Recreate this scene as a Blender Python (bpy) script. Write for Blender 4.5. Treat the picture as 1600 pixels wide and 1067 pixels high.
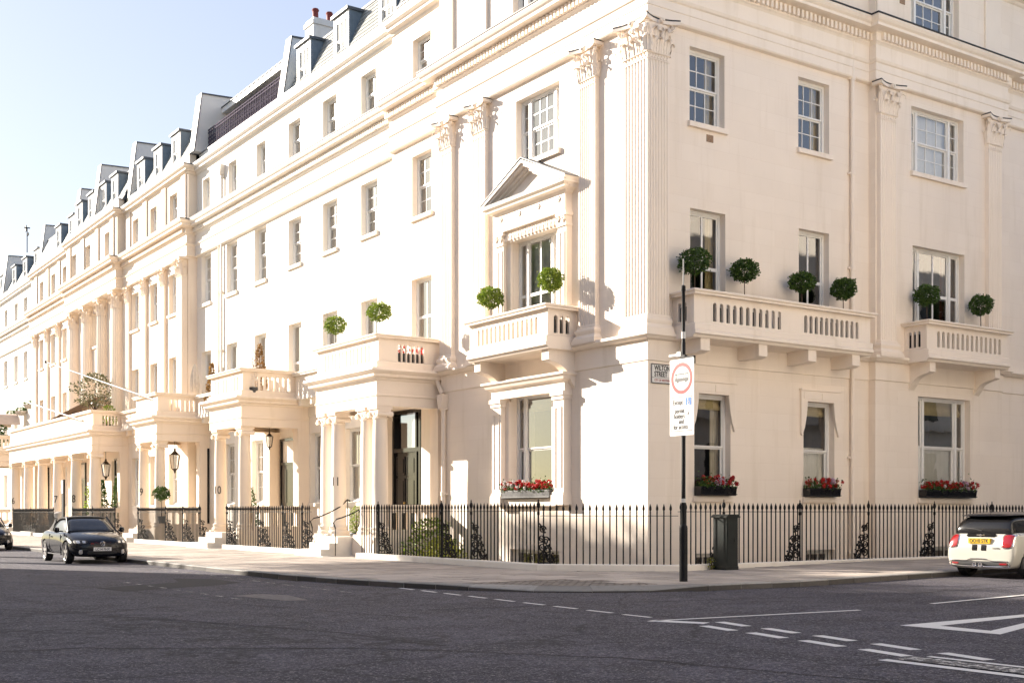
import bpy, bmesh, math, random
from mathutils import Matrix, Vector
R = math.radians
random.seed(7)
sc = bpy.context.scene
for o in list(bpy.data.objects): bpy.data.objects.remove(o)
COL = sc.collection

# ------------------------------------------------------------------ camera, light, exposure
# World: building corner at the origin, main street facade along +Y (plane x=0), side street facade along +X (plane y=0)
cd = bpy.data.cameras.new('camera'); cam = bpy.data.objects.new('camera', cd); COL.objects.link(cam)
cam.location = (-20.09, -23.39, 1.42)
HEAD = math.atan2(0.5622, 0.8271)
cam.rotation_euler = (R(90), 0, -HEAD)
cd.sensor_width = 36.0; cd.lens = 36.0 * 1876 / 1600
cd.shift_x = 0.0; cd.shift_y = (800 - 533.5) / 1600
cd.clip_start = 0.1; cd.clip_end = 3000
sc.camera = cam

SUNV = Vector((-1.0, 1.74, 0.77)).normalized()
SUN_EL = math.asin(SUNV.z); SUN_AZ = math.atan2(SUNV.x, SUNV.y)
w = bpy.data.worlds.new('World'); sc.world = w; w.use_nodes = True
wn = w.node_tree.nodes; wl = w.node_tree.links; wn.clear()
wo = wn.new('ShaderNodeOutputWorld'); wb = wn.new('ShaderNodeBackground'); sk = wn.new('ShaderNodeTexSky')
sk.sky_type = 'NISHITA'; sk.sun_disc = False; sk.sun_elevation = SUN_EL; sk.sun_rotation = SUN_AZ
sk.altitude = 0; sk.air_density = 1.0; sk.dust_density = 0.9; sk.ozone_density = 1.0
wb.inputs['Strength'].default_value = 0.064
gm_ = wn.new('ShaderNodeGamma'); gm_.inputs['Gamma'].default_value = 0.52   # thin bright haze evens the sky out
wl.new(sk.outputs[0], gm_.inputs[0]); hs = wn.new('ShaderNodeHueSaturation'); hs.inputs['Hue'].default_value = 0.522; hs.inputs['Saturation'].default_value = 1.12; wl.new(gm_.outputs[0], hs.inputs['Color']); wl.new(hs.outputs[0], wb.inputs[0]); wl.new(wb.outputs[0], wo.inputs[0])
ld = bpy.data.lights.new('sun', 'SUN'); sun = bpy.data.objects.new('sun', ld); COL.objects.link(sun)
ld.energy = 2.0; ld.angle = R(0.55); ld.color = (1.0, 0.90, 0.78)
sun.rotation_euler = SUNV.to_track_quat('Z', 'Y').to_euler(); sun.location = (-20, 30, 40)
vs = sc.view_settings
vs.view_transform = 'Standard'; vs.look = 'None'; vs.gamma = 1.0; vs.use_curve_mapping = False
vs.exposure = 2.86
sc.render.engine = 'CYCLES'
sc.cycles.max_bounces = 8; sc.cycles.diffuse_bounces = 5; sc.cycles.glossy_bounces = 4; sc.cycles.transparent_max_bounces = 12

# ------------------------------------------------------------------ materials
MATS = {}
def new_mat(name):
    m = bpy.data.materials.new(name); m.use_nodes = True
    nt = m.node_tree; b = nt.nodes['Principled BSDF']
    MATS[name] = m
    return m, nt, b
def noise(nt, scale, detail=4, rough=0.55, coord='Object', vec=None, mapping=None):
    n = nt.nodes.new('ShaderNodeTexNoise'); n.inputs['Scale'].default_value = scale
    n.inputs['Detail'].default_value = detail; n.inputs['Roughness'].default_value = rough
    if vec is None:
        g = nt.nodes.new('ShaderNodeNewGeometry'); vec = g.outputs['Position']
    if mapping:
        mp = nt.nodes.new('ShaderNodeMapping'); mp.inputs['Scale'].default_value = mapping
        nt.links.new(vec, mp.inputs[0]); vec = mp.outputs[0]
    nt.links.new(vec, n.inputs['Vector']); return n
def ramp(nt, src, stops):
    r = nt.nodes.new('ShaderNodeValToRGB'); e = r.color_ramp.elements
    while len(e) < len(stops): e.new(0.5)
    for i, (p, c) in enumerate(stops):
        e[i].position = p; e[i].color = (*c, 1) if len(c) == 3 else c
    nt.links.new(src, r.inputs[0]); return r
def mixc(nt, a, b, f, mode='MIX'):
    m = nt.nodes.new('ShaderNodeMix'); m.data_type = 'RGBA'; m.blend_type = mode
    for s, v in ((6, a), (7, b)):
        if isinstance(v, tuple): m.inputs[s].default_value = (*v, 1)
        else: nt.links.new(v, m.inputs[s])
    if isinstance(f, (int, float)): m.inputs[0].default_value = f
    else: nt.links.new(f, m.inputs[0])
    return m.outputs[2]
def bump(nt, b, src, strength, dist=0.01):
    bm = nt.nodes.new('ShaderNodeBump'); bm.inputs['Strength'].default_value = strength; bm.inputs['Distance'].default_value = dist
    nt.links.new(src, bm.inputs['Height']); nt.links.new(bm.outputs[0], b.inputs['Normal']); return bm
def scal(c, k): return tuple(min(1, x * k) for x in c)
def simple(name, col, rough=0.5, metal=0.0, var=0.0, vscale=3.0, bumps=None, coat=0.0, spec=0.5):
    m, nt, b = new_mat(name)
    b.inputs['Roughness'].default_value = rough; b.inputs['Metallic'].default_value = metal
    b.inputs['Coat Weight'].default_value = coat; b.inputs['Specular IOR Level'].default_value = spec
    if coat: b.inputs['Coat Roughness'].default_value = 0.04
    n = noise(nt, vscale)
    r = ramp(nt, n.outputs[0], [(0.3, scal(col, 1 - var)), (0.7, scal(col, 1 + var))])
    nt.links.new(r.outputs[0], b.inputs['Base Color'])
    if bumps:
        n2 = noise(nt, bumps[0]); bump(nt, b, n2.outputs[0], bumps[1], bumps[2] if len(bumps) > 2 else 0.01)
    return m
def stucco(name, col, joints=0.0):
    """painted render: slight patchiness, rain streaks, faint roller texture, optional ruled ashlar joints"""
    m, nt, b = new_mat(name)
    b.inputs['Roughness'].default_value = 0.62; b.inputs['Specular IOR Level'].default_value = 0.3
    n1 = noise(nt, 0.55, 5)
    c1 = ramp(nt, n1.outputs[0], [(0.3, scal(col, 0.955)), (0.72, scal(col, 1.02))])
    n2 = noise(nt, 1.0, 6, 0.6, mapping=(2.2, 2.2, 0.22))
    f2 = ramp(nt, n2.outputs[0], [(0.54, (0, 0, 0)), (0.76, (0.85, 0.85, 0.85))])
    c2 = mixc(nt, c1.outputs[0], scal((col[0]*0.86, col[1]*0.84, col[2]*0.80), 1), f2.outputs[0])
    n4 = noise(nt, 7.0, 6, 0.7)
    f4 = ramp(nt, n4.outputs[0], [(0.64, (0, 0, 0)), (0.76, (0.36, 0.36, 0.36))])
    c3 = mixc(nt, c2, scal((col[0]*0.70, col[1]*0.66, col[2]*0.60), 1), f4.outputs[0])
    nt.links.new(c3, b.inputs['Base Color'])
    n3 = noise(nt, 28, 3)
    n5 = noise(nt, 1.6, 3)
    ad = nt.nodes.new('ShaderNodeMath'); ad.operation = 'MULTIPLY_ADD'; ad.inputs[1].default_value = 2.5
    nt.links.new(n5.outputs[0], ad.inputs[0]); nt.links.new(n3.outputs[0], ad.inputs[2])
    bp = bump(nt, b, ad.outputs[0], 0.25, 0.006)
    if joints:
        g = nt.nodes.new('ShaderNodeNewGeometry'); sx = nt.nodes.new('ShaderNodeSeparateXYZ'); nt.links.new(g.outputs['Position'], sx.inputs[0])
        su = nt.nodes.new('ShaderNodeMath'); su.operation = 'SUBTRACT'; nt.links.new(sx.outputs[0], su.inputs[0]); nt.links.new(sx.outputs[1], su.inputs[1])
        cb = nt.nodes.new('ShaderNodeCombineXYZ'); nt.links.new(su.outputs[0], cb.inputs[0]); nt.links.new(sx.outputs[2], cb.inputs[1])
        br = nt.nodes.new('ShaderNodeTexBrick'); br.inputs['Scale'].default_value = 1.0; br.inputs['Brick Width'].default_value = 1.15; br.inputs['Row Height'].default_value = 0.46
        br.inputs['Mortar Size'].default_value = 0.007; br.inputs['Mortar Smooth'].default_value = 0.3; br.inputs['Color1'].default_value = (1, 1, 1, 1); br.inputs['Color2'].default_value = (0.965, 0.955, 0.945, 1); br.inputs['Mortar'].default_value = (0.93, 0.915, 0.90, 1)
        nt.links.new(cb.outputs[0], br.inputs['Vector'])
        nt.links.new(mixc(nt, c3, br.outputs['Color'], joints, 'MULTIPLY'), b.inputs['Base Color'])
        b2 = nt.nodes.new('ShaderNodeBump'); b2.invert = True; b2.inputs['Strength'].default_value = 0.35; b2.inputs['Distance'].default_value = 0.006
        nt.links.new(br.outputs['Fac'], b2.inputs['Height']); nt.links.new(bp.outputs[0], b2.inputs['Normal']); nt.links.new(b2.outputs[0], b.inputs['Normal'])
    return m
CREAM = (0.90, 0.80, 0.69)
stucco('stucco_cream', CREAM)
stucco('stucco_ashlar', CREAM, 0.8)
stucco('stucco_attic', (0.86, 0.82, 0.76))
stucco('stucco_white', (0.85, 0.79, 0.70))
stucco('stucco_pink', (0.85, 0.73, 0.595))
simple('sash_paint', (0.80, 0.79, 0.76), 0.35, var=0.03)
simple('iron_black', (0.010, 0.010, 0.011), 0.55, spec=0.2, var=0.25, vscale=9, bumps=(40, 0.3, 0.004))
simple('iron_violet', (0.105, 0.09, 0.12), 0.95, var=0.1, spec=0.05)
simple('black_gloss', (0.010, 0.010, 0.011), 0.16, var=0.1, coat=0.25, spec=0.35)
simple('lead', (0.075, 0.085, 0.10), 0.5, var=0.25, vscale=2, bumps=(6, 0.3))
simple('lead_cheek', (0.16, 0.21, 0.26), 0.5, var=0.2, vscale=2.2, bumps=(5, 0.3))
simple('lead_black', (0.015, 0.015, 0.018), 0.6, var=0.2)
simple('shaded_render', (0.28, 0.28, 0.24), 0.8, var=0.1)  # roof terrace back wall, shade under the canopy put into its colour
simple('terracotta', (0.20, 0.035, 0.03), 0.7, var=0.25, vscale=6)
simple('brass', (0.55, 0.36, 0.12), 0.3, metal=1.0)
simple('bronze', (0.05, 0.04, 0.03), 0.4, metal=0.7)
simple('pole_steel', (0.42, 0.40, 0.40), 0.6, var=0.05)
simple('curtain', (0.72, 0.66, 0.56), 0.9, var=0.1)
simple('net_curtain', (0.84, 0.83, 0.80), 0.9, var=0.05)
simple('blind', (0.55, 0.45, 0.24), 0.85, var=0.1)
simple('red_curtain', (0.10, 0.012, 0.010), 0.85, var=0.2)
simple('room', (0.10, 0.10, 0.095), 0.9, var=0.5, vscale=0.9)
simple('bark', (0.09, 0.06, 0.04), 0.85, var=0.3, vscale=20, bumps=(30, 0.5))
simple('terrace_leaf_box', (0.05, 0.05, 0.05), 0.5)
simple('canvas', (0.62, 0.55, 0.47), 0.85, var=0.12, vscale=8)
simple('awning', (0.50, 0.40, 0.33), 0.8, var=0.08)
simple('sign_white', (0.66, 0.65, 0.62), 0.35, var=0.03)
simple('sign_red', (0.46, 0.03, 0.03), 0.35)
simple('sign_blue', (0.04, 0.15, 0.46), 0.35)
simple('sign_black', (0.02, 0.02, 0.022), 0.4)
simple('paint_red_text', (0.42, 0.05, 0.04), 0.4)
simple('plate_yellow', (0.60, 0.38, 0.01), 0.35)
simple('plate_white', (0.78, 0.78, 0.76), 0.35)
simple('rubber', (0.018, 0.018, 0.019), 0.75, var=0.2, vscale=15)
simple('plastic_dark', (0.02, 0.02, 0.022), 0.55)
simple('chrome', (0.75, 0.75, 0.77), 0.12, metal=1.0)
simple('alloy', (0.62, 0.61, 0.64), 0.25, metal=0.85)
simple('car_black', (0.004, 0.005, 0.009), 0.16, coat=0.35, spec=0.15)
simple('car_white', (0.44, 0.43, 0.38), 0.25, coat=1.0)
simple('soft_top', (0.03, 0.028, 0.026), 0.9, bumps=(200, 0.3, 0.002))
simple('tail_red', (0.26, 0.006, 0.010), 0.12, coat=1.0)
simple('lamp_clear', (0.60, 0.60, 0.58), 0.08, metal=0.5, coat=1.0)
simple('vent_brick', (0.30, 0.20, 0.13), 0.85, var=0.3, vscale=30)
simple('steps_stone', (0.66, 0.62, 0.56), 0.7, var=0.08, bumps=(30, 0.2))
simple('soil', (0.05, 0.035, 0.025), 0.95, var=0.4, vscale=20)
simple('area_floor', (0.16, 0.15, 0.14), 0.9, var=0.2, vscale=2)
simple('cabinet_green', (0.012, 0.016, 0.015), 0.30, var=0.3, vscale=5, bumps=(25, 0.15))
simple('zinc_box', (0.13, 0.13, 0.13), 0.5, var=0.3, vscale=8)
simple('silver_sensor', (0.40, 0.39, 0.37), 0.5, var=0.1)

def leafmat(name, c1, c2):
    m, nt, b = new_mat(name); b.inputs['Roughness'].default_value = 0.45
    oi = nt.nodes.new('ShaderNodeNewGeometry')
    r = ramp(nt, oi.outputs['Random Per Island'], [(0.0, c1), (1.0, c2)])
    nt.links.new(r.outputs[0], b.inputs['Base Color'])
    t = nt.nodes.new('ShaderNodeBsdfTranslucent'); nt.links.new(r.outputs[0], t.inputs[0])
    ms = nt.nodes.new('ShaderNodeMixShader'); ms.inputs[0].default_value = 0.28
    nt.links.new(b.outputs[0], ms.inputs[1]); nt.links.new(t.outputs[0], ms.inputs[2])
    nt.links.new(ms.outputs[0], nt.nodes['Material Output'].inputs[0]); return m
leafmat('leaf_bay', (0.022, 0.060, 0.010), (0.095, 0.17, 0.025))
leafmat('leaf_light_sunlit', (0.10, 0.17, 0.015), (0.30, 0.38, 0.05))  # light leaves, brightened to carry the sunlight on main street bay balls
leafmat('leaf_olive', (0.10, 0.10, 0.05), (0.20, 0.19, 0.10))
leafmat('leaf_dry', (0.16, 0.08, 0.025), (0.34, 0.20, 0.06))
leafmat('leaf_yellow', (0.20, 0.22, 0.03), (0.42, 0.42, 0.06))
leafmat('petal_red', (0.38, 0.008, 0.012), (0.62, 0.025, 0.02))
leafmat('petal_pink', (0.55, 0.35, 0.48), (0.75, 0.60, 0.68))
leafmat('petal_white', (0.70, 0.66, 0.64), (0.80, 0.78, 0.76))
leafmat('petal_mixed', (0.40, 0.20, 0.45), (0.75, 0.60, 0.15))

def glass(name, tint=0.8, boost=1.0):
    m, nt, b = new_mat(name); nt.nodes.remove(b)
    tr = nt.nodes.new('ShaderNodeBsdfTransparent'); tr.inputs[0].default_value = (tint, tint * 1.01, tint * 1.0, 1)
    gl = nt.nodes.new('ShaderNodeBsdfGlossy'); gl.inputs['Roughness'].default_value = 0.015
    fr = nt.nodes.new('ShaderNodeFresnel'); fr.inputs[0].default_value = 1.52
    mu = nt.nodes.new('ShaderNodeMath'); mu.operation = 'MULTIPLY'; mu.inputs[1].default_value = 3.8 * boost; mu.use_clamp = True
    nt.links.new(fr.outputs[0], mu.inputs[0])
    n = noise(nt, 1.3, 2); bp = nt.nodes.new('ShaderNodeBump'); bp.inputs['Strength'].default_value = 0.12; bp.inputs['Distance'].default_value = 0.02
    nt.links.new(n.outputs[0], bp.inputs['Height']); nt.links.new(bp.outputs[0], gl.inputs['Normal'])
    ms = nt.nodes.new('ShaderNodeMixShader')
    nt.links.new(mu.outputs[0], ms.inputs[0]); nt.links.new(tr.outputs[0], ms.inputs[1]); nt.links.new(gl.outputs[0], ms.inputs[2])
    nt.links.new(ms.outputs[0], nt.nodes['Material Output'].inputs[0]); return m
glass('glass', 0.96)
glass('car_glass', 0.35)

def slate_mat(name, col):
    m, nt, b = new_mat(name); b.inputs['Roughness'].default_value = 0.5
    g = nt.nodes.new('ShaderNodeNewGeometry')
    r = ramp(nt, g.outputs['Random Per Island'], [(0, scal(col, 0.8)), (1, scal(col, 1.2))])
    n = noise(nt, 14, 4); c = mixc(nt, r.outputs[0], scal(col, 0.6), ramp(nt, n.outputs[0], [(0.5, (0, 0, 0)), (0.75, (0.6, 0.6, 0.6))]).outputs[0])
    nt.links.new(c, b.inputs['Base Color']); bump(nt, b, n.outputs[0], 0.3, 0.005); return m
slate_mat('slate', (0.30, 0.31, 0.29))

def asphalt():
    m, nt, b = new_mat('asphalt'); b.inputs['Roughness'].default_value = 0.88; b.inputs['Specular IOR Level'].default_value = 0.35
    big = noise(nt, 0.22, 7, 0.62); mid = noise(nt, 1.3, 7, 0.7); fine = noise(nt, 30, 2, 0.95); vf = noise(nt, 15, 4, 0.95)
    c = ramp(nt, big.outputs[0], [(0.32, (0.046, 0.042, 0.060)), (0.68, (0.094, 0.086, 0.112))])
    c2 = mixc(nt, c.outputs[0], (0.028, 0.026, 0.037), ramp(nt, mid.outputs[0], [(0.44, (0, 0, 0)), (0.60, (0.8, 0.8, 0.8))]).outputs[0])
    c3 = mixc(nt, c2, (0.26, 0.245, 0.25), ramp(nt, fine.outputs[0], [(0.56, (0, 0, 0)), (0.66, (1, 1, 1))]).outputs[0])
    c4 = mixc(nt, c3, (0.010, 0.009, 0.012), ramp(nt, vf.outputs[0], [(0.38, (0.9, 0.9, 0.9)), (0.52, (0, 0, 0))]).outputs[0])
    # long tyre-worn tracks along the street
    tr = noise(nt, 1.0, 4, 0.6, mapping=(0.55, 0.04, 0.5))
    c5 = mixc(nt, c4, (0.095, 0.088, 0.092), ramp(nt, tr.outputs[0], [(0.50, (0, 0, 0)), (0.75, (0.45, 0.45, 0.45))]).outputs[0])
    # thin cracks
    vo = nt.nodes.new('ShaderNodeTexVoronoi'); vo.feature = 'DISTANCE_TO_EDGE'; vo.inputs['Scale'].default_value = 0.16
    dn = noise(nt, 0.9, 5); g = nt.nodes.new('ShaderNodeNewGeometry')
    va = nt.nodes.new('ShaderNodeVectorMath'); va.operation = 'ADD'
    nt.links.new(g.outputs['Position'], va.inputs[0]); nt.links.new(dn.outputs['Color'], va.inputs[1]); nt.links.new(va.outputs[0], vo.inputs['Vector'])
    ck = ramp(nt, vo.outputs['Distance'], [(0.0, (0.75, 0.75, 0.75)), (0.006, (0, 0, 0))])
    c6 = mixc(nt, c5, (0.014, 0.013, 0.015), ck.outputs[0])
    nt.links.new(c6, b.inputs['Base Color'])
    bump(nt, b, fine.outputs[0], 0.55, 0.012); return m
asphalt()
def road_paint():
    m, nt, b = new_mat('road_paint'); b.inputs['Roughness'].default_value = 0.7
    n = noise(nt, 9, 6, 0.7); n2 = noise(nt, 60, 2, 0.7)
    c = mixc(nt, (0.72, 0.71, 0.69), (0.11, 0.10, 0.10), ramp(nt, n.outputs[0], [(0.62, (0, 0, 0)), (0.72, (0.8, 0.8, 0.8))]).outputs[0])
    c = mixc(nt, c, (0.35, 0.34, 0.33), ramp(nt, n2.outputs[0], [(0.55, (0, 0, 0)), (0.7, (0.5, 0.5, 0.5))]).outputs[0])
    nt.links.new(c, b.inputs['Base Color']); bump(nt, b, n2.outputs[0], 0.3, 0.004); return m
road_paint()
def road_worn():
    m, nt, b = new_mat('road_paint_worn'); b.inputs['Roughness'].default_value = 0.8
    n = noise(nt, 11, 6, 0.75)
    c = mixc(nt, (0.62, 0.60, 0.57), (0.07, 0.065, 0.065), ramp(nt, n.outputs[0], [(0.42, (0, 0, 0)), (0.50, (1, 1, 1))]).outputs[0])
    nt.links.new(c, b.inputs['Base Color']); return m
road_worn()
def stone_obj(name, col, var, rough=0.8):
    m, nt, b = new_mat(name); b.inputs['Roughness'].default_value = rough
    oi = nt.nodes.new('ShaderNodeObjectInfo'); g = nt.nodes.new('ShaderNodeNewGeometry')
    ad = nt.nodes.new('ShaderNodeMath'); ad.operation = 'ADD'; nt.links.new(oi.outputs['Random'], ad.inputs[0]); nt.links.new(g.outputs['Random Per Island'], ad.inputs[1])
    fr = nt.nodes.new('ShaderNodeMath'); fr.operation = 'FRACT'; nt.links.new(ad.outputs[0], fr.inputs[0])
    r = ramp(nt, fr.outputs[0], [(0, scal(col, 1 - var)), (1, scal(col, 1 + var))])
    n = noise(nt, 5, 6, 0.7); n2 = noise(nt, 60, 3, 0.8)
    c = mixc(nt, r.outputs[0], scal(col, 0.55), ramp(nt, n.outputs[0], [(0.5, (0, 0, 0)), (0.75, (0.6, 0.6, 0.6))]).outputs[0])
    c = mixc(nt, c, scal(col, 0.5), ramp(nt, n2.outputs[0], [(0.5, (0, 0, 0)), (0.7, (0.5, 0.5, 0.5))]).outputs[0])
    nt.links.new(c, b.inputs['Base Color']); bump(nt, b, n2.outputs[0], 0.4, 0.006); return m
stone_obj('paving', (0.42, 0.365, 0.315), 0.22)
stone_obj('paving_joint', (0.07, 0.06, 0.05), 0.1)
stone_obj('granite', (0.30, 0.285, 0.26), 0.2)
stone_obj('granite_grimy_shaded', (0.085, 0.078, 0.072), 0.35)  # kerb front faces: road grime plus their shade put into the colour
stone_obj('setts_mat', (0.22, 0.19, 0.165), 0.28)

# ------------------------------------------------------------------ mesh builder
class MB:
    def __init__(s): s.v = []; s.f = []; s.M = None
    def pt(s, p):
        p = Vector(p)
        if s.M is not None: p = s.M @ p
        s.v.append(p); return len(s.v) - 1
    def poly(s, pts): s.f.append([s.pt(p) for p in pts])
    def box(s, x0, x1, y0, y1, z0, z1):
        if x0 > x1: x0, x1 = x1, x0
        if y0 > y1: y0, y1 = y1, y0
        i = [s.pt(p) for p in ((x0,y0,z0),(x1,y0,z0),(x1,y1,z0),(x0,y1,z0),(x0,y0,z1),(x1,y0,z1),(x1,y1,z1),(x0,y1,z1))]
        for q in ((3,2,1,0),(4,5,6,7),(0,1,5,4),(1,2,6,5),(2,3,7,6),(3,0,4,7)): s.f.append([i[k] for k in q])
    def prism(s, pts, axis, a, b):
        """polygon pts (2D) extruded along axis between a and b; axis 0=x (pts y,z) 1=y (pts x,z) 2=z (pts x,y)"""
        def mk(p, t): return ((t, p[0], p[1]), (p[0], t, p[1]), (p[0], p[1], t))[axis]
        lo = [s.pt(mk(p, a)) for p in pts]; hi = [s.pt(mk(p, b)) for p in pts]; n = len(pts)
        s.f.append(lo[::-1]); s.f.append(hi)
        for k in range(n): s.f.append([lo[k], lo[(k+1) % n], hi[(k+1) % n], hi[k]])
    def lathe(s, prof, n=16, c=(0, 0), z=0, cap=True, flutes=0, fd=0.0):
        rings = []
        for r, h in prof:
            ring = []
            for k in range(n):
                a = 2 * math.pi * k / n
                rr = r * (1 - (fd if (flutes and k % 2) else 0))
                ring.append(s.pt((c[0] + rr * math.cos(a), c[1] + rr * math.sin(a), z + h)))
            rings.append(ring)
        for a, b in zip(rings, rings[1:]):
            for k in range(n): s.f.append([a[k], a[(k+1) % n], b[(k+1) % n], b[k]])
        if cap: s.f.append(rings[0][::-1]); s.f.append(rings[-1])
    def tube(s, pts, r, n=6, r1=None):
        pts = [Vector(p) for p in pts]; rings = []
        for i, p in enumerate(pts):
            d = (pts[min(i+1, len(pts)-1)] - pts[max(i-1, 0)]).normalized()
            up = Vector((0, 0, 1)) if abs(d.z) < 0.9 else Vector((1, 0, 0))
            a = d.cross(up).normalized(); b = d.cross(a)
            rr = r if r1 is None else r + (r1 - r) * i / max(1, len(pts) - 1)
            rings.append([s.pt(p + a * rr * math.cos(2*math.pi*k/n) + b * rr * math.sin(2*math.pi*k/n)) for k in range(n)])
        for a, b in zip(rings, rings[1:]):
            for k in range(n): s.f.append([a[k], a[(k+1) % n], b[(k+1) % n], b[k]])
        s.f.append(rings[0][::-1]); s.f.append(rings[-1])
    def sweep(s, path, prof, close_back=False):
        """path: XY points with the outside on the right hand; prof: (out, z) from top to bottom"""
        P = [Vector(p) for p in path]; N = []
        for a, b in zip(P, P[1:]):
            d = (b - a).normalized(); N.append(Vector((d.y, -d.x)))
        V = []
        for i in range(len(P)):
            if i == 0: m = N[0]
            elif i == len(P) - 1: m = N[-1]
            else:
                m = N[i-1] + N[i]; m = m / max(0.15, (m.dot(N[i])))
            V.append([s.pt((P[i].x + m.x * o, P[i].y + m.y * o, z)) for o, z in prof])
        for a, b in zip(V, V[1:]):
            for k in range(len(prof) - 1): s.f.append([a[k], b[k], b[k+1], a[k+1]])
            if close_back: s.f.append([a[-1], b[-1], b[0], a[0]])
        s.f.append(V[0][::-1]); s.f.append(V[-1])
    def grid(s, fn, nu, nv):
        idx = [[s.pt(fn(u / nu, v / nv)) for v in range(nv + 1)] for u in range(nu + 1)]
        for u in range(nu):
            for v in range(nv): s.f.append([idx[u][v], idx[u+1][v], idx[u+1][v+1], idx[u][v+1]])
    def mesh(s, name, mat, smooth=False, angle=35):
        me = bpy.data.meshes.new(name); me.from_pydata([tuple(p) for p in s.v], [], s.f)
        if mat: me.materials.append(MATS[mat])
        if smooth:
            me.polygons.foreach_set('use_smooth', [True] * len(me.polygons))
            me.update()
            try: me.set_sharp_from_angle(angle=R(angle))
            except Exception: pass
        me.update(); return me
I4 = Matrix.Identity(4)
WM = {}
def link(name, me, parent=None, M=None, label=None, cat=None, group=None, kind=None):
    o = bpy.data.objects.new(name, me); COL.objects.link(o)
    M = M if M is not None else I4
    WM[o] = M.copy()
    if parent is not None:
        o.parent = parent; o.matrix_parent_inverse = I4
        o.matrix_basis = WM[parent].inverted() @ M
    else: o.matrix_basis = M
    if label: o['label'] = label
    if cat: o['category'] = cat
    if group: o['group'] = group
    if kind: o['kind'] = kind
    return o
def thing(name, loc, label, cat, group=None, rz=0.0):
    return link(name, None, None, Matrix.Translation(loc) @ Matrix.Rotation(rz, 4, 'Z'), label, cat, group)
def part(name, mb, mat, parent, M=None, smooth=False, **k):
    me = mb if isinstance(mb, bpy.types.Mesh) else mb.mesh(name, mat, smooth)
    return link(name, me, parent, M if M is not None else (I4), **k)
T = Matrix.Translation
def FL(u, off, z=0.0): return T((-off, u, z)) @ Matrix.Rotation(R(90), 4, 'Z')     # main street facade, u = y
def FR(u, off, z=0.0): return T((u, -off, z)) @ Matrix.Rotation(R(180), 4, 'Z')    # side street facade, local u = -x
CACHE = {}
def cached(key, fn):
    if key not in CACHE: CACHE[key] = fn()
    return CACHE[key]
def text_mesh(txt, size, mat, depth=0.002, align='CENTER', bold=0.0, sx=1.0):
    cu = bpy.data.curves.new('t', 'FONT'); cu.body = txt; cu.size = size; cu.extrude = depth; cu.align_x = align; cu.offset = bold
    ob = bpy.data.objects.new('t', cu); COL.objects.link(ob)
    dg = bpy.context.evaluated_depsgraph_get(); me = bpy.data.meshes.new_from_object(ob.evaluated_get(dg))
    bpy.data.objects.remove(ob); bpy.data.curves.remove(cu)
    me.materials.clear(); me.materials.append(MATS[mat])
    if sx != 1.0:
        for v in me.vertices: v.co.x *= sx
    return me
# text reads left to right when seen from outside: local text plane xy -> wall
TX = Matrix(((-1, 0, 0, 0), (0, 0, 1, 0), (0, 1, 0, 0), (0, 0, 0, 1)))   # text x -> -u, text y -> z, text z -> +o

# ------------------------------------------------------------------ ground
def gz(x): return 0.014 * min(max(x + 1.0, 0.0), 7.0)
RZ = -0.12
def kerb_path():
    pts = [(-9.1, 140), (-9.1, 60), (-9.1, 34), (-9.1, 20), (-9.1, 12), (-9.08, 6), (-8.95, 2.6), (-8.65, 0.2), (-8.15, -1.9), (-7.5, -3.35), (-6.75, -4.5), (-5.9, -5.25), (-4.9, -5.75), (-3.6, -6.03), (-2.0, -6.18), (0.5, -6.2), (4, -6.2), (12, -6.2), (30, -6.2), (80, -6.2)]
    return [Vector(p) for p in pts]
KP = kerb_path()
def resample(P, step, y_from=None):
    out = [P[0].copy()]; acc = 0
    for a, b in zip(P, P[1:]):
        L = (b - a).length; n = max(1, round(L / step))
        for k in range(1, n + 1): out.append(a.lerp(b, k / n))
    return out
rd = MB()
xs = [-400, -150, -60, -25, -15, -9, -4, -1, 0, 2, 4, 6, 10, 20, 60, 150, 400]; ys = [-400, -100, -40, -20, -10, -5, 0, 10, 40, 120, 500]
for i in range(len(xs) - 1):
    for j in range(len(ys) - 1):
        rd.poly([(xs[a], ys[b], RZ + gz(xs[a])) for a, b in ((i, j), (i+1, j), (i+1, j+1), (i, j+1))])
# the houses' lightwells go below the street: leave out ground cells under them (x>-2.9,y>-1.7 handled by the areas' own floor)
def road_with_hole():
    m = MB()
    X = [-400, -150, -60, -25, -15, -9.0, -1, 0, 2, 4, 6, 10, 20, 60, 150, 400]
    Y = [-400, -100, -40, -20, -10, -6.1]
    for i in range(len(X) - 1):
        for j in range(len(Y) - 1):
            m.poly([(X[a], Y[b], RZ + gz(X[a])) for a, b in ((i, j), (i+1, j), (i+1, j+1), (i, j+1))])
    Y2 = [-6.1, 0, 10, 40, 120, 500]; X2 = [-400, -150, -60, -25, -15, -9.0]
    for i in range(len(X2) - 1):
        for j in range(len(Y2) - 1):
            m.poly([(X2[a], Y2[b], RZ) for a, b in ((i, j), (i+1, j), (i+1, j+1), (i, j+1))])
    m.poly([(-9.0, -6.1, RZ), (-4, -6.1, RZ), (-4, -4.0, RZ), (-9.0, -4.0, RZ)])
    m.poly([(-9.0, -4.0, RZ), (-6, -4.0, RZ), (-6, 1.5, RZ), (-9.0, 1.5, RZ)])
    return m
link('road', road_with_hole().mesh('road', 'asphalt'), kind='structure')
FENCE = [(-2.93, 10.2), (-2.93, 0.62), (-0.5, -1.7), (40, -1.7)]
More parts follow.
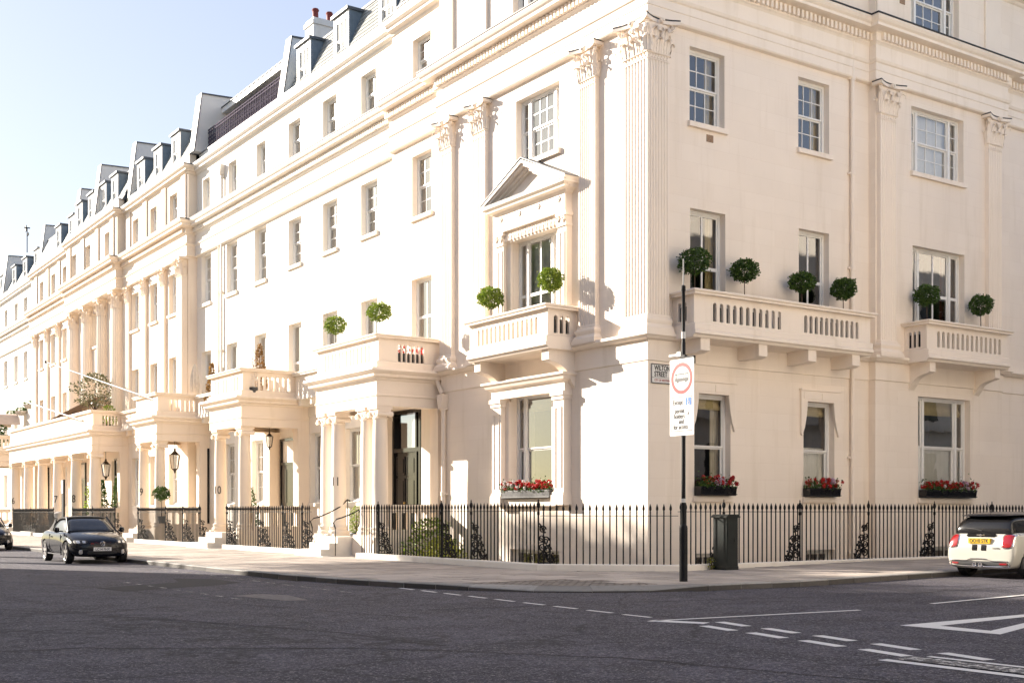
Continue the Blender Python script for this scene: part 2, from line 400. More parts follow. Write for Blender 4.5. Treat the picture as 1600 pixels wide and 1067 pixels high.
# pavement bed (joint colour) just under the slabs
def pavement_bed():
    m = MB()
    inner = [(-2.85, 140), (-2.85, 60), (-2.85, 34), (-2.85, 20), (-2.85, 12), (-2.85, 6), (-2.85, 2.6), (-2.85, 0.66), (-2.6, 0.35), (-2.2, -0.05), (-1.8, -0.42), (-1.4, -0.8), (-1.0, -1.15), (-0.6, -1.6), (-0.3, -1.62), (0.5, -1.62), (4, -1.62), (12, -1.62), (30, -1.62), (80, -1.62)]
    for i in range(len(KP) - 1):
        def inset(j):
            t = (KP[min(j+1, len(KP)-1)] - KP[max(j-1, 0)]).normalized(); return KP[j] + Vector((-t.y, t.x)) * 0.24
        a, b = inset(i), inset(i+1); c, d = inner[i], inner[i+1]
        m.poly([(a.x, a.y, gz(a.x) - 0.012), (b.x, b.y, gz(b.x) - 0.012), (d[0], d[1], gz(d[0]) - 0.012), (c[0], c[1], gz(c[0]) - 0.012)])
    return m
pav = link('pavement', pavement_bed().mesh('pavement', 'paving_joint'), kind='structure')
# kerb stones
kp = []; tmp = resample(KP, 0.95)
for p in tmp: kp.append(p)
def kerb_top(x, y):
    d = 0.0
    if -8.0 < x < -3.5 and y < -2: d = 0.075 * min(1, (x + 8.0) / 1.2) * min(1, (-3.5 - x) / 1.0)
    return gz(x) - d
nk = 0; rest = MB()
for a, b in zip(kp, kp[1:]):
    d = (b - a).normalized(); n = Vector((-d.y, d.x))   # inward (left hand)
    g = 0.006
    a2 = a + d * g; b2 = b - d * g
    za, zb = kerb_top(a.x, a.y), kerb_top(b.x, b.y)
    j = random.uniform(-0.004, 0.004)
    q = [a2, b2, b2 + n * 0.28, a2 + n * 0.28]
    top = [(q[0].x, q[0].y, za + j), (q[1].x, q[1].y, zb + j), (q[2].x, q[2].y, gz(b.x) + j), (q[3].x, q[3].y, gz(a.x) + j)]
    near = a.y < 45 and a.x < 14
    m = MB() if near else rest
    ti = [m.pt(p) for p in top]; e = 0.02
    ei = [m.pt((top[0][0] - n.x*0 , top[0][1] - n.y*0, top[0][2] - 0.02)), m.pt((top[1][0], top[1][1], top[1][2] - 0.02))]
    m.v[ti[0]] = Vector((top[0][0] + n.x * e, top[0][1] + n.y * e, top[0][2])); m.v[ti[1]] = Vector((top[1][0] + n.x * e, top[1][1] + n.y * e, top[1][2]))
    bi = [m.pt((top[0][0], top[0][1], -0.25)), m.pt((top[1][0], top[1][1], -0.25))]
    m.f.append([ti[0], ti[1], ti[2], ti[3]]); m.f.append([ei[0], ei[1], ti[1], ti[0]]); m.f.append([bi[0], bi[1], ei[1], ei[0]])
    bb = [m.pt((top[3][0], top[3][1], -0.25)), m.pt((top[2][0], top[2][1], -0.25))]
    m.f.append([bi[0], ei[0], ti[0], ti[3], bb[0]]); m.f.append([bi[1], bb[1], ti[2], ti[1], ei[1]])
    if near:
        me = m.mesh('kerb_stone', 'granite'); me.materials.append(MATS['granite_grimy_shaded']); me.polygons[2].material_index = 1
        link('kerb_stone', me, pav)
if rest.f: link('far_kerb', rest.mesh('far_kerb', 'granite'), pav, kind='stuff')
# slabs
def inside_clip(poly):
    """clip a convex slab polygon against the inner kerb line and the fence line"""
    def clip(pts, a, b):   # keep the left-hand side of a->b
        out = []
        n = len(pts)
        for i in range(n):
            p, q = pts[i], pts[(i+1) % n]
            sp = (b.x-a.x)*(p.y-a.y)-(b.y-a.y)*(p.x-a.x); sq = (b.x-a.x)*(q.y-a.y)-(b.y-a.y)*(q.x-a.x)
            if sp >= 0: out.append(p)
            if (sp >= 0) != (sq >= 0): out.append(p.lerp(q, sp / (sp - sq)))
        return out
    pts = poly
    for a, b in zip(KP, KP[1:]):
        d = (b - a).normalized(); n = Vector((-d.y, d.x)) * 0.29
        pts = clip(pts, a + n, b + n)
        if len(pts) < 3: return []
    return pts
def fence_side(p):   # True when the point is on the street side
    if p.y > 0.62: return p.x < -2.9
    if p.x > -0.5: return p.y < -1.65
    a, b = Vector((-2.93, 0.62)), Vector((-0.5, -1.7))
    return (b.x-a.x)*(p.y-a.y)-(b.y-a.y)*(p.x-a.x) < 0.02
def in_setts(c): return -8.0 < c.x < -4.4 and -5.2 < c.y < -2.6
far = MB(); setts = MB(); cnt = 0
def slab(m, pts, th=0.014, up=0.0):
    c = sum(pts, Vector((0, 0))) / len(pts)
    inn = [p + (c - p).normalized() * 0.012 for p in pts]
    t = [m.pt((p.x, p.y, gz(p.x) + up)) for p in inn]; b = [m.pt((p.x, p.y, gz(p.x) - th)) for p in inn]
    m.f.append(t)
    for k in range(len(t)): m.f.append([b[k], b[(k+1) % len(t)], t[(k+1) % len(t)], t[k]])
def rows():
    # main street: courses run across the pavement; side street likewise
    y = -6.6; r = 0
    while y < 60:
        h = 0.62; x = -9.3 + (0.45 if r % 2 else 0)-0.45
        while x < -2.4:
            wd = 0.9; yield (x, x + wd, y, y + h); x += wd
        y += h; r += 1
    x = -2.4; r = 0
    while x < 30:
        y = -6.9 + (0.45 if r % 2 else 0)-.45
        while y < 1.6:
            yield (x, x + 0.62, y, y + 0.9); y += 0.9
        x += 0.62; r += 1
slabs_all = []
for x0, x1, y0, y1 in rows():
    pts = [Vector((x0, y0)), Vector((x1, y0)), Vector((x1, y1)), Vector((x0, y1))]
    pts = inside_clip(pts)
    if len(pts) < 3: continue
    c = sum(pts, Vector((0, 0))) / len(pts)
    if not fence_side(c): continue
    if in_setts(c): continue
    area = 0.5 * abs(sum(pts[i].x*pts[(i+1) % len(pts)].y - pts[(i+1) % len(pts)].x*pts[i].y for i in range(len(pts))))
    if area < 0.02: continue
    slabs_all.append(((c - Vector((-20.09, -23.39))).length, pts))
slabs_all.sort(key=lambda t: t[0])
for i, (d, pts) in enumerate(slabs_all):
    up = random.uniform(-0.003, 0.003)
    if i < 280:
        m = MB(); slab(m, pts, up=up); link('paving_slab', m.mesh('paving_slab', 'paving'), pav)
    else: slab(far, pts, up=up)
link('far_paving_slabs', far.mesh('far_paving_slabs', 'paving'), pav, kind='stuff')
y = -5.4; r = 0
while y < -2.3:
    x = -8.2 + (0.11 if r % 2 else 0)
    while x < -4.2:
        pts = [Vector((x, y)), Vector((x + 0.2, y)), Vector((x + 0.2, y + 0.11)), Vector((x, y + 0.11))]
        pts = inside_clip(pts)
        if len(pts) >= 3:
            c = sum(pts, Vector((0, 0))) / len(pts)
            # fill exactly the gap left by the slabs
            slab(setts, pts, up=random.uniform(-0.010, -0.004)) if in_setts(c) or True else None
        x += 0.21
    y += 0.118; r += 1
link('setts', setts.mesh('setts', 'setts_mat'), pav, kind='stuff')

# road markings ------------------------------------------------------------
def marking(name, polys, mat='road_paint', h=0.006):
    m = MB()
    for P in polys:
        m.poly([(x, y, RZ + gz(x) + h) for x, y in P])
    return link(name, m.mesh(name, mat), ROAD)
ROAD = bpy.data.objects['road']
def quadline(a, b, w0):
    a, b = Vector(a), Vector(b); d = (b - a).normalized(); n = Vector((-d.y, d.x)) * w0 / 2
    return [tuple(a - n), tuple(b - n), tuple(b + n), tuple(a + n)]
# thin edge-of-carriageway dashes
for k in range(12):
    y0 = -3.15 - k * 0.93 + 1.2
    if y0 < -9.9: break
    marking('road_dash', [quadline((-8.27 - 0.006*k*k*0.1 - 0.03*k, y0), (-8.30 - 0.03*k, y0 - 0.62), 0.09)])
# give-way double dashed line
marking('road_line', [[(-8.75, -10.35), (-8.4, -11.1), (-8.62, -11.2), (-9.0, -10.45)]])
for k in range(5):
    yb = -11.05 - k * 1.02
    marking('road_dash', [quadline((-8.22 - 0.15*k, yb - 0.05), (-8.36 - 0.15*k, yb - 0.72), 0.17)])
    marking('road_dash', [quadline((-8.80 - 0.15*k, yb - 0.35), (-8.94 - 0.15*k, yb - 1.05), 0.17)])
marking('road_line', [quadline((-8.85, -10.45), (-4.95, -10.85), 0.10)])
marking('road_line', [quadline((-2.89, -10.65), (1.2, -10.4), 0.10)])
marking('road_triangle', [[(-6.55, -12.85), (-6.52, -14.35), (-6.2, -14.0), (-6.15, -13.2)], [(-6.55, -12.85), (-6.15, -13.2), (-2.6, -12.95), (-2.6, -12.75)], [(-6.52, -14.35), (-2.6, -13.1), (-2.6, -12.95), (-6.2, -14.0)]])
marking('road_line', [quadline((-9.55, -15.25), (-9.45, -17.6), 0.34)], 'road_paint_worn', 0.010)
marking('road_line', [quadline((-9.85, -15.2), (-9.8, -18.2), 0.16)])
marking('road_line', [quadline((-9.22, -15.3), (-9.15, -18.0), 0.10)])
for k in range(14):
    marking('road_dash', [quadline((-9.75, 9.5 - k*0.9), (-9.72, 9.05 - k*0.9), 0.07)], 'road_paint_worn')
for (x, y) in ((-17.6, -12.5), (-17.25, -12.95), (-16.9, -13.4), (-16.6, -13.75)):
    marking('road_dash', [quadline((x, y), (x + 0.05, y - 0.22), 0.10)], 'road_paint_worn')
for k in range(9):
    marking('road_dash', [quadline((-12.3 + 0.02*k, 3.2 - k*0.75), (-12.28 + 0.02*k, 2.9 - k*0.75), 0.08)], 'road_paint_worn')
simple('asphalt_patch', (0.016, 0.015, 0.019), 0.9, var=0.3, vscale=20, bumps=(60, 0.5))
simple('asphalt_pale', (0.15, 0.135, 0.13), 0.9, var=0.3, vscale=9, bumps=(60, 0.5))
rnd = random.Random(12)
for pts in ([(-24, -7.5), (-20, -8.6), (-16.5, -9.4), (-13.8, -11.2), (-12.0, -13.5), (-10.9, -17)], [(-19.5, 2.0), (-16.4, -2.4), (-14.6, -6.2), (-13.4, -9.0), (-12.9, -12.0)], [(-14.8, 6.0), (-13.2, 1.5), (-12.6, -4.0), (-11.2, -8.8)], [(-10.5, -7.0), (-6.5, -7.6), (-2.5, -8.6), (3.0, -9.2)]):
    P = [Vector(p) for p in pts]; out = []
    for a, b in zip(P, P[1:]):
        for k in range(7): out.append(a.lerp(b, k/7) + Vector((rnd.uniform(-.05, .05), rnd.uniform(-.05, .05))))
    marking('tar_seam', [quadline(a, b, rnd.uniform(.03, .08)) for a, b in zip(out, out[1:])], 'asphalt_patch', 0.003)
marking('road_patch', [[(-13.4, 1.5), (-13.2, 0.1), (-11.0, 1.0), (-10.2, 1.7), (-10.25, 3.4), (-10.9, 4.2), (-11.3, 2.6)]], 'asphalt_patch', 0.004)
marking('road_patch', [[(-11.9, -2.2), (-11.6, -3.9), (-11.2, -4.0), (-11.0, -2.6), (-11.3, -2.0)]], 'asphalt_pale', 0.004)
gm = MB(); gm.poly([(-900, -900, -2.66), (900, -900, -2.66), (900, 900, -2.66), (-900, 900, -2.66)])
link('ground', gm.mesh('ground', 'area_floor'), kind='structure')

# ------------------------------------------------------------------ building components
def wall_panel(m, M, u0, u1, z0, z1, ops, reveal=0.24):
    """local (u,o,z): face at o=0, openings with reveals going inwards"""
    us = sorted(set([u0, u1] + [v for o in ops for v in o[:2] if u0 < v < u1])); zs = sorted(set([z0, z1] + [v for o in ops for v in o[2:4] if z0 < v < z1]))
    m.M = M
    for a, b in zip(us, us[1:]):
        # merge vertically where no opening interferes
        run = None
        for c, d in zip(zs, zs[1:]):
            cu, cz = (a + b) / 2, (c + d) / 2
            hole = any(o[0] < cu < o[1] and o[2] < cz < o[3] for o in ops)
            if hole:
                if run: m.poly([(a, 0, run[0]), (a, 0, run[1]), (b, 0, run[1]), (b, 0, run[0])]); run = None
            else: run = (run[0], d) if run else (c, d)
        if run: m.poly([(a, 0, run[0]), (a, 0, run[1]), (b, 0, run[1]), (b, 0, run[0])])
    for o in ops:
        a, b, c, d = o[:4]; r = -(o[4] if len(o) > 4 else reveal)
        m.poly([(a, 0, c), (a, r, c), (a, r, d), (a, 0, d)]); m.poly([(b, 0, c), (b, 0, d), (b, r, d), (b, r, c)])
        m.poly([(a, 0, d), (a, r, d), (b, r, d), (b, 0, d)]); m.poly([(a, 0, c), (b, 0, c), (b, r, c), (a, r, c)])
    m.M = None

def sash_mesh(w, h, nx, ny, side, mid, casement):
    """window joinery, centred on u=0, z from 0; outer face o=0 towards the street. returns frame mesh and the panes"""
    m = MB(); P = []
    f = 0.07
    m.box(-w/2, -w/2 + f, -0.12, 0, 0, h); m.box(w/2 - f, w/2, -0.12, 0, 0, h)
    m.box(-w/2 + f, w/2 - f, -0.12, 0, h - f, h); m.box(-w/2 + f, w/2 - f, -0.12, 0, 0, f)
    lights = []
    if side:   # tripartite: narrow lights either side of thick mullions
        sw = side; mu = 0.10
        xs = [(-w/2 + f, -w/2 + f + sw, 1), (-w/2 + f + sw + mu, w/2 - f - sw - mu, nx), (w/2 - f - sw, w/2 - f, 1)]
        m.box(-w/2 + f + sw, -w/2 + f + sw + mu, -0.11, 0.012, f, h - f); m.box(w/2 - f - sw - mu, w/2 - f - sw, -0.11, 0.012, f, h - f)
    else: xs = [(-w/2 + f, w/2 - f, nx)]
    hm = f + (h - 2*f) * mid
    s = 0.045; b = 0.012 if not casement else 0.028
    for (x0, x1, n) in xs:
        for k, (z0, z1, o) in enumerate(((f, hm, -0.075), (hm, h - f, -0.03))):
            if casement: o = -0.03
            m.box(x0, x0 + s, o - 0.04, o, z0, z1); m.box(x1 - s, x1, o - 0.04, o, z0, z1)
            m.box(x0 + s, x1 - s, o - 0.04, o, z0, z0 + (s if k else 0.07)); m.box(x0 + s, x1 - s, o - 0.04, o, z1 - s, z1)
            gx0, gx1, gz0, gz1 = x0 + s, x1 - s, z0 + (s if k else 0.07), z1 - s
            nyy = ny
            for i in range(1, n):
                x = gx0 + (gx1 - gx0) * i / n; m.box(x - b, x + b, o - 0.035, o - 0.004, gz0, gz1)
            for j in range(1, nyy):
                z = gz0 + (gz1 - gz0) * j / nyy; m.box(gx0, gx1, o - 0.033, o - 0.006, z - b, z + b)
            for i in range(n):
                for j in range(nyy):
                    P.append((gx0 + (gx1-gx0)*i/n, gx0 + (gx1-gx0)*(i+1)/n, gz0 + (gz1-gz0)*j/nyy, gz0 + (gz1-gz0)*(j+1)/nyy, o - 0.02))
    return m, P
def pane_mesh(w, h):
    m = MB(); m.poly([(-w/2, 0, -h/2), (-w/2, 0, h/2), (w/2, 0, h/2), (w/2, 0, -h/2)]); return m.mesh('pane', 'glass')
def drape(w, h, n=9, amp=0.022):
    m = MB(); k = max(8, int(n * 5))
    m.grid(lambda u, v: (w * (u - 0.5), amp * (math.sin(u * n * 6.283 + 0.8*math.sin(u*9)) + 0.25*math.sin(u*47)) * (0.7 + 0.3 * v), h * v), k, 3)
    return m
def window(parent, F, w, z0, z1, nx=2, ny=2, side=0, mid=0.5, casement=False, sill=0.0, cur='both', merge=False, reveal=0.2, wallmat='stucco_cream', curz=1.0, curmat='curtain', blind=0.0):
    """F = frame matrix at wall face and window centre, z=0"""
    h = z1 - z0; w = round(w, 2); h = round(h, 2)
    key = ('sash', w, h, nx, ny, side, mid, casement)
    me, P = cached(key, lambda: (lambda q: (q[0].mesh('window', 'sash_paint'), q[1]))(sash_mesh(w, h, nx, ny, side, mid, casement)))
    M = F @ T((0, -reveal, z0))
    wd = link('window', me, parent, M)
    if merge:
        def mk():
            m = MB()
            for a, b, c, d, o in P: m.poly([(a, o, c), (a, o, d), (b, o, d), (b, o, c)])
            return m.mesh('panes', 'glass')
        # one pane per sash where bars are too fine to tell the panes apart
        link('pane', cached(('mp',) + key, mk), wd, M)
    else:
        for a, b, c, d, o in P:
            pw, ph = round(b - a, 3), round(d - c, 3)
            link('pane', cached(('pane', pw, ph), lambda: pane_mesh(pw, ph)), wd, M @ T(((a+b)/2, o, (c+d)/2)))
    def room():
        m = MB(); D = -1.6; x = w/2 + 0.35
        m.poly([(-x, D, -.2), (-x, D, h+.2), (x, D, h+.2), (x, D, -.2)]); m.poly([(-x, D, -.2), (-x, -.14, -.2), (-x, -.14, h+.2), (-x, D, h+.2)])
        m.poly([(x, -.14, -.2), (x, D, -.2), (x, D, h+.2), (x, -.14, h+.2)]); m.poly([(-x, D, h+.2), (-x, -.14, h+.2), (x, -.14, h+.2), (x, D, h+.2)]); m.poly([(-x, -.14, -.2), (-x, D, -.2), (x, D, -.2), (x, -.14, -.2)])
        for s in (-1, 1): m.poly([(s*w/2, -.14, -.2), (s*x, -.14, -.2), (s*x, -.14, h+.2), (s*w/2, -.14, h+.2)])
        m.poly([(-x, -.14, h), (x, -.14, h), (x, -.14, h+.2), (-x, -.14, h+.2)]); m.poly([(-x, -.14, -.2), (x, -.14, -.2), (x, -.14, 0), (-x, -.14, 0)])
        return m.mesh('room_interior', 'room')
    link('room_interior', cached(('room', w, h), room), wd, M)
    if cur in ('both', 'left', 'right'):
        cw = round(w * 0.24, 2); cm = cached(('drape', cw, h, curmat), lambda: drape(cw, h, 4).mesh('curtain', curmat))
        if cur != 'right': link('curtain', cm, wd, M @ T((-w/2 + cw/2 + .02, -0.26, 0)))
        if cur != 'left': link('curtain', cm, wd, M @ T((w/2 - cw/2 - .02, -0.26, 0)))
    if cur == 'net' or cur == 'halfnet':
        hh = round(h * (0.98 if cur == 'net' else 0.52), 2)
        link('net_curtain', cached(('net', w, hh), lambda: drape(w - .06, hh, 12, 0.005).mesh('net_curtain', 'net_curtain')), wd, M @ T((0, -0.2, 0.01)))
    if blind:
        bh = round(h * blind, 2)
        def bl():
            m = MB(); m.grid(lambda u, v: ((w - .1) * (u - .5), 0.03 * math.sin(v * 9.4), bh * v), 1, 10); return m.mesh('blind', 'blind')
        link('blind', cached(('blind', w, bh), bl), wd, M @ T((0, -0.17, h - bh)))
    if sill:
        def sl():
            m = MB(); m.prism([(-0.02, 0), (-reveal, 0.03), (-reveal, -sill), (0.10, -sill), (0.10, -0.02)], 0, -w/2 - 0.07, w/2 + 0.07)
            return m.mesh('sill', wallmat)
        link('sill', cached(('sill', w, sill, wallmat, reveal), sl), wd, F @ T((0, 0, z0)))
    return wd

# --- fluted shafts and capitals
def flute_line(a, b, n, depth, fillet=0.35):
    """points along a straight edge from a to b (2D), with n flutes cut to the inner side (left of a->b)"""
    a, b = Vector(a), Vector(b); d = b - a; L = d.length; d.normalize(); nrm = Vector((-d.y, d.x))
    m = L * 0.05; p = (L - 2*m) / n; out = []
    for k in range(n):
        s0 = m + p * k + p * fillet / 2; s1 = m + p * (k + 1) - p * fillet / 2
        out.append(a + d * s0)
        for t in (0.12, 0.5, 0.88): out.append(a + d * (s0 + (s1 - s0) * t) + nrm * depth * math.sin(math.pi * max(t, 0.0)) ** 0.6)
        out.append(a + d * s1)
    return [tuple(x) for x in out]
def leaf(m, w, h, out, M, lob=3):
    """acanthus leaf: rises, swells and rolls forward at the top. local: u across, o outward, z up"""
    s0 = m.M; m.M = M if s0 is None else s0 @ M
    def fn(a, b):
        u = (a - 0.5) * 2
        t = b
        if t < 0.72:
            z = h * t / 0.80; o = out * (0.15 + 0.30 * t)
        else:
            q = (t - 0.72) / 0.28 * math.pi * 1.15
            z = h * 0.90 + 0.16 * h * math.sin(q) * 1.0 - h * 0.0; o = out * (0.37 + 0.42 * (1 - math.cos(q)) / 2 * 1.5)
        wd = w * (0.50 + 0.5 * math.sin(math.pi * min(1, 0.25 + t * 0.8))) * (1 - 0.45 * max(0, t - 0.7) / 0.3)
        wd *= 1 + 0.13 * math.cos(t * lob * 6.283)
        o += -0.05 * w * abs(u) ** 2 + 0.05 * w * math.cos(u * 9.4)
        return (u * wd / 2, o, z)
    m.grid(fn, 8, 12)
    m.M = s0
def volute(m, r, th, M, turns=1.6, n=26, flip=1):
    """spiral ribbon in local u-z plane with thickness along o"""
    s0 = m.M; m.M = M if s0 is None else s0 @ M
    pts = []
    for k in range(n + 1):
        t = k / n; a = flip * (t * turns * 2 * math.pi); rr = r * (1 - 0.80 * t)
        pts.append((rr * math.cos(a), rr * math.sin(a), r * 0.15 * (1 - 0.5 * t)))
    prev = None
    for x, z, hw in pts:
        l = math.hypot(x, z) or 1; ux, uz = x / l, z / l
        ring = [m.pt((x - ux*hw, -th/2, z - uz*hw)), m.pt((x + ux*hw, -th/2, z + uz*hw)), m.pt((x + ux*hw, th/2, z + uz*hw)), m.pt((x - ux*hw, th/2, z - uz*hw))]
        if prev:
            for k in range(4): m.f.append([prev[k], prev[(k+1) % 4], ring[(k+1) % 4], ring[k]])
        prev = ring
    m.M = s0
    return
def face_leaves(m, w, H, M):
    """leaves, helices and rosette on one face of width w"""
    for k in range(3):   # lower row
        leaf(m, w * 0.36, H * 0.36, H * 0.26, M @ T(((k - 1) * w * 0.34, 0.0, H * 0.03)))
    for k in range(2):
        leaf(m, w * 0.38, H * 0.62, H * 0.30, M @ T(((k - 0.5) * w * 0.46, -0.01, H * 0.03)))
    for s in (-1, 1):
        volute(m, H * 0.075, H * 0.07, M @ T((s * w * 0.11, 0.05, H * 0.70)), 1.4, 18, flip=s)
    s0 = m.M; m.M = M if s0 is None else s0 @ M
    for k in range(8):
        a = k * math.pi / 4; m.box(H*0.05*math.cos(a) - .02*H, H*0.05*math.cos(a) + .02*H, 0.10, 0.10 + 0.05*H + H*0.05, H*0.88 + H*0.05*math.sin(a) - .02*H, H*0.88 + H*0.05*math.sin(a) + .02*H)
    m.box(-H*.03, H*.03, 0.10, 0.10 + H*0.14, H*.85, H*.91)
    m.M = s0
def corner_volute(m, H, pos, ang):
    M = T(pos) @ Matrix.Rotation(ang, 4, 'Z')       # local +u points outward diagonally
    volute(m, H * 0.115, H * 0.10, M @ T((H * 0.06, 0, -H * 0.13)), 1.7, 26, flip=-1)
    s0 = m.M; MM = M
    m.M = MM if s0 is None else s0 @ MM
    m.tube([(-H*0.22, 0, -H*0.42), (-H*0.13, 0, -H*0.22), (-H*0.03, 0, -H*0.08), (H*0.06, 0, -H*0.02)], H*0.035, 5)
    m.M = s0
def abacus_outline(faces):
    """faces: list of (A,B) tips of each concave side in order -> outline points"""
    out = []
    for (A, B, n, d) in faces:
        A, B = Vector(A), Vector(B); nrm = Vector(n)
        for k in range(7):
            t = k / 6; out.append(tuple(A.lerp(B, t) - nrm * d * math.sin(math.pi * t)))
    return out
def pilaster_parts(parent, F, w, p, z0=5.97, zc=13.10, zt=14.02, nfl=7, mat='stucco_cream', far=False):
    """flat pilaster; F frame at wall face, centre u=0"""
    hw = w / 2
    def shaft():
        m = MB(); ol = [(hw, 0.0), (hw, p)] if False else None
        pts = [(-hw, -0.02), (-hw, p)]
        fl = flute_line((-hw, p), (hw, p), nfl, -0.028)
        pts = [(-hw, -0.02), (-hw, p)] + fl + [(hw, p), (hw, -0.02)]
        m.prism(pts[::-1], 2, z0 + 0.50, zc); return m.mesh('pilaster', mat)
    key = ('pil', w, p, z0, zc, nfl, mat)
    pil = link('pilaster', cached(key, shaft), parent, F)
    def base():
        m = MB(); path = [(hw, -0.01), (hw, p), (-hw, p), (-hw, -0.01)]
        prof = [(0.0, z0+0.50), (0.025, z0+0.48), (0.03, z0+0.42), (0.07, z0+0.39), (0.085, z0+0.34), (0.07, z0+0.29), (0.05, z0+0.25), (0.09, z0+0.19), (0.13, z0+0.15), (0.13, z0+0.10), (0.15, z0+0.10), (0.15, z0)]
        m.sweep([(x, y) for x, y in path], prof); m.box(-hw, hw, 0, p, z0, z0+0.5); return m.mesh('base', mat)
    link('base', cached(('pb',) + key, base), pil, F)
    def capital():
        H = zt - zc; m = MB()
        m.box(-hw*0.96, hw*0.96, -0.01, p, zc + 0.001, zc + H*0.86)
        m.sweep([(hw, -0.01), (hw, p), (-hw, p), (-hw, -0.01)], [(0.0, zc+0.07), (0.03, zc+0.05), (0.03, zc+0.01), (0.0, zc-0.01)], True)
        for k in range(nfl):
            u = -hw + w*(0.05 + 0.9*(k+.5)/nfl); m.box(u-0.03, u+0.03, p-0.01, p+0.02, zc-0.12, zc-0.075)
        m.box(-hw, hw, p-.01, p+.012, zc-0.16, zc-0.13)
        face_leaves(m, w, H, T((0, p, zc)))
        for s in (-1, 1):
            corner_volute(m, H, (s*hw*0.98, p*0.9, zc + H*0.93), math.pi/2 - s*R(48))
            leaf(m, w*0.22, H*0.40, H*0.26, T((s*hw, p*0.5, zc + H*.03)) @ Matrix.Rotation(-s*R(90), 4, 'Z'))
            leaf(m, w*0.20, H*0.66, H*0.30, T((s*hw*0.97, p*0.95, zc + H*.03)) @ Matrix.Rotation(-s*R(45), 4, 'Z'))
        e = 0.20
        ol = [(-hw-e, -0.01)] + abacus_outline([((-hw-e, p+e), (hw+e, p+e), (0, 1), 0.16)]) + [(hw+e, -0.01)]
        m.prism(ol[::-1], 2, zt - H*0.13, zt - H*0.02); return m.mesh('capital', mat, smooth=True)
    cap = link('capital', cached(('pc',) + key, capital), pil, F)
    if not far:
        def flash():
            H = zt - zc; m = MB(); e = 0.205
            ol = [(-hw-e, -0.01)] + abacus_outline([((-hw-e, p+e), (hw+e, p+e), (0, 1), 0.16)]) + [(hw+e, -0.01)]
            m.prism(ol[::-1], 2, zt - H*0.035, zt + 0.004); return m.mesh('lead_cap', 'lead_black')
        link('lead_cap', cached(('pf',) + key, flash), pil, F)
    return pil

def round_capital(m, r, z, H):
    m.lathe([(r*0.93, 0), (r*0.93, H*0.3), (r*1.0, H*0.7), (r*1.15, H*0.88)], 16, z=z)
    for k in range(8):
        leaf(m, r*0.78, H*0.36, H*0.24, T((0, 0, z)) @ Matrix.Rotation(k*math.pi/4, 4, 'Z') @ T((0, r*0.93, H*.02)))
        leaf(m, r*0.80, H*0.62, H*0.28, T((0, 0, z)) @ Matrix.Rotation((k+.5)*math.pi/4, 4, 'Z') @ T((0, r*0.90, H*.02)))
    for k in range(4):
        a = math.pi/4 + k*math.pi/2; corner_volute(m, H, (r*1.18*math.cos(a), r*1.18*math.sin(a), z+H*0.93), a)
    e = r*1.42
    F = [((-e, e), (e, e), (0, 1), r*.3), ((e, e), (e, -e), (1, 0), r*.3), ((e, -e), (-e, -e), (0, -1), r*.3), ((-e, -e), (-e, e), (-1, 0), r*.3)]
    m.prism(abacus_outline(F)[::-1], 2, z + H*0.87, z + H*0.985)
def column_parts(parent, F, r, z0=5.97, zc=13.0, zt=14.02, mat='stucco_pink'):
    def sh():
        m = MB(); prof = [(r, 0.45), (r*0.99, (zc-z0)*0.35), (r*0.95, (zc-z0)*0.7), (r*0.88, zc-z0)]
        m.lathe(prof, 40, z=z0, flutes=1, fd=0.06)
        m.lathe([(r*1.30, 0), (r*1.30, 0.15), (r*1.22, 0.15), (r*1.25, 0.22), (r*1.22, 0.29), (r*1.08, 0.33), (r*1.14, 0.38), (r*1.10, 0.44), (r*1.02, 0.46)], 24, z=z0)
        return m.mesh('column', mat, smooth=False)
    c = link('column', cached(('col', r, mat), sh), parent, F)
    def cp():
        m = MB(); round_capital(m, r*0.88, zc, zt - zc); return m.mesh('capital', mat, smooth=True)
    link('capital', cached(('colc', r, mat), cp), c, F)
    return c
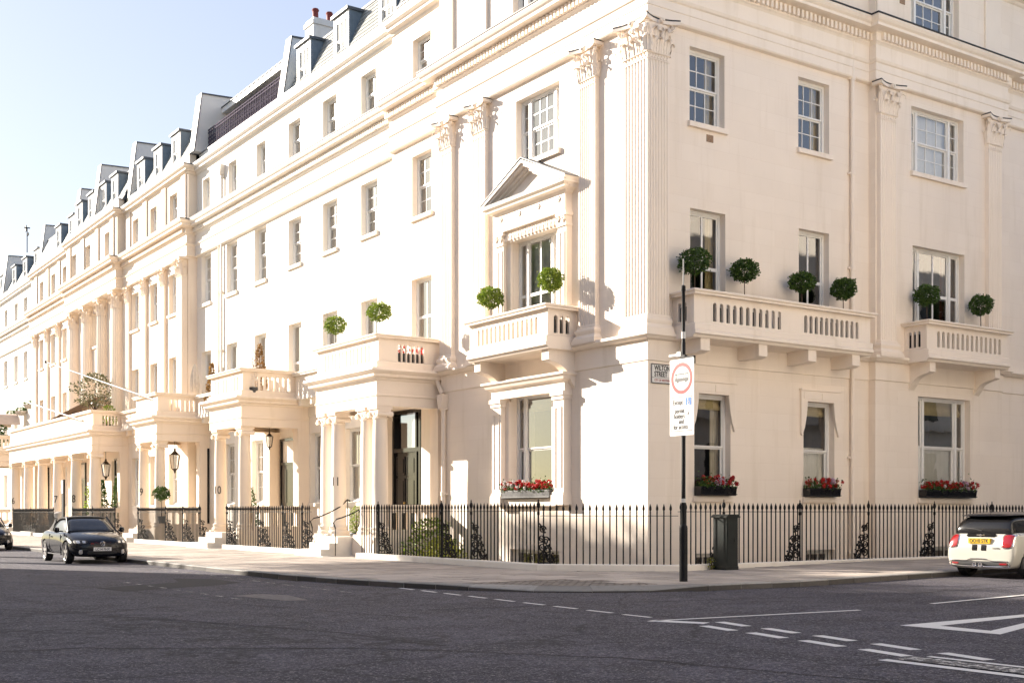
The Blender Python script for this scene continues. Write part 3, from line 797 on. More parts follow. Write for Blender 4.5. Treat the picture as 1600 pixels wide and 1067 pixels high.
# ionic porch column ---------------------------------------------------------
def ionic_column(parent, F, r, z0, zt, mat, name='column'):
    H = round(zt - z0, 2)
    def sh():
        m = MB(); m.box(-r*1.42, r*1.42, -r*1.42, r*1.42, 0, 0.12)
        m.lathe([(r*1.38, 0.12), (r*1.42, 0.17), (r*1.36, 0.22), (r*1.18, 0.25), (r*1.16, 0.28), (r*1.25, 0.31), (r*1.25, 0.35), (r*1.1, 0.38), (r*1.02, 0.44), (r, 0.5), (r*0.99, H*0.45), (r*0.95, H*0.72), (r*0.87, H-0.42), (r*0.95, H-0.40), (r*0.95, H-0.37), (r*0.87, H-0.36), (r*0.87, H-0.24)], 28)
        return m.mesh(name, mat, smooth=True)
    c = link(name, cached(('ion', r, H, mat), sh), parent, F @ T((0, 0, z0)))
    def cp():
        m = MB(); q = r*0.87; 
        m.lathe([(q, -0.30), (q*1.18, -0.24), (q*1.22, -0.19), (q*1.12, -0.16)], 24)
        m.box(-q*1.35, q*1.35, -q*1.05, q*1.05, -0.19, -0.10)
        m.box(-q*1.40, q*1.40, -q*1.30, q*1.30, -0.10, 0.0)
        for s in (-1, 1):
            # side bolster and front/back scrolls
            m.M = T((s*q*1.30, 0, -0.26)) @ Matrix.Rotation(R(90), 4, 'X')
            m.lathe([(q*0.40, -q*1.15), (q*0.30, -q*0.5), (q*0.26, 0), (q*0.30, q*0.5), (q*0.40, q*1.15)], 14)
            m.M = None
            for t in (-1, 1):
                volute(m, q*0.42, 0.05, T((s*q*1.30, t*q*1.17, -0.26)), 2.0, 30, flip=-s)
                m.M = T((s*q*1.30, t*q*1.17, -0.26)) @ Matrix.Rotation(R(90), 4, 'X'); m.lathe([(q*0.11, -.04), (q*0.11, .04)], 8); m.M = None
        return m.mesh('capital', mat, smooth=True)
    link('capital', cached(('ionc', r, mat), cp), c, F @ T((0, 0, zt)))
    return c
# arched balustrade ------------------------------------------------------------
def baluster_mesh(pitch, slot, h, th, mat):
    def mk():
        m = MB(); a = slot / 2; hp = pitch / 2; zs = h - a; pts = []
        pts += [(-(hp - a), 0), (hp - a, 0)]
        arc = [(hp - a * math.cos(t), zs + a * math.sin(t)) for t in [k * math.pi / 2 / 4 for k in range(5)]]
        pts += arc + [(-x, z) for x, z in arc[::-1]]
        m.prism(pts, 1, -th/2, th/2); return m.mesh('baluster', mat)
    return cached(('bal', pitch, slot, h, th, mat), mk)
def balustrade_run(parent, F, u0, u1, groups, z0, z1, mat, th=0.08, slot=0.125, base=0.24, head=0.28):
    """pierced parapet in local frame, centre line o=0. groups = [(ua, ub, n)] slotted stretches; rest is solid"""
    m = MB(); groups = sorted(groups); zb, zt = z0 + base, z1 - head
    m.box(u0, u1, -th/2, th/2, z0, zb); m.box(u0, u1, -th/2, th/2, zt, z1 - 0.10)
    prev = u0
    for ua, ub, n in groups:
        if ua > prev: m.box(prev, ua, -th/2, th/2, zb, zt)
        prev = ub
    if prev < u1: m.box(prev, u1, -th/2, th/2, zb, zt)
    me = m.mesh('parapet_wall', mat); link('parapet_wall', me, parent, F)
    for ua, ub, n in groups:
        pitch = round((ub - ua) / n, 3); bm_ = baluster_mesh(pitch, slot, round(zt - zb, 3), th, mat)
        for k in range(n + 1):
            u = ua + pitch * k
            if k in (0, n):
                def half(sgn):
                    def mk():
                        q = MB(); a = slot/2; hp = pitch/2; zs = (zt - zb) - a
                        arc = [(hp - a*math.cos(t), zs + a*math.sin(t)) for t in [j*math.pi/2/4 for j in range(5)]]
                        pts = [(0, 0), (hp - a, 0)] + arc + [(0, zt - zb)]
                        if sgn < 0: pts = [(-x, z) for x, z in pts][::-1]
                        q.prism(pts, 1, -th/2, th/2); return q.mesh('baluster', mat)
                    return cached(('balh', pitch, slot, round(zt-zb, 3), th, mat, sgn), mk)
                link('baluster', half(1 if k == 0 else -1), parent, F @ T((u, 0, zb)))
            else: link('baluster', bm_, parent, F @ T((u, 0, zb)))
COPING = [(-0.10, 0.0), (0.13, 0.0), (0.14, -0.03), (0.12, -0.06), (0.09, -0.07), (0.09, -0.12), (-0.10, -0.12)]
def coping(m, path, z): m.sweep(path, [(a, z + b) for a, b in COPING], True)

def ball_tree_mesh(r, n, key, mat='leaf_bay', leafs=0.05):
    def mk():
        rnd = random.Random(key); m = MB()
        for k in range(n):
            d = Vector((rnd.gauss(0, 1), rnd.gauss(0, 1), rnd.gauss(0, 1))).normalized()
            lump = 1 + 0.07*math.sin(d.x*7 + key) + 0.07*math.sin(d.y*9 + d.z*5)
            rr = r * lump * (rnd.random() ** 0.22); c = d * rr
            c.z *= 0.92
            if rnd.random() < 0.03: c *= 1.16
            t = Vector((rnd.gauss(0, 1), rnd.gauss(0, 1), rnd.gauss(0, 1)))
            a = (d * 0.8 + t * 0.6).normalized(); b = a.cross(Vector((rnd.gauss(0, 1), rnd.gauss(0, 1), rnd.gauss(0, 1)))).normalized()
            L = leafs * rnd.uniform(0.7, 1.35); W = L * 0.42
            m.poly([c, c + a*L*0.5 + b*W, c + a*L, c + a*L*0.5 - b*W])
        return m.mesh('foliage', mat)
    return cached(('ball', r, n, key, mat, leafs), mk)
def topiary(x, y, z, label, r=0.36, stem=0.75, pot=True, group='clipped bay balls on the balconies', key=1, mat='leaf_bay'):
    t = thing('topiary_ball_tree', (x, y, z), label, 'topiary', group, rz=random.random()*6)
    W0 = WM[t]
    m = MB(); m.tube([(0, 0, 0.25), (0.01, 0.005, stem*0.5), (-0.005, 0.01, stem + 0.2)], 0.016, 6, 0.012)
    link('trunk', m.mesh('trunk', 'bark'), t, W0)
    rv = random.Random(int(x*100) + int(y*37)); key = rv.randint(1, 60)
    link('foliage', ball_tree_mesh(r, 2100, key, mat, 0.058), t, W0 @ T((rv.uniform(-.02, .02), 0, stem + r)) @ Matrix.Rotation(rv.uniform(-.2, .2), 4, 'X') @ Matrix.Diagonal((rv.uniform(.93, 1.08), rv.uniform(.93, 1.05), rv.uniform(.84, 1.0), 1)))
    if pot:
        def mk():
            m = MB(); m.lathe([(0.13, 0), (0.19, 0.28), (0.21, 0.28), (0.21, 0.34), (0.18, 0.34), (0.17, 0.30)], 16); return m.mesh('pot', 'terrace_leaf_box', True)
        link('pot', cached('pot', mk), t, W0)
    return t

# ------------------------------------------------------------------ mouldings shared by the whole terrace
ENT = [(-0.2, 15.83), (0.60, 15.74), (0.62, 15.66), (0.57, 15.58), (0.51, 15.53), (0.51, 15.45), (0.27, 15.42), (0.21, 15.38), (0.21, 15.15), (0.17, 15.12), (0.13, 15.07), (0.13, 14.67), (0.21, 14.64), (0.18, 14.57), (0.14, 14.54), (0.14, 14.33), (0.12, 14.32), (0.12, 14.08), (0.16, 14.06), (0.13, 14.02), (0.0, 14.0)]
ENTLEAD = [(-0.2, 15.852), (0.63, 15.765), (0.63, 15.725), (0.58, 15.725)]
LEDGE = [(-0.05, 6.0), (0.25, 6.0), (0.25, 5.93), (0.20, 5.90), (0.16, 5.86), (0.13, 5.85), (0.035, 5.83), (0.035, 5.31), (0.0, 5.285)]
UPC = [(-0.2, 18.56), (0.33, 18.52), (0.34, 18.43), (0.27, 18.36), (0.22, 18.33), (0.22, 18.25), (0.08, 18.20), (0.05, 18.12), (0.0, 18.08)]
UPL = [(-0.2, 18.575), (0.355, 18.545), (0.355, 18.50), (0.3, 18.50)]
BLOCK = [(-0.35, 19.16), (-0.12, 19.14), (-0.12, 18.53)]
BLOCKL = [(-0.38, 19.19), (-0.09, 19.165), (-0.09, 19.12), (-0.15, 19.12)]
def mould(name, prof, path, mat, parent, dz=0):
    m = MB(); m.sweep(path, [(a, b + dz) for a, b in prof]); return link(name, m.mesh(name, mat), parent)
def dentils(path, mat, parent):
    m = MB()
    for a, b in zip(path, path[1:]):
        a, b = Vector(a), Vector(b); d = b - a; L = d.length
        if L < 1: continue
        d.normalize(); n = Vector((d.y, -d.x)); k = 0; s = -0.2 if False else 0.05
        ang = math.atan2(d.y, d.x)
        while s < L + 0.02:
            p = a + d * s + n * 0.26
            m.M = T((p.x, p.y, 15.285)) @ Matrix.Rotation(ang, 4, 'Z'); m.box(-0.046, 0.046, -0.055, 0.075, -0.10, 0.10); s += 0.172
    m.M = None
    link('dentil_course', m.mesh('dentil_course', mat), parent, kind='stuff')
def house(name, label, loc): return thing(name, loc, label, 'house')
def mansard(parent, F, u0, u1, slates=False, back=9.0):
    m = MB(); m.M = F
    m.poly([(u0, -0.3, 19.1), (u1, -0.3, 19.1), (u1, -1.15, 21.15), (u0, -1.15, 21.15)]); m.poly([(u0, -1.15, 21.15), (u1, -1.15, 21.15), (u1, -back, 21.6), (u0, -back, 21.6)])
    m.poly([(u0, -0.3, 19.1), (u0, -1.15, 21.15), (u0, -back, 21.6), (u0, -back, 19.1)]); m.poly([(u1, -0.3, 19.1), (u1, -back, 19.1), (u1, -back, 21.6), (u1, -1.15, 21.15)])
    m.poly([(u0, -back, -2.6), (u0, -back, 21.6), (u1, -back, 21.6), (u1, -back, -2.6)])
    m.M = None
    r = link('roof', m.mesh('roof', 'lead'), parent)
    q = MB(); q.M = F; q.box(u0, u1, -1.22, -1.08, 21.10, 21.19); q.M = None
    link('ridge_lead', q.mesh('ridge_lead', 'lead_black'), r)
    s = MB(); n = 10; L = math.hypot(0.85, 2.05); ds = Vector((0, -0.85 / L, 2.05 / L)); nn = Vector((0, 2.05 / L, 0.85 / L))
    for j in range(n):
        u = u0 + (0.16 if j % 2 else 0.0)
        while u < u1 - 0.05:
            a, b = u + 0.006, min(u + 0.314, u1)
            p0 = Vector((0, -0.3, 19.1)) + ds * (j * L / n) ; p1 = p0 + ds * (L / n)
            lo = p0 + nn * 0.030; hi = p1 + nn * 0.012
            pts = [F @ Vector((a, lo.y, lo.z)), F @ Vector((b, lo.y, lo.z)), F @ Vector((b, hi.y, hi.z)), F @ Vector((a, hi.y, hi.z))]
            s.poly(pts)
            lo2 = p0 + nn*0.008; s.poly([pts[0], F @ Vector((a, lo2.y, lo2.z)), F @ Vector((b, lo2.y, lo2.z)), pts[1]])
            u += 0.32
    link('slates', s.mesh('slates', 'slate'), r, kind='stuff')
    return r
def dormer(parent, F, w=1.3, z0=19.2, z1=20.95, far=False):
    """F at wall face centre u; front stands 0.42 behind the wall face"""
    o = -0.42; hw = w/2
    m = MB()
    m.box(-hw, -hw + 0.08, o - 0.1, o, z0, z1); m.box(hw - 0.08, hw, o - 0.1, o, z0, z1); m.box(-hw + 0.08, hw - 0.08, o - 0.1, o, z1 - 0.12, z1); m.box(-hw+.08, hw-.08, o - 0.1, o, z0, z0 + 0.08)
    d = link('dormer', cached(('dorm', w, z0, z1), lambda: m.mesh('dormer', 'sash_paint')), parent, F)
    def cheek(s):
        c = MB(); c.prism([(o - 0.05, z0), (o - 0.05, z1), (o - 0.75, z1 + 0.02), (o + 0.02 - 0.10, z0)], 0, s*hw - 0.02, s*hw + 0.02)
        return c.mesh('cheek', 'lead_cheek')
    for s in (-1, 1): link('cheek', cached(('ck', w, z0, z1, s), lambda: cheek(s)), d, F)
    def top():
        c = MB(); c.box(-hw - 0.09, hw + 0.09, o - 0.95, o + 0.10, z1 - 0.01, z1 + 0.10); return c.mesh('lead_roof', 'lead')
    link('lead_roof', cached(('dt', w, z1), top), d, F)
    def sash():
        f, P = sash_mesh(w - 0.16, z1 - z0 - 0.2, 3, 1, 0, 0.45, False)
        return f.mesh('window', 'sash_paint'), P
    me, P = cached(('dsash', w, z0, z1, far), sash)
    M = F @ T((0, o - 0.02, z0 + 0.08))
    sw = link('window', me, d, M)
    def pn():
        q = MB()
        for a, b, c, e, oo in P: q.poly([(a, oo, c), (a, oo, e), (b, oo, e), (b, oo, c)])
        q2 = q; return q2.mesh('pane', 'glass')
    def bd():
        q = MB(); x = hw - .08; q.poly([(-x, -.13, 0), (x, -.13, 0), (x, -.13, z1-z0-.2), (-x, -.13, z1-z0-.2)]); return q.mesh('blind', 'net_curtain')
    # glass and blind sit straight under the dormer
    link('pane', cached(('dp', w, z0, z1, far), pn), d, M); link('blind', cached(('db', w, z0, z1), bd), d, M)
    return d
def party_wall(parent, y, off, thick=0.45, mat='stucco_attic', h=21.7, back=2.6):
    m = MB(); F = FL(y, off)
    m.M = F; m.prism([(-0.16, 19.15), (-0.55, h), (-back, h + 0.12), (-back - 0.2, 19.15)], 0, -thick/2, thick/2)
    pw = link('party_wall', m.mesh('party_wall', mat), parent)
    q = MB(); q.M = F; q.prism([(-0.10, 19.15), (-0.50, h + 0.06), (-back, h + 0.19), (-back, h + 0.12), (-0.54, h), (-0.15, 19.15)], 0, -thick/2 - 0.05, thick/2 + 0.05)
    link('lead_coping', q.mesh('lead_coping', 'lead'), pw)
    return pw
def strip(m, F, w, p, z0, z1):
    m.M = F; m.box(-w/2, w/2, -0.02, p, z0, z1); m.M = None
def downpipe(parent, F, z0, z1, mat, r=0.05, joints=None, hopper=None):
    m = MB(); m.M = F; m.lathe([(r, z0), (r, z1)], 12, c=(0, 0.09))
    z = z0 + 1.2
    while z < z1: m.lathe([(r*1.35, z), (r*1.35, z + 0.12)], 12, c=(0, 0.09)); m.box(-r*2.2, r*2.2, 0, 0.09, z + 0.03, z + 0.08); z += 2.75
    if hopper: m.prism([(-0.08, hopper-0.15), (0.08, hopper-0.15), (0.17, hopper+0.2), (0.17, hopper + 0.32), (-0.17, hopper + 0.32), (-0.17, hopper+0.2)], 1, 0.0, 0.24)
    m.M = None
    return link('downpipe', m.mesh('downpipe', mat, smooth=True), parent)

# ================================================================== CORNER HOUSE
CM = 'stucco_cream'
corner = house('corner_house', 'big cream stucco corner house with fluted pilasters and two facades', (0, 0, 0))
FP = [(0.2, 13.95), (0.2, 10.2), (0, 10.2), (0, 0), (8.53, 0), (8.53, -0.25), (14.75, -0.25), (14.75, 0), (34, 0)]
W = MB()
SILLZ = 1.86
opsL = [(3.95, 6.2, 1.86, 4.86), (3.95, 6.1, 6.05, 9.42), (3.79, 5.96, 11.66, 13.56), (4.0, 6.13, 16.15, 17.9), (3.8, 6.27, -1.6, 0.33)]
wall_panel(W, FL(0, 0), 0, 10.2, -2.6, 18.1, opsL)
opsA2 = [(11.22, 12.55, 11.47, 13.56), (11.22, 12.6, 6.0, 9.36), (11.28, 12.5, 16.1, 17.52)]
wall_panel(W, FL(0, -0.2), 10.2, 13.95, 5.3, 18.1, opsA2)
W.poly([(0, 10.2, -2.6), (0.45, 10.2, -2.6), (0.45, 10.2, 18.1), (0, 10.2, 18.1)])
opsR = [(1.43, 2.69, 11.66, 13.62), (5.54, 6.82, 11.66, 13.66), (1.45, 2.72, 6.05, 9.39), (5.56, 6.81, 6.05, 9.40), (1.6, 2.91, 1.86, 4.55), (5.75, 7.04, 1.86, 4.55), (1.65, 2.95, -1.6, 0.33), (5.84, 7.05, -1.6, 0.35)]
def flip(ops): return [(-o[1], -o[0]) + tuple(o[2:]) for o in ops]
wall_panel(W, FR(0, 0), -8.53, 0, -2.6, 18.1, flip(opsR))
opsR2 = [(10.18, 12.73, 11.69, 13.65), (10.24, 12.78, 6.05, 9.46), (10.5, 13.07, 1.86, 4.93), (10.6, 13.1, -1.6, 0.36), (10.15, 12.5, 16.05, 17.95)]
wall_panel(W, FR(0, 0.25), -14.75, -8.53, -2.6, 18.1, flip(opsR2))
opsR3 = [(18.0, 19.3, 11.66, 13.6), (22.5, 23.8, 11.66, 13.6), (18.0, 19.3, 6.3, 9.4), (22.5, 23.8, 6.3, 9.4), (18.0, 19.3, 1.86, 4.6), (22.5, 23.8, 1.86, 4.6)]
wall_panel(W, FR(0, 0), -34, -14.75, -2.6, 18.1, flip(opsR3))
W.poly([(8.53, 0, -2.6), (8.53, -0.25, -2.6), (8.53, -0.25, 18.1), (8.53, 0, 18.1)]); W.poly([(14.75, 0, -2.6), (14.75, 0, 18.1), (14.75, -0.25, 18.1), (14.75, -0.25, -2.6)])
W.poly([(34, 0, -2.6), (34, 12, -2.6), (34, 12, 18.1), (34, 0, 18.1)])
link('wall', W.mesh('wall', 'stucco_ashlar'), corner)
mould('cornice', ENT, FP, CM, corner); mould('lead_flashing', ENTLEAD, FP, 'lead_black', corner); dentils(FP, CM, corner)
mould('string_course', LEDGE, FP[1:], CM, corner)
mould('upper_cornice', UPC, FP, CM, corner); mould('lead_flashing', UPL, FP, 'lead', corner)
mould('parapet', BLOCK, FP, CM, corner); mould('lead_flashing', BLOCKL, FP, 'lead', corner)
# attic paint is whiter on the side street pavilion: raised panels
def attic_strip(parent, F, w, p, mat):
    def mk():
        a = MB(); a.box(-w/2, w/2, -0.02, p, 15.8, 18.12); return a.mesh('attic_strip', mat)
    link('attic_strip', cached(('as', w, p, mat), mk), parent, F)
for y in (9.83, 7.85, 2.4): attic_strip(corner, FL(y, 0), 0.78, 0.09, CM)
attic_strip(corner, FL(0.35, 0), 0.86, 0.09, CM); attic_strip(corner, FR(0.4, 0), 0.9, 0.091, CM)
for x in (8.95, 14.2): attic_strip(corner, FR(x, 0.25), 0.8, 0.06, CM)
# roof of the corner house
rm = MB()
def hip(o, z): return [(0 + o, 13.95, z), (0 + o, 0 + o, z), (34 - o, 0 + o, z)]
a, b = hip(0.35, 19.1), hip(1.2, 21.15)
rm.poly([a[0], a[1], b[1], b[0]]); rm.poly([a[1], a[2], b[2], b[1]]); rm.poly([b[0], b[1], b[2], (34, 12, 21.5), (9.5, 13.95, 21.5)]); rm.poly([a[2], (34, 12, 19.1), (34, 12, 21.5), b[2]])
rm.poly([(34, 12, -2.6), (9.5, 13.95, -2.6), (9.5, 13.95, 21.5), (34, 12, 21.5)])
link('roof', rm.mesh('roof', 'lead'), corner)
s = MB(); L_ = math.hypot(0.85, 2.05)
for j in range(10):
    y = 13.9 - (0.16 if j % 2 else 0)
    while y > 2.5:
        o0, o1 = 0.35 + 0.85*j/10, 0.35 + 0.85*(j+1)/10; z0_, z1_ = 19.1 + 2.05*j/10, 19.1 + 2.05*(j+1)/10
        s.poly([(o0 - .03, y, z0_ + .012), (o0 - .03, y - .314, z0_ + .012), (o1 - .012, y - .314, z1_ + .005), (o1 - .012, y, z1_ + .005)]); y -= 0.32
link('slates', s.mesh('slates', 'slate'), corner, kind='stuff')
dormer(corner, FL(11.95, -0.2)); dormer(corner, FL(8.9, 0)); dormer(corner, FL(5.0, 0)); dormer(corner, FR(4.0, 0)); dormer(corner, FR(11.4, 0.0))
# pilasters on the main street front
pilaster_parts(corner, FL(9.78, 0), 0.72, 0.14); pilaster_parts(corner, FL(7.80, 0), 0.72, 0.14); pilaster_parts(corner, FL(2.36, 0), 0.72, 0.14)
pilaster_parts(corner, FR(8.96, 0.25), 0.74, 0.14); pilaster_parts(corner, FR(14.2, 0.25), 0.72, 0.14)
def corner_pier():
    p, wl_, wr = 0.14, 0.80, 0.60; z0, zc, zt = 5.97, 13.10, 14.02; H = zt - zc
    m = MB()
    pts = [(0.02, wl_), (-p, wl_)] + flute_line((-p, wl_), (-p, -p), 7, 0.028) + [(-p, -p)] + flute_line((-p, -p), (wr, -p), 7, 0.028) + [(wr, -p), (wr, 0.02), (0.02, 0.02)]
    m.prism(pts, 2, z0 + 0.5, zc)
    pier = link('pilaster', m.mesh('pilaster', CM), corner)
    m = MB(); path = [(0.02, wl_), (-p, wl_), (-p, -p), (wr, -p), (wr, 0.02)]
    prof = [(0.0, z0+0.50), (0.02, z0+0.48), (0.025, z0+0.42), (0.055, z0+0.39), (0.065, z0+0.34), (0.055, z0+0.29), (0.04, z0+0.25), (0.07, z0+0.19), (0.09, z0+0.15), (0.09, z0+0.10), (0.10, z0+0.10), (0.10, z0)]
    m.sweep(path, prof); link('base', m.mesh('base', CM), pier)
    m = MB()
    m.prism([(0.02, wl_*0.97), (-p, wl_*0.97), (-p, -p), (wr*0.96, -p), (wr*0.96, 0.02), (0.02, 0.02)], 2, zc + .001, zc + H*0.86)
    m.sweep(path, [(0.0, zc+0.07), (0.03, zc+0.05), (0.03, zc+0.01), (0.0, zc-0.01)], True); m.sweep(path, [(0.0, zc-0.13), (0.012, zc-0.13), (0.012, zc-0.16), (0, zc-.16)], True)
    for k in range(7):
        y = wl_ - (wl_ + p) * (0.05 + 0.9*(k+.5)/7); m.box(-p-0.02, -p+.01, y-.03, y+.03, zc-.12, zc-.075)
        x = -p + (wr + p) * (0.05 + 0.9*(k+.5)/7); m.box(x-.03, x+.03, -p-.02, -p+.01, zc-.12, zc-.075)
    ML = T((-p, (wl_ - p)/2, zc)) @ Matrix.Rotation(R(90), 4, 'Z'); MR = T(((wr - p)/2, -p, zc)) @ Matrix.Rotation(R(180), 4, 'Z')
    face_leaves(m, wl_ + p, H, ML); face_leaves(m, wr + p, H, MR)
    leaf(m, 0.3, H*0.40, H*0.26, T((-p, -p, zc + .02)) @ Matrix.Rotation(R(135), 4, 'Z')); leaf(m, 0.28, H*0.66, H*0.32, T((-p, -p, zc + .02)) @ Matrix.Rotation(R(135), 4, 'Z'))
    corner_volute(m, H, (-p*.9, -p*.9, zc + H*.93), R(225)); corner_volute(m, H, (-p*.9, wl_*.98, zc + H*.93), R(138)); corner_volute(m, H, (wr*.98, -p*.9, zc + H*.93), R(-48))
    for pos, ang in (((-p*.6, wl_, zc), 0), ((wr, -p*.6, zc), -90)):
        leaf(m, 0.18, H*0.40, H*0.26, T(pos) @ Matrix.Rotation(R(ang), 4, 'Z')); leaf(m, 0.16, H*0.66, H*0.30, T(pos) @ Matrix.Rotation(R(ang + 40), 4, 'Z'))
    e = 0.20
    ol = [(0.02, wl_ + e)] + abacus_outline([((-p-e, wl_+e), (-p-e, -p-e), (-1, 0), 0.20), ((-p-e, -p-e), (wr+e, -p-e), (0, -1), 0.20)]) + [(wr+e, 0.02), (0.02, 0.02)]
    m.prism(ol, 2, zt - H*0.13, zt - H*0.02); link('capital', m.mesh('capital', CM, smooth=True), pier)
    m = MB(); e = 0.206
    ol = [(0.02, wl_ + e)] + abacus_outline([((-p-e, wl_+e), (-p-e, -p-e), (-1, 0), 0.20), ((-p-e, -p-e), (wr+e, -p-e), (0, -1), 0.20)]) + [(wr+e, 0.02), (0.02, 0.02)]
    m.prism(ol, 2, zt - H*0.035, zt + 0.004); link('lead_cap', m.mesh('lead_cap', 'lead_black'), pier)
corner_pier()
# windows, main street
def WL(y0, y1, off, z0, z1, **k): return window(k.pop('parent', corner), FL((y0+y1)/2, off), y1 - y0, z0, z1, **k)
def WR(x0, x1, off, z0, z1, **k): return window(k.pop('parent', corner), FR((x0+x1)/2, off), x1 - x0, z0, z1, **k)
WL(3.79, 5.96, 0, 11.66, 13.56, nx=3, ny=2, side=0.34, sill=0.16, cur='net')
WL(3.95, 6.10, 0, 6.05, 9.42, nx=2, ny=1, side=0.34, casement=True, mid=0.52, cur='net')  # net curtain added to pale the panes in place of reflected sky
WL(3.95, 6.20, 0, 1.86, 4.86, nx=1, ny=1, side=0.30, mid=0.47, cur='both', blind=0.16)
WL(4.0, 6.13, 0, 16.15, 17.9, nx=3, ny=1, side=0.3, cur='none')
WL(3.8, 6.27, 0, -1.6, 0.33, nx=3, ny=1, cur='none', merge=True)
WL(11.22, 12.55, -0.2, 11.47, 13.56, nx=3, ny=2, sill=0.15, cur='left', blind=0.5)
WL(11.22, 12.60, -0.2, 6.0, 9.36, nx=2, ny=1, casement=True, mid=0.62, cur='both', curmat='blind')
WL(11.28, 12.50, -0.2, 16.1, 17.52, nx=3, ny=2, cur='none', merge=True)
# windows, side street
WR(1.43, 2.69, 0, 11.66, 13.62, nx=3, ny=2, sill=0.15, cur='left', curmat='blind', blind=0.0)
WR(5.54, 6.82, 0, 11.66, 13.66, nx=3, ny=2, sill=0.15, cur='left', curmat='blind')
WR(10.18, 12.73, 0.25, 11.69, 13.65, nx=3, ny=2, side=0.36, sill=0.15, cur='net')
WR(10.15, 12.50, 0.25, 16.05, 17.95, nx=3, ny=2, side=0.32, cur='none')
WR(1.45, 2.72, 0, 6.05, 9.39, nx=2, ny=1, casement=True, mid=0.56, cur='left', curmat='blind')
WR(5.56, 6.81, 0, 6.05, 9.40, nx=2, ny=1, casement=True, mid=0.58, cur='none')
WR(10.24, 12.78, 0.25, 6.05, 9.46, nx=2, ny=1, side=0.38, casement=True, mid=0.6, cur='both', curmat='red_curtain')
WR(1.60, 2.91, 0, 1.86, 4.55, nx=1, ny=1, mid=0.48, cur='both', blind=0.14, sill=0.16)
WR(5.75, 7.04, 0, 1.86, 4.55, nx=1, ny=1, mid=0.48, cur='halfnet', blind=0.14, sill=0.16)
WR(10.5, 13.07, 0.25, 1.86, 4.93, nx=1, ny=1, side=0.36, mid=0.5, cur='halfnet', blind=0.17, sill=0.16)
for a, b in ((1.65, 2.95), (5.84, 7.05)): WR(a, b, 0, -1.6, 0.34, nx=3, ny=1, cur='none', merge=True)
WR(10.6, 13.1, 0.25, -1.6, 0.36, nx=3, ny=1, side=.3, cur='none', merge=True)
for a, b, c, d in ((18.0, 19.3, 11.66, 13.6), (22.5, 23.8, 11.66, 13.6), (18.0, 19.3, 6.3, 9.4), (22.5, 23.8, 6.3, 9.4), (18.0, 19.3, 1.86, 4.6), (22.5, 23.8, 1.86, 4.6)):
    WR(a, b, 0, c, d, nx=3, ny=2, merge=True, sill=0.15)
# architrave round the tripartite windows
def surround(parent, F, w, z0, z1, bw=0.10, p=0.03, mat=CM):
    m = MB(); m.M = F
    m.box(-w/2 - bw, -w/2, 0, p, z0, z1 + bw); m.box(w/2, w/2 + bw, 0, p, z0, z1 + bw); m.box(-w/2, w/2, 0, p, z1, z1 + bw); m.M = None
    return link('architrave', m.mesh('architrave', mat), parent)
# lambrequin hoods over the two narrow ground floor windows
def hood(F, w, z):
    m = MB(); h = 0.62; a = w/2 + 0.13; n = 8
    left = [(-a, z - 0.92), (-a, z + 0.30), (a, z + 0.30), (a, z - 0.92), (w/2 + 0.03, z - 0.98), (w/2 - 0.02, z - 0.88), (w/2 - 0.10, z - 0.30), (w/2 - 0.13, z + 0.0), (-w/2 + 0.13, z + 0.0), (-w/2 + 0.10, z - 0.30), (-w/2 + 0.02, z - 0.88), (-w/2 - 0.03, z - 0.98)]
    m.M = F
    # built from convex pieces: head board and two scalloped cheeks
    m.box(-a, a, 0.0, 0.07, z, z + 0.30); m.box(-a - 0.03, a + 0.03, 0.0, 0.10, z + 0.30, z + 0.35)
    m.box(-a + .10, -0.04, 0.07, 0.085, z + 0.06, z + 0.24); m.box(0.04, a - .10, 0.07, 0.085, z + 0.06, z + 0.24)
    for s in (-1, 1):
        seg = [(w/2 - 0.13, z), (w/2 - 0.11, z - 0.25), (w/2 - 0.07, z - 0.5), (w/2 - 0.01, z - 0.75), (w/2 + 0.04, z - 0.86)]
        for (x0, za), (x1, zb) in zip(seg, seg[1:]):
            q = [(s*x0, za), (s*a, za), (s*a, zb), (s*x1, zb)]
            m.prism(q if s > 0 else q[::-1], 1, 0.0, 0.07)
        m.prism([(s*(w/2 + .04), z - .86), (s*a, z - .86), (s*a, z - .92), (s*(w/2 + .08), z - .97)], 1, 0, .07)
    m.M = None
    link('window_hood', m.mesh('window_hood', CM), corner)
hood(FR(2.25, 0), 1.35, 4.55); hood(FR(6.40, 0), 1.35, 4.55)
# downpipe on the side street, air bricks
downpipe(corner, FR(7.72, 0), -1.0, 15.1, CM, 0.062); downpipe(corner, FL(9.98, 0), -2.0, 4.95, CM, 0.075, hopper=4.9)
m = MB(); m.tube([(-0.1, 10.05, 5.25), (-0.12, 10.25, 5.55), (-0.12, 10.35, 5.75)], 0.07, 8); link('downpipe_bend', m.mesh('downpipe_bend', CM, True), corner)
for (F, z) in ((FR(2.15, 0), 11.22), (FR(9.75, 0.25), 16.6), (FL(10.4, -.2), 10.2)):
    m = MB(); m.M = F; m.box(-0.12, 0.12, -.01, 0.012, z, z + 0.19); m.M = None; link('air_brick', m.mesh('air_brick', 'vent_brick'), corner)
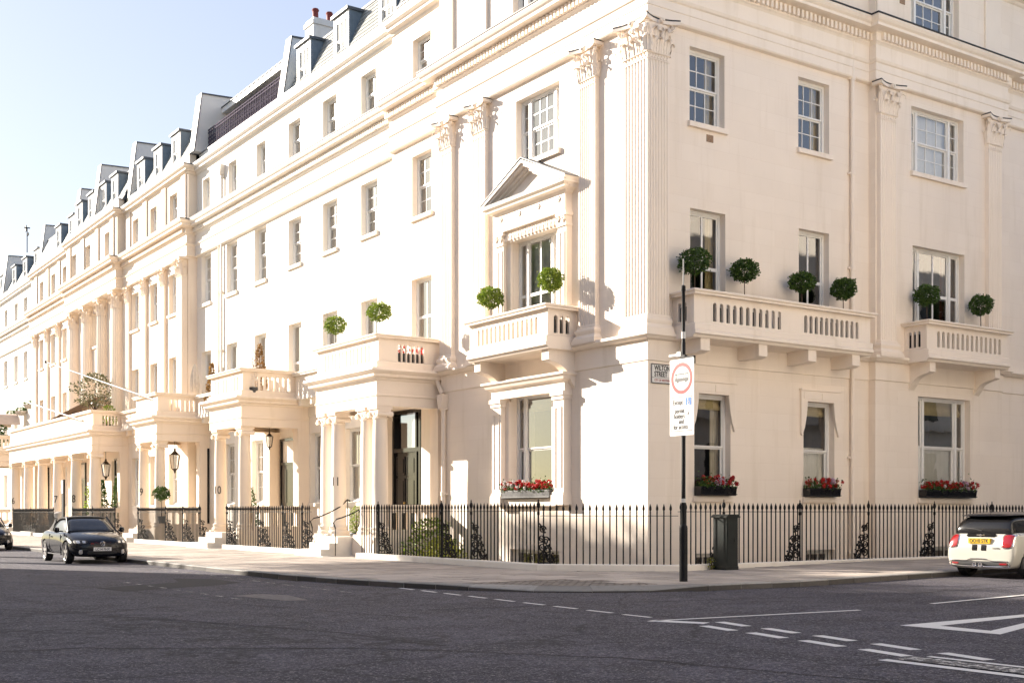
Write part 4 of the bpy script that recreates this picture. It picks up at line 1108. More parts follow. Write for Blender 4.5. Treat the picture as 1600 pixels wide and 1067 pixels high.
# street name sign
NS = thing('street_name_sign', (0.55, -0.012, 4.98), 'enamelled street name plate reading WILTON STREET on the corner of the cream house', 'street sign')
m = MB(); m.M = FR(0.55, 0.012); m.box(-0.50, 0.46, 0, 0.02, 4.72, 5.22); m.M = None; link('plate', m.mesh('plate', 'plate_white'), NS)
m = MB(); m.M = FR(0.55, 0.012)
for a in ((-0.50, 0.46, 5.20, 5.22), (-0.50, 0.46, 4.72, 4.74), (-0.50, -0.48, 4.72, 5.22), (0.44, 0.46, 4.72, 5.22), (-.48, .44, 4.865, 4.872)): m.box(a[0], a[1], 0.0201, 0.026, a[2], a[3])
m.M = None; link('border', m.mesh('border', 'sign_black'), NS)
def wtext(txt, size, mat, parent, F, o, u, z, align='LEFT', name='lettering', sx=1.0, bold=0.0):
    return link(name, text_mesh(txt, size, mat, 0.002, align, bold, sx), parent, F @ T((u, o, z)) @ TX)
wtext('WILTON', 0.185, 'sign_black', NS, FR(0.55, 0.012), 0.024, 0.36, 5.055, sx=0.72, bold=.004); wtext('STREET', 0.185, 'sign_black', NS, FR(0.55, 0.012), 0.024, 0.36, 4.90, sx=0.72, bold=.004)
wtext('SW1', 0.185, 'paint_red_text', NS, FR(0.55, 0.012), 0.024, -0.20, 4.90, sx=0.72, bold=.004)
wtext('CITY OF WESTMINSTER', 0.085, 'paint_red_text', NS, FR(0.55, 0.012), 0.024, 0.36, 4.775, sx=0.72)

# balconies ------------------------------------------------------------------
def balcony(parent, F, w, o, z1=7.06, front=None, side=2, brk='block', bpos=(), mat=CM, cop=True, proj=0.16):
    """F at wall face, centre; w full width, o projection of the balustrade face"""
    B = MB(); B.M = F
    B.prism([(0, 5.86), (o - .04, 5.86), (o + .0, 5.92), (o + 0.06, 5.95), (o + 0.06, 6.02), (o + 0.02, 6.06), (0, 6.06)], 0, -w/2 - 0.04, w/2 + 0.04)
    coping(B, [(w/2, 0), (w/2, o), (-w/2, o), (-w/2, 0)], z1); B.sweep([(w/2, 0), (w/2, o), (-w/2, o), (-w/2, 0)], [(0.0, 6.22), (0.03, 6.20), (0.03, 6.06), (-.1, 6.06)])
    B.M = None
    b = link('balcony', B.mesh('balcony', mat), parent)
    return b
def balustrades_for(b, F, w, o, z1, front, side_groups, mat=CM, side_both=True):
    balustrade_run(b, F @ T((0, o - 0.08, 0)), -w/2, w/2, front, 6.06, z1, mat)
    for s in (-1, 1):
        balustrade_run(b, F @ T((s*(w/2 - 0.08), 0, 0)) @ Matrix.Rotation(R(90), 4, 'Z'), 0, o - 0.12, side_groups, 6.06, z1, mat)
def scroll_bracket(b, F, u, o, mat, wd=0.34, h=0.75):
    m = MB(); pts = [(0, 5.86), (o, 5.86), (o, 5.58), (o - 0.12, 5.53)]
    for k in range(9):
        t = k / 8; pts.append((o - 0.16 - (o - 0.28) * t ** 0.8, 5.53 - (h - 0.45) * (t ** 1.9) - 0.02*math.sin(t*6.28)))
    pts += [(0, 5.86 - h - 0.02)]
    m.M = F; m.prism(pts, 0, u - wd/2, u + wd/2); m.M = None
    link('bracket', m.mesh('bracket', mat), b)
FB1 = FR((0.79 + 7.55)/2, 0); w1 = 7.55 - 0.79
b1 = balcony(corner, FB1, w1, 0.9)
# 11 openings each side of the solid middle pier
balustrades_for(b1, FB1, w1, 0.9, 7.06, [(0.72, 2.88, 11), (-2.95, -0.52, 11)][:0] + [(-2.92, -0.62, 11), (0.18, 2.78, 11)], [(0.18, 0.58, 2)])
for x in (1.22, 3.3, 5.2, 7.0):
    m = MB(); m.M = FR(x, 0); m.prism([(0, 5.86), (0.82, 5.86), (0.82, 5.55), (0.62, 5.50), (0, 5.50)], 0, -0.16, 0.16); m.M = None
    link('bracket', m.mesh('bracket', CM), b1)
FB2 = FR((9.80 + 13.75)/2, 0.25); w2 = 13.75 - 9.80
b2 = balcony(corner, FB2, w2, 0.88)
balustrades_for(b2, FB2, w2, 0.88, 7.06, [(-1.70, 1.55, 14)], [(0.12, 0.60, 3)])
scroll_bracket(b2, FB2, 1.60, 0.76, CM, 0.26); scroll_bracket(b2, FB2, -1.60, 0.76, CM, 0.26)
FB3 = FL((2.95 + 6.9)/2, 0); w3 = 6.9 - 2.95
b3 = balcony(corner, FB3, w3, 1.06)
balustrades_for(b3, FB3, w3, 1.06, 7.06, [(-1.55, 1.60, 14)], [(0.22, 0.82, 3)])
scroll_bracket(b3, FB3, -1.72, 0.92, CM, 0.32, 1.0); scroll_bracket(b3, FB3, 1.72, 0.92, CM, 0.32, 1.0)

# pedimented first floor window surround on the main street front
PC = 4.96
def aedicule():
    F = FL(PC, 0); m = MB(); m.M = F; H2 = 1.79
    for s in (-1, 1):   # flanking pilasters with panels
        u = s*1.56
        m.box(u - 0.19, u + 0.19, 0, 0.20, 6.0, 9.35); m.box(u - 0.13, u - 0.09, 0.20, 0.222, 6.6, 9.2); m.box(u + 0.09, u + 0.13, 0.20, 0.222, 6.6, 9.2); m.box(u - 0.09, u + .09, .20, .222, 9.16, 9.2); m.box(u - 0.09, u + .09, .20, .222, 6.6, 6.64)
        m.box(u - 0.22, u + 0.22, 0, 0.24, 9.35, 9.42); m.box(u - 0.19, u + 0.19, 0, 0.215, 9.42, 9.64); m.box(u - 0.24, u + 0.24, 0, 0.26, 9.64, 9.74)
        volute(m, 0.085, 0.10, T((u - 0.13, 0.235, 9.56)), 1.6, 20, flip=1); volute(m, 0.085, 0.10, T((u + 0.13, 0.235, 9.56)), 1.6, 20, flip=-1)
        for k in range(5): m.box(u - 0.10 + k*0.05 - .015, u - 0.10 + k*0.05 + .015, 0.21, 0.25, 9.43, 9.54)
        m.box(s*1.26 - 0.10, s*1.26 + 0.10, 0, 0.08, 6.0, 9.42)
    m.box(-1.36, 1.36, 0, 0.13, 9.41, 9.74)
    m.box(-H2 + 0.02, H2 - 0.02, 0, 0.26, 9.74, 9.84)
    m.box(-H2 + 0.04, H2 - 0.04, 0, 0.24, 9.84, 10.30)
    m.sweep([(H2, 0), (H2, 0.24), (-H2, 0.24), (-H2, 0)], [(0.0, 10.56), (0.28, 10.54), (0.28, 10.47), (0.20, 10.42), (0.18, 10.36), (0.05, 10.33), (0.02, 10.28), (0, 10.26)], True)
    m.box(-H2, H2, 0, 0.24, 10.26, 10.55)
    # tympanum and raking cornices
    m.prism([(-H2, 10.56), (H2, 10.56), (0, 11.30)], 1, 0, 0.16)
    for s in (-1, 1):
        a, b = (s*(H2 + 0.30), 10.56), (0, 11.46)
        dx, dz = b[0]-a[0], b[1]-a[1]; L = math.hypot(dx, dz); nx, nz = -dz/L*s*-1, abs(dx)/L
        def off(p, t): return (p[0] + nx*t, p[1] + nz*t)
        for (t0, t1, o) in ((-0.02, 0.07, 0.52), (-0.09, -0.02, 0.46), (-0.17, -0.09, 0.34), (-0.22, -0.17, 0.26)):
            p = [off(a, t0), (0, b[1] + t0*1.08), (0, b[1] + t1*1.08), off(a, t1)]
            m.prism(p if s < 0 else p[::-1], 1, 0, o)
    m.M = None
    ae = link('window_surround', m.mesh('window_surround', CM), corner)
    # leaf valance under the frieze: individual tongues
    def tongue():
        t = MB(); leaf(t, 0.165, 0.30, 0.12, Matrix.Rotation(R(180), 4, 'Y') @ T((0, 0.0, 0.0))); return t.mesh('valance_leaf', CM, True)
    for k in range(15):
        u = -1.26 + k*2.52/14; link('valance_leaf', cached('tongue', tongue), ae, F @ T((u, 0.13, 9.745)))
    def ros():
        t = MB()
        for k in range(6):
            a = k*math.pi/3; t.lathe([(0.035, 0), (0.03, 0.03)], 8, c=(0.055*math.cos(a), 0.055*math.sin(a)))
        t.lathe([(0.04, 0), (0.03, 0.045)], 8); return t.mesh('rosette', CM)
    for u in (-1.45, -0.48, 0.48, 1.45): link('rosette', cached('ros', ros), ae, F @ T((u, 0.24, 10.12)) @ Matrix.Rotation(R(-90), 4, 'X'))
    q = MB(); q.M = F
    q.box(-H2 - 0.29, H2 + 0.29, 0.02, 0.535, 10.548, 10.565)
    for s in (-1, 1):
        q.prism([(s*(H2+.34), 10.615), (0, 11.575), (0, 11.60), (s*(H2+.34), 10.64)] if s < 0 else [(s*(H2+.34), 10.64), (0, 11.60), (0, 11.575), (s*(H2+.34), 10.615)], 1, 0, 0.54)
    q.M = None; link('lead_flashing', q.mesh('lead_flashing', 'lead'), ae)
aedicule()
# ground floor window surround
def surround_ground():
    F = FL(5.05, 0); m = MB(); m.M = F
    for s in (-1, 1):
        u = s*1.56
        m.box(u - 0.24, u + 0.24, 0, 0.26, 1.98, 4.55); m.box(u - 0.28, u + 0.28, 0, 0.32, 1.62, 1.90); m.box(u - 0.26, u + 0.26, 0, 0.29, 1.90, 1.98)
        m.box(u - 0.16, u - 0.12, 0.26, 0.285, 2.1, 4.35); m.box(u + 0.12, u + 0.16, 0.26, 0.285, 2.1, 4.35); m.box(u - .12, u + .12, .26, .285, 4.31, 4.35)
        m.box(u - 0.27, u + 0.27, 0, 0.30, 4.55, 4.66); m.box(u - 0.30, u + 0.30, 0, 0.34, 4.66, 4.78)
        m.box(s*1.25 - 0.10, s*1.25 + 0.10, 0, 0.10, 1.86, 4.7)
    m.box(-1.84, 1.84, 0, 0.26, 4.78, 5.02)
    m.sweep([(1.84, 0), (1.84, 0.26), (-1.84, 0.26), (-1.84, 0)], [(0.0, 5.30), (0.24, 5.28), (0.24, 5.22), (0.17, 5.17), (0.13, 5.10), (0.04, 5.06), (0, 5.0)], True)
    m.box(-1.84, 1.84, 0, 0.26, 5.0, 5.29)
    m.box(-1.32, 1.32, 0, 0.18, 1.60, 1.80)
    m.M = None; link('window_surround', m.mesh('window_surround', CM), corner)
surround_ground()

# ================================================================== THE TERRACE HOUSES
def terrace_house(label, y0, y1, off, rows, mat, path, up_rows, gf_open=(), base_off=None, upper_path=None, gap_y=None):
    """rows: [(y0,y1)] window columns; path: footprint for mouldings"""
    H = house('terraced_house', label, (0, (y0 + y1)/2, 0))
    W = MB(); ops = []
    for a, b, c, d in rows + up_rows: ops.append((a, b, c, d))
    for a in gf_open: ops.append(a)
    wall_panel(W, FL(0, off), y0, y1, -2.6, 18.1, ops)
    return H, W
WM_ = 'stucco_white'; PM = 'stucco_pink'
# --- number 11
h11 = house('terraced_house', 'white terraced house number 11 with black front door, next to the cream corner house', (0, 19, 0))
W = MB(); Z2 = (11.67, 13.60); Z1 = (6.05, 9.25); Z3 = (16.15, 17.65)
c11 = [(15.54, 16.86), (18.86, 20.16), (22.19, 23.50)]
ops = [(a, b, *Z2) for a, b in c11] + [(a, b, *Z1) for a, b in c11] + [(15.66, 16.86, *Z3), (18.94, 20.16, *Z3), (22.27, 23.48, *Z3)] + [(16.9, 18.2, 1.8, 4.6), (20.0, 21.3, 1.8, 4.6)]
wall_panel(W, FL(0, -0.45), 13.95, 24.4, 5.3, 18.1, ops[:9]); wall_panel(W, FL(0, -0.45), 10.2, 24.4, -2.6, 5.3, ops[9:] + [(12.36, 14.80, 0.62, 5.0, 0.35)])
W.poly([(0.2, 13.95, 5.3), (0.45, 13.95, 5.3), (0.45, 13.95, 18.1), (0.2, 13.95, 18.1)])
link('wall', W.mesh('wall', WM_), h11)
P11 = [(0.45, 24.4), (0.45, 13.95), (0.2, 13.95)]
def trims(h, path, mat, up=True, ledge=True):
    mould('cornice', ENT, path, mat, h); mould('lead_flashing', ENTLEAD, path, 'lead_black', h); dentils(path, mat, h)
    if ledge: mould('string_course', LEDGE, path, mat, h)
    mould('upper_cornice', UPC, path, mat, h); mould('lead_flashing', UPL, path, 'lead', h); mould('parapet', BLOCK, path, 'sash_paint' if mat == WM_ else mat, h); mould('lead_flashing', BLOCKL, path, 'lead', h)
trims(h11, P11[:2], WM_)
for i, (a, b) in enumerate(c11):
    WL(a, b, -0.45, *Z2, parent=h11, nx=2, ny=2, sill=0.15, wallmat=WM_, cur='right', curmat='curtain', merge=i > 1)
    WL(a, b, -0.45, *Z1, parent=h11, nx=2, ny=1, casement=True, wallmat=WM_, cur='both', curmat='net_curtain')
for i, (a, b) in enumerate([(15.66, 16.86), (18.94, 20.16), (22.27, 23.48)]): WL(a, b, -0.45, *Z3, parent=h11, nx=2, ny=1, cur='right', blind=0.4)
for a, b in ((16.9, 18.2), (20.0, 21.3)): WL(a, b, -0.45, 1.8, 4.6, parent=h11, nx=2, ny=1, cur='both', sill=.15, wallmat=WM_)
mansard(h11, FL(0, -0.45), 13.95, 24.3)
for y in (15.6, 19.4, 22.9): dormer(h11, FL(y, -0.45))
party_wall(h11, 24.6, -0.45, 0.5, 'sash_paint')
def chimney(parent, x, y, z0, z1, lx, ly, pots, mat, potmat='terracotta'):
    m = MB(); m.box(x - lx/2, x + lx/2, y - ly/2, y + ly/2, z0, z1 - 0.3); m.box(x - lx/2 - .06, x + lx/2 + .06, y - ly/2 - .06, y + ly/2 + .06, z1 - 0.3, z1 - 0.12); m.box(x - lx/2, x + lx/2, y - ly/2, y + ly/2, z1 - 0.12, z1)
    c = link('chimney', m.mesh('chimney', mat), parent)
    def pot():
        p = MB(); p.lathe([(0.15, 0), (0.17, 0.06), (0.14, 0.1), (0.13, 0.42), (0.155, 0.46), (0.17, 0.5), (0.14, 0.56), (0.11, 0.56), (0.11, 0.3)], 14); return p.mesh('chimney_pot', potmat, True)
    for px, py in pots: link('chimney_pot', cached(('pot', potmat), pot), c, T((px, py, z1)))
chimney(h11, 4.3, 27.2, 20, 23.9, 2.4, 0.9, [(3.4, 27.2), (4.1, 27.2), (4.8, 27.2)], 'stucco_attic')
# --- number 10
h10 = house('terraced_house', 'white terraced house number 10 with an iron railed roof terrace', (0, 29.5, 0))
W = MB(); c10 = [(25.83, 27.17), (29.23, 30.59), (32.62, 33.95)]; Z2b = (11.60, 13.93)
ops = [(a, b, *Z2b) for a, b in c10] + [(a, b, *Z1) for a, b in c10] + [(25.94, 26.95, *Z3), (29.31, 30.35, *Z3), (32.79, 33.77, *Z3)] + [(26.2, 27.5, 1.8, 4.6), (29.6, 30.9, 1.8, 4.6)]
wall_panel(W, FL(0, -0.45), 24.4, 34.6, -2.6, 18.1, ops + [(22.6 + 2.0, 25.0 - .1, 0.62, 0.63)][:0])
link('wall', W.mesh('wall', WM_), h10)
trims(h10, [(0.45, 34.6), (0.45, 24.4)], WM_)
for i, (a, b) in enumerate(c10):
    WL(a, b, -0.45, *Z2b, parent=h10, nx=2, ny=2, sill=0.17, wallmat=WM_, cur='right', merge=True); WL(a, b, -0.45, *Z1, parent=h10, nx=2, ny=1, casement=True, wallmat=WM_, cur='right', curmat='net_curtain', merge=True)
for a, b in ((25.94, 26.95), (29.31, 30.35), (32.79, 33.77)): WL(a, b, -0.45, *Z3, parent=h10, nx=2, ny=1, cur='right', blind=0.4, merge=True)
for a, b in ((26.2, 27.5), (29.6, 30.9)): WL(a, b, -0.45, 1.8, 4.6, parent=h10, nx=3, ny=2, cur='none', sill=.15, wallmat=WM_, merge=True)
m = MB(); m.M = FL(0, -0.45)   # set-back roof storey with a projecting flat canopy
m.box(24.9, 34.6, -9, -3.4, 18.6, 21.3); m.M = None
rt = link('roof_storey', m.mesh('roof_storey', 'shaded_render'), h10)
m = MB(); m.M = FL(0, -0.45); m.box(24.86, 34.9, -9.2, -1.2, 21.3, 21.42); m.box(24.86, 34.9, -1.35, -1.10, 21.24, 21.5); m.M = None
link('canopy', m.mesh('canopy', 'sash_paint'), rt)
m = MB(); m.M = FL(0, -0.45); m.box(24.86, 34.9, -9.2, -1.05, 21.5, 21.53); m.M = None
link('lead_flashing', m.mesh('lead_flashing', 'lead'), rt)
m = MB()
for k in range(4):
    yy = 26 + k*2.4; m.M = FL(yy, -0.45); m.box(-0.8, 0.8, -3.4, -3.37, 19.2, 20.9); m.M = None
link('door_glass', m.mesh('door_glass', 'glass'), rt)
rl = MB(); F = FL(0, -0.45); rl.M = F
for z in (19.30, 20.10, 20.24): rl.box(25.1, 34.8, -0.42, -0.38, z, z + 0.05)
rl.M = None; rail = link('roof_railing', rl.mesh('roof_railing', 'iron_violet'), h10)
def rpanel():
    m = MB(); m.box(-0.02, 0.02, -0.02, 0.02, 0, 1.1)
    for k, (z, r) in enumerate(((0.28, 0.09), (0.5, 0.075), (0.7, 0.07))): volute(m, r*0.95, 0.02, T((0.14, 0, z)), 1.5, 14, flip=1 if k % 2 else -1)
    m.box(0.135, 0.150, -0.01, 0.01, 0.05, 1.0); return m.mesh('rail_panel', 'iron_violet')
for k in range(34): link('rail_panel', cached('rpanel', rpanel), rail, FL(25.15 + k*0.285, -0.85, 19.18))
link('rail_end', (lambda m: (m.box(-0.85-.0, -0.82, 0, 1.1, 0.95, 1.0), m.mesh('rail_end', 'iron_violet'))[1])(MB()), rail, FL(25.1, -0.45-.0, 19.2) @ T((0.85, -1.5, 0)))
downpipe(h10, FL(31.0, -0.45), -0.5, 14.0, WM_, 0.06); downpipe(h10, FL(30.95, -0.45), 15.9, 17.4, WM_, 0.06, hopper=17.4); downpipe(h10, FL(31.35, -.45), 5.0, 14.0, WM_, 0.05)
chimney(h10, 5.5, 36.5, 20, 23.0, 1.2, 0.7, [], 'vent_brick')
party_wall(h10, 34.42, 0, 0.6, 'stucco_attic', 22.0, 3.2)
# --- number 9 (stepped forward, pilastered)
def order_house(label, y0, y1, off, near_ret, cols, wins, attic, mat, pil=(), big=(), round_cols=(), wall_off=None, path=None, party=None, dorm=()):
    h = house('terraced_house', label, (0, (y0+y1)/2, 0)); wo = off if wall_off is None else wall_off
    W = MB(); zz2, zz1, zz3 = (11.5, 13.52), (6.05, 9.3), (16.25, 17.58)
    o2 = [(a, b, *zz2) for a, b in wins]; o1 = [(a, b, *zz1) for a, b in wins]; o3 = [(a + .02, b - .06, *zz3) for a, b in attic]
    g = [(a, b, 1.8, 4.4) for a, b in wins]
    wall_panel(W, FL(0, wo), y0, y1, -2.6, 15.2, o2 + o1 + g); wall_panel(W, FL(0, off), y0, y1, 15.0, 18.1, o3)
    if near_ret: W.poly([(-off, y0, -2.6 if wall_off is None else 14.0), (near_ret, y0, -2.6 if wall_off is None else 14.0), (near_ret, y0, 18.1), (-off, y0, 18.1)])
    if wall_off is not None: W.box(-off, -wo + 0.05, y0, y1, 14.0, 14.06)
    link('wall', W.mesh('wall', mat), h); pth = path or [(-off, y1), (-off, y0)]
    mould('cornice', ENT, pth, mat, h); mould('lead_flashing', ENTLEAD, pth, 'lead_black', h); dentils(pth, mat, h)
    mould('string_course', LEDGE, [(-wo, y1), (-wo, y0)] if wall_off is None else pth, mat, h)
    for nm, pf, mt in (('upper_cornice', UPC, mat), ('lead_flashing', UPL, 'lead'), ('parapet', BLOCK, mat), ('lead_flashing', BLOCKL, 'lead')): mould(nm, pf, pth, mt, h)
    for a, b in wins:
        WL(a, b, wo, *zz2, parent=h, nx=2, ny=2, sill=0.15, wallmat=mat, cur='right', merge=True); WL(a, b, wo, *zz1, parent=h, nx=2, ny=1, wallmat=mat, cur='right', merge=True); WL(a, b, wo, 1.8, 4.4, parent=h, nx=3, ny=2, wallmat=mat, cur='none', merge=True)
    for a, b in attic: WL(a + .02, b - .06, off, *zz3, parent=h, nx=2, ny=1, cur='right', merge=True)
    for y in list(pil) + list(big) + list(round_cols): attic_strip(h, FL(y, off), 0.62, 0.09, mat)
    for y in pil: pilaster_parts(h, FL(y, wo), 0.58, 0.14, mat=mat, nfl=5, far=True)
    for y in big: pilaster_parts(h, FL(y, wo), 0.80, 0.30, mat=mat, nfl=7, far=True)
    for y in round_cols: column_parts(h, FL(y, off - 0.30), 0.40, mat=mat)
    mansard(h, FL(0, off), y0, y1)
    for y in dorm: dormer(h, FL(y, off), far=True)
    if party: party_wall(h, party, off, 0.6, 'stucco_attic', 22.3, 3.8)
    return h
h9 = order_house('pink cream terraced house number 9 with flat pilasters, stepped forward', 34.6, 45.2, 0, 0.45, None, [(36.21, 37.5), (39.36, 40.6), (42.57, 43.85)], [(36.21, 37.5), (39.45, 40.66), (42.57, 43.73)], PM, pil=(38.15, 41.3, 44.3), big=(35.1,), dorm=(37.7, 40.6, 43.6), party=45.0, path=[(0, 45.2), (0, 34.6), (0.45, 34.6)])
h8 = order_house('pink cream terraced house number 8 behind the nearer pair of giant fluted columns', 45.2, 50.4, 0.42, 0.0, None, [(46.6, 47.8)], [(46.65, 47.8)], PM, round_cols=(46.0, 49.1), wall_off=0, path=[(-0.42, 50.4), (-0.42, 45.2), (0, 45.2)], dorm=(47.2, 49.6))
W_ = MB(); W_.poly([(-0.42, 45.2, 14.0), (0, 45.2, 14.0), (0, 45.2, 18.1), (-0.42, 45.2, 18.1)]); link('return_wall', W_.mesh('return_wall', PM), h8)
h7 = order_house('pink cream terraced house number 7 behind the farther pair of giant fluted columns', 50.4, 56.4, 0.42, None, None, [(50.1 + .6, 51.9)], [(50.7, 51.9), (54.0, 55.2)], PM, round_cols=(52.3, 55.5), wall_off=0, dorm=(52.2, 54.9), party=50.6)
h6 = order_house('pink cream terraced house number 6 with three thin pilasters', 56.4, 68.0, 0, None, None, [(58.0, 59.2), (61.0, 62.3), (64.4, 65.6)], [(58.0, 59.2), (61.0, 62.3), (64.4, 65.6)], PM, pil=(59.9, 63.0, 66.4), dorm=(58.6, 62.0), party=56.8)
h5 = order_house('plain white terraced house with green window baskets, beyond the pilastered houses', 68.0, 81.2, -0.45, None, None, [(71.4, 72.65), (74.62, 75.97), (78.3, 79.7)], [(71.4, 72.65), (74.62, 75.97), (78.3, 79.6)], WM_, dorm=(70.5, 74.2, 78.0), party=68.4)
h4 = order_house('last white terraced house at the left edge of the row', 81.2, 96, -0.45, None, None, [(82.3, 83.6), (86, 87.3), (90, 91.3)], [(82.3, 83.6), (86, 87.3), (90, 91.3)], WM_, dorm=(82.6, 86.5, 90.5), party=81.0)
# TV aerial at the far end
ant = thing('roof_aerial', (0.9, 73.6, 21.3), 'thin black aerial standing above the roofs at the far left', 'aerial')
m = MB(); m.tube([(0, 0, 0), (0, 0, 1.9)], 0.04, 6); m.box(-0.22, 0.22, -0.03, 0.03, 1.85, 1.93); m.box(-0.12, -0.06, -0.2, 0.2, 1.6, 2.05); m.box(0.05, 0.1, -0.2, 0.2, 1.3, 1.5)
link('mast', m.mesh('mast', 'iron_black'), ant, WM[ant])

# ------------------------------------------------------------------ porches
def porch(parent, y0, y1, off, wo, mat, cols, front, side, floor=0.62, r=0.25, side_wall=True, low=True, sidebal=6):
    """porch between y0 (near) and y1 (far); cols: y of front columns"""
    B = MB(); zf = 4.80
    path = [(-wo, y1), (-off, y1), (-off, y0), (-wo, y0)]
    pr = [(0.32, 5.98), (0.34, 5.90), (0.26, 5.83), (0.20, 5.80), (0.20, 5.72), (0.06, 5.68), (0.03, 5.62), (0.0, 5.60), (0.0, 5.18), (0.035, 5.16), (0.035, 5.12), (0.0, 5.10), (0.0, zf), (-0.5, zf)]
    B.sweep(path, [(-0.3, 6.0)] + pr)
    F = FL(0, 0)
    B.M = F; B.poly([(y0 + .01, wo, 5.05), (y1 - .01, wo, 5.05), (y1 - .01, off - .2, 5.05), (y0 + .01, off - .2, 5.05)]); B.box(y0, y1, wo, off - .28, 5.99, 6.02)
    B.box(y0 + .45, y1 - .45, off - .5, off - .46, zf, 5.1)
    # antae against the wall
    for yy in (y0 + 0.27, y1 - 0.27):
        B.box(yy - 0.26, yy + 0.26, wo, wo + 0.46, floor, zf - .14); B.box(yy - 0.30, yy + 0.30, wo, wo + 0.50, zf - .14, zf + .0); B.box(yy - .30, yy + .30, wo, wo + .5, floor, floor + .25)
    B.M = None
    p = link('porch', B.mesh('porch', mat), parent)
    # platform and steps
    S = MB(); S.M = F; S.box(y0 - 0.05, y1 + 0.05, wo, off + 0.10, -2.6, floor); S.M = None
    link('platform', S.mesh('platform', mat), p)
    m = MB(); coping(m, [(-wo, y1), (-off + 0.02, y1), (-off + .02, y0), (-wo, y0)], 7.07); m.sweep([(-wo, y1), (-off + .02, y1), (-off + .02, y0), (-wo, y0)], [(0.0, 6.22), (0.03, 6.20), (0.03, 6.0), (-.1, 6.0)])
    link('coping', m.mesh('coping', mat), p)
    balustrade_run(p, FL((y0+y1)/2, off - 0.10), -(y1-y0)/2, (y1-y0)/2, front, 6.0, 7.07, mat)
    L = off - wo
    for yy in (y0 + 0.08, y1 - 0.08):
        balustrade_run(p, FL(yy, wo) @ Matrix.Rotation(R(90), 4, 'Z'), 0, L - 0.145, side, 6.0, 7.07, mat)
    for y in cols: ionic_column(p, FL(y, off - 0.30), r, floor - 0.05, zf, mat)
    if low:   # low pierced screen wall on the near side
        m = MB(); m.M = FL(y0 + 0.12, 0); a, b = wo + 0.46, off - 0.52
        m.box(-0.09, 0.09, a, b, floor, 0.86); m.box(-0.09, 0.09, a, b, 1.40, 1.56); m.box(-0.14, 0.14, a, b, 1.56, 1.66)
        n = 5; q = (b - a) / n
        for k in range(n + 1): m.box(-0.08, 0.08, max(a, a + k*q - 0.06), min(b, a + k*q + 0.06), 0.86, 1.40)
        m.M = None; link('screen_wall', m.mesh('screen_wall', mat), p)
    return p
p11 = porch(h11, 10.45, 14.95, 2.27, -0.45, WM_, (), [(-1.75, 1.75, 13)], [(0.95, 1.95, 6)])
for y in (10.78, 11.62, 13.78, 14.62): ionic_column(p11, FL(y, 2.27 - 0.30), 0.255, 0.57, 4.80, 'stucco_cream')
# recolour: porch of 11 is cream like the corner
for o in [p11] + list(p11.children):
    for me in [o.data]:
        if me and me.materials and me.materials[0].name == WM_: me.materials[0] = MATS['stucco_cream']
p10 = porch(h10, 21.45, 24.95, 2.43, -0.45, 'stucco_pink', (21.85, 24.5), [(-1.35, 1.35, 9)], [(0.75, 2.35, 7)])
p9 = porch(h9, 32.85, 36.2, 2.13, -0.45, 'stucco_pink', (33.25, 35.75), [(-1.25, 1.25, 9)], [(0.7, 2.0, 6)])
p8 = porch(h8, 44.5, 65.6, 2.0, 0.0, 'stucco_pink', (44.95, 49.0, 53.2, 57.2, 61.1, 65.1), [(-10.1, -7.4, 9), (-6.6, -3.6, 10), (-2.8, 0.2, 10), (1.0, 3.8, 9), (4.6, 7.2, 9), (8.0, 10.1, 7)], [(0.55, 1.45, 5)], r=0.31)
p5 = porch(h5, 70.6, 75, 2.4, -0.45, 'stucco_pink', (71.0, 74.5), [(-1.8, 1.8, 10)], [(0.6, 2.2, 6)])
# balustrades linking the porches at first floor
def link_balustrade(parent, y0, y1, off, wo, mat, n):
    B = MB(); B.M = FL(0, 0); B.box(y0, y1, wo, off + .06, 5.90, 6.05)
    y = y0 + .5
    while y < y1: B.box(y - .11, y + .11, wo, off - .02, 5.66, 5.90); y += 1.1
    B.M = None; coping(B, [(-off, y1), (-off, y0)], 6.98)
    b = link('balcony', B.mesh('balcony', mat), parent)
    balustrade_run(b, FL((y0+y1)/2, off - .08), -(y1-y0)/2, (y1-y0)/2, [(-(y1-y0)/2 + .25, (y1-y0)/2 - .25, n)], 6.05, 6.98, mat)
link_balustrade(h11, 14.97, 21.43, 0.2, -0.45, WM_, 22); link_balustrade(h10, 24.97, 32.83, 0.2, -0.45, WM_, 26); link_balustrade(h9, 36.22, 44.48, 0.45, 0, PM, 28)
# front door of 11
D = MB(); D.M = FL(13.58, -0.45)
D.box(-1.20, -1.06, -0.30, 0.02, 0.62, 4.98); D.box(1.06, 1.20, -0.30, 0.02, 0.62, 4.98); D.box(-1.06, 1.06, -0.30, 0.02, 4.86, 4.98); D.box(-1.06, 1.06, -0.30, 0.0, 3.52, 3.66)
D.box(-0.86, -0.76, -0.30, -0.02, 0.62, 4.86); D.box(0.76, 0.86, -0.30, -0.02, 0.62, 4.86); D.M = None
dr = link('front_door', D.mesh('front_door', 'black_gloss'), h11)
def leafdoor():
    m = MB(); m.box(-0.37, 0.37, -0.05, 0, 0, 2.88)
    for (z0, z1) in ((0.15, 0.75), (0.9, 1.95), (2.1, 2.72)):
        m.box(-0.26, 0.26, 0, 0.012, z0, z1); m.box(-0.20, 0.20, 0.012, 0.035, z0 + .06, z1 - .06)
        for s in (-1, 1): m.box(s*0.28 - .02, s*.28 + .02, 0, 0.03, z0 - .02, z1 + .02)
        for z in (z0 - .02, z1): m.box(-0.28, 0.28, 0, 0.03, z, z + .025)
    return m.mesh('door_leaf', 'black_gloss')
lm = leafdoor()
for s in (-1, 1): link('door_leaf', lm, dr, FL(13.58 + s*0.38, -0.55, 0.64))
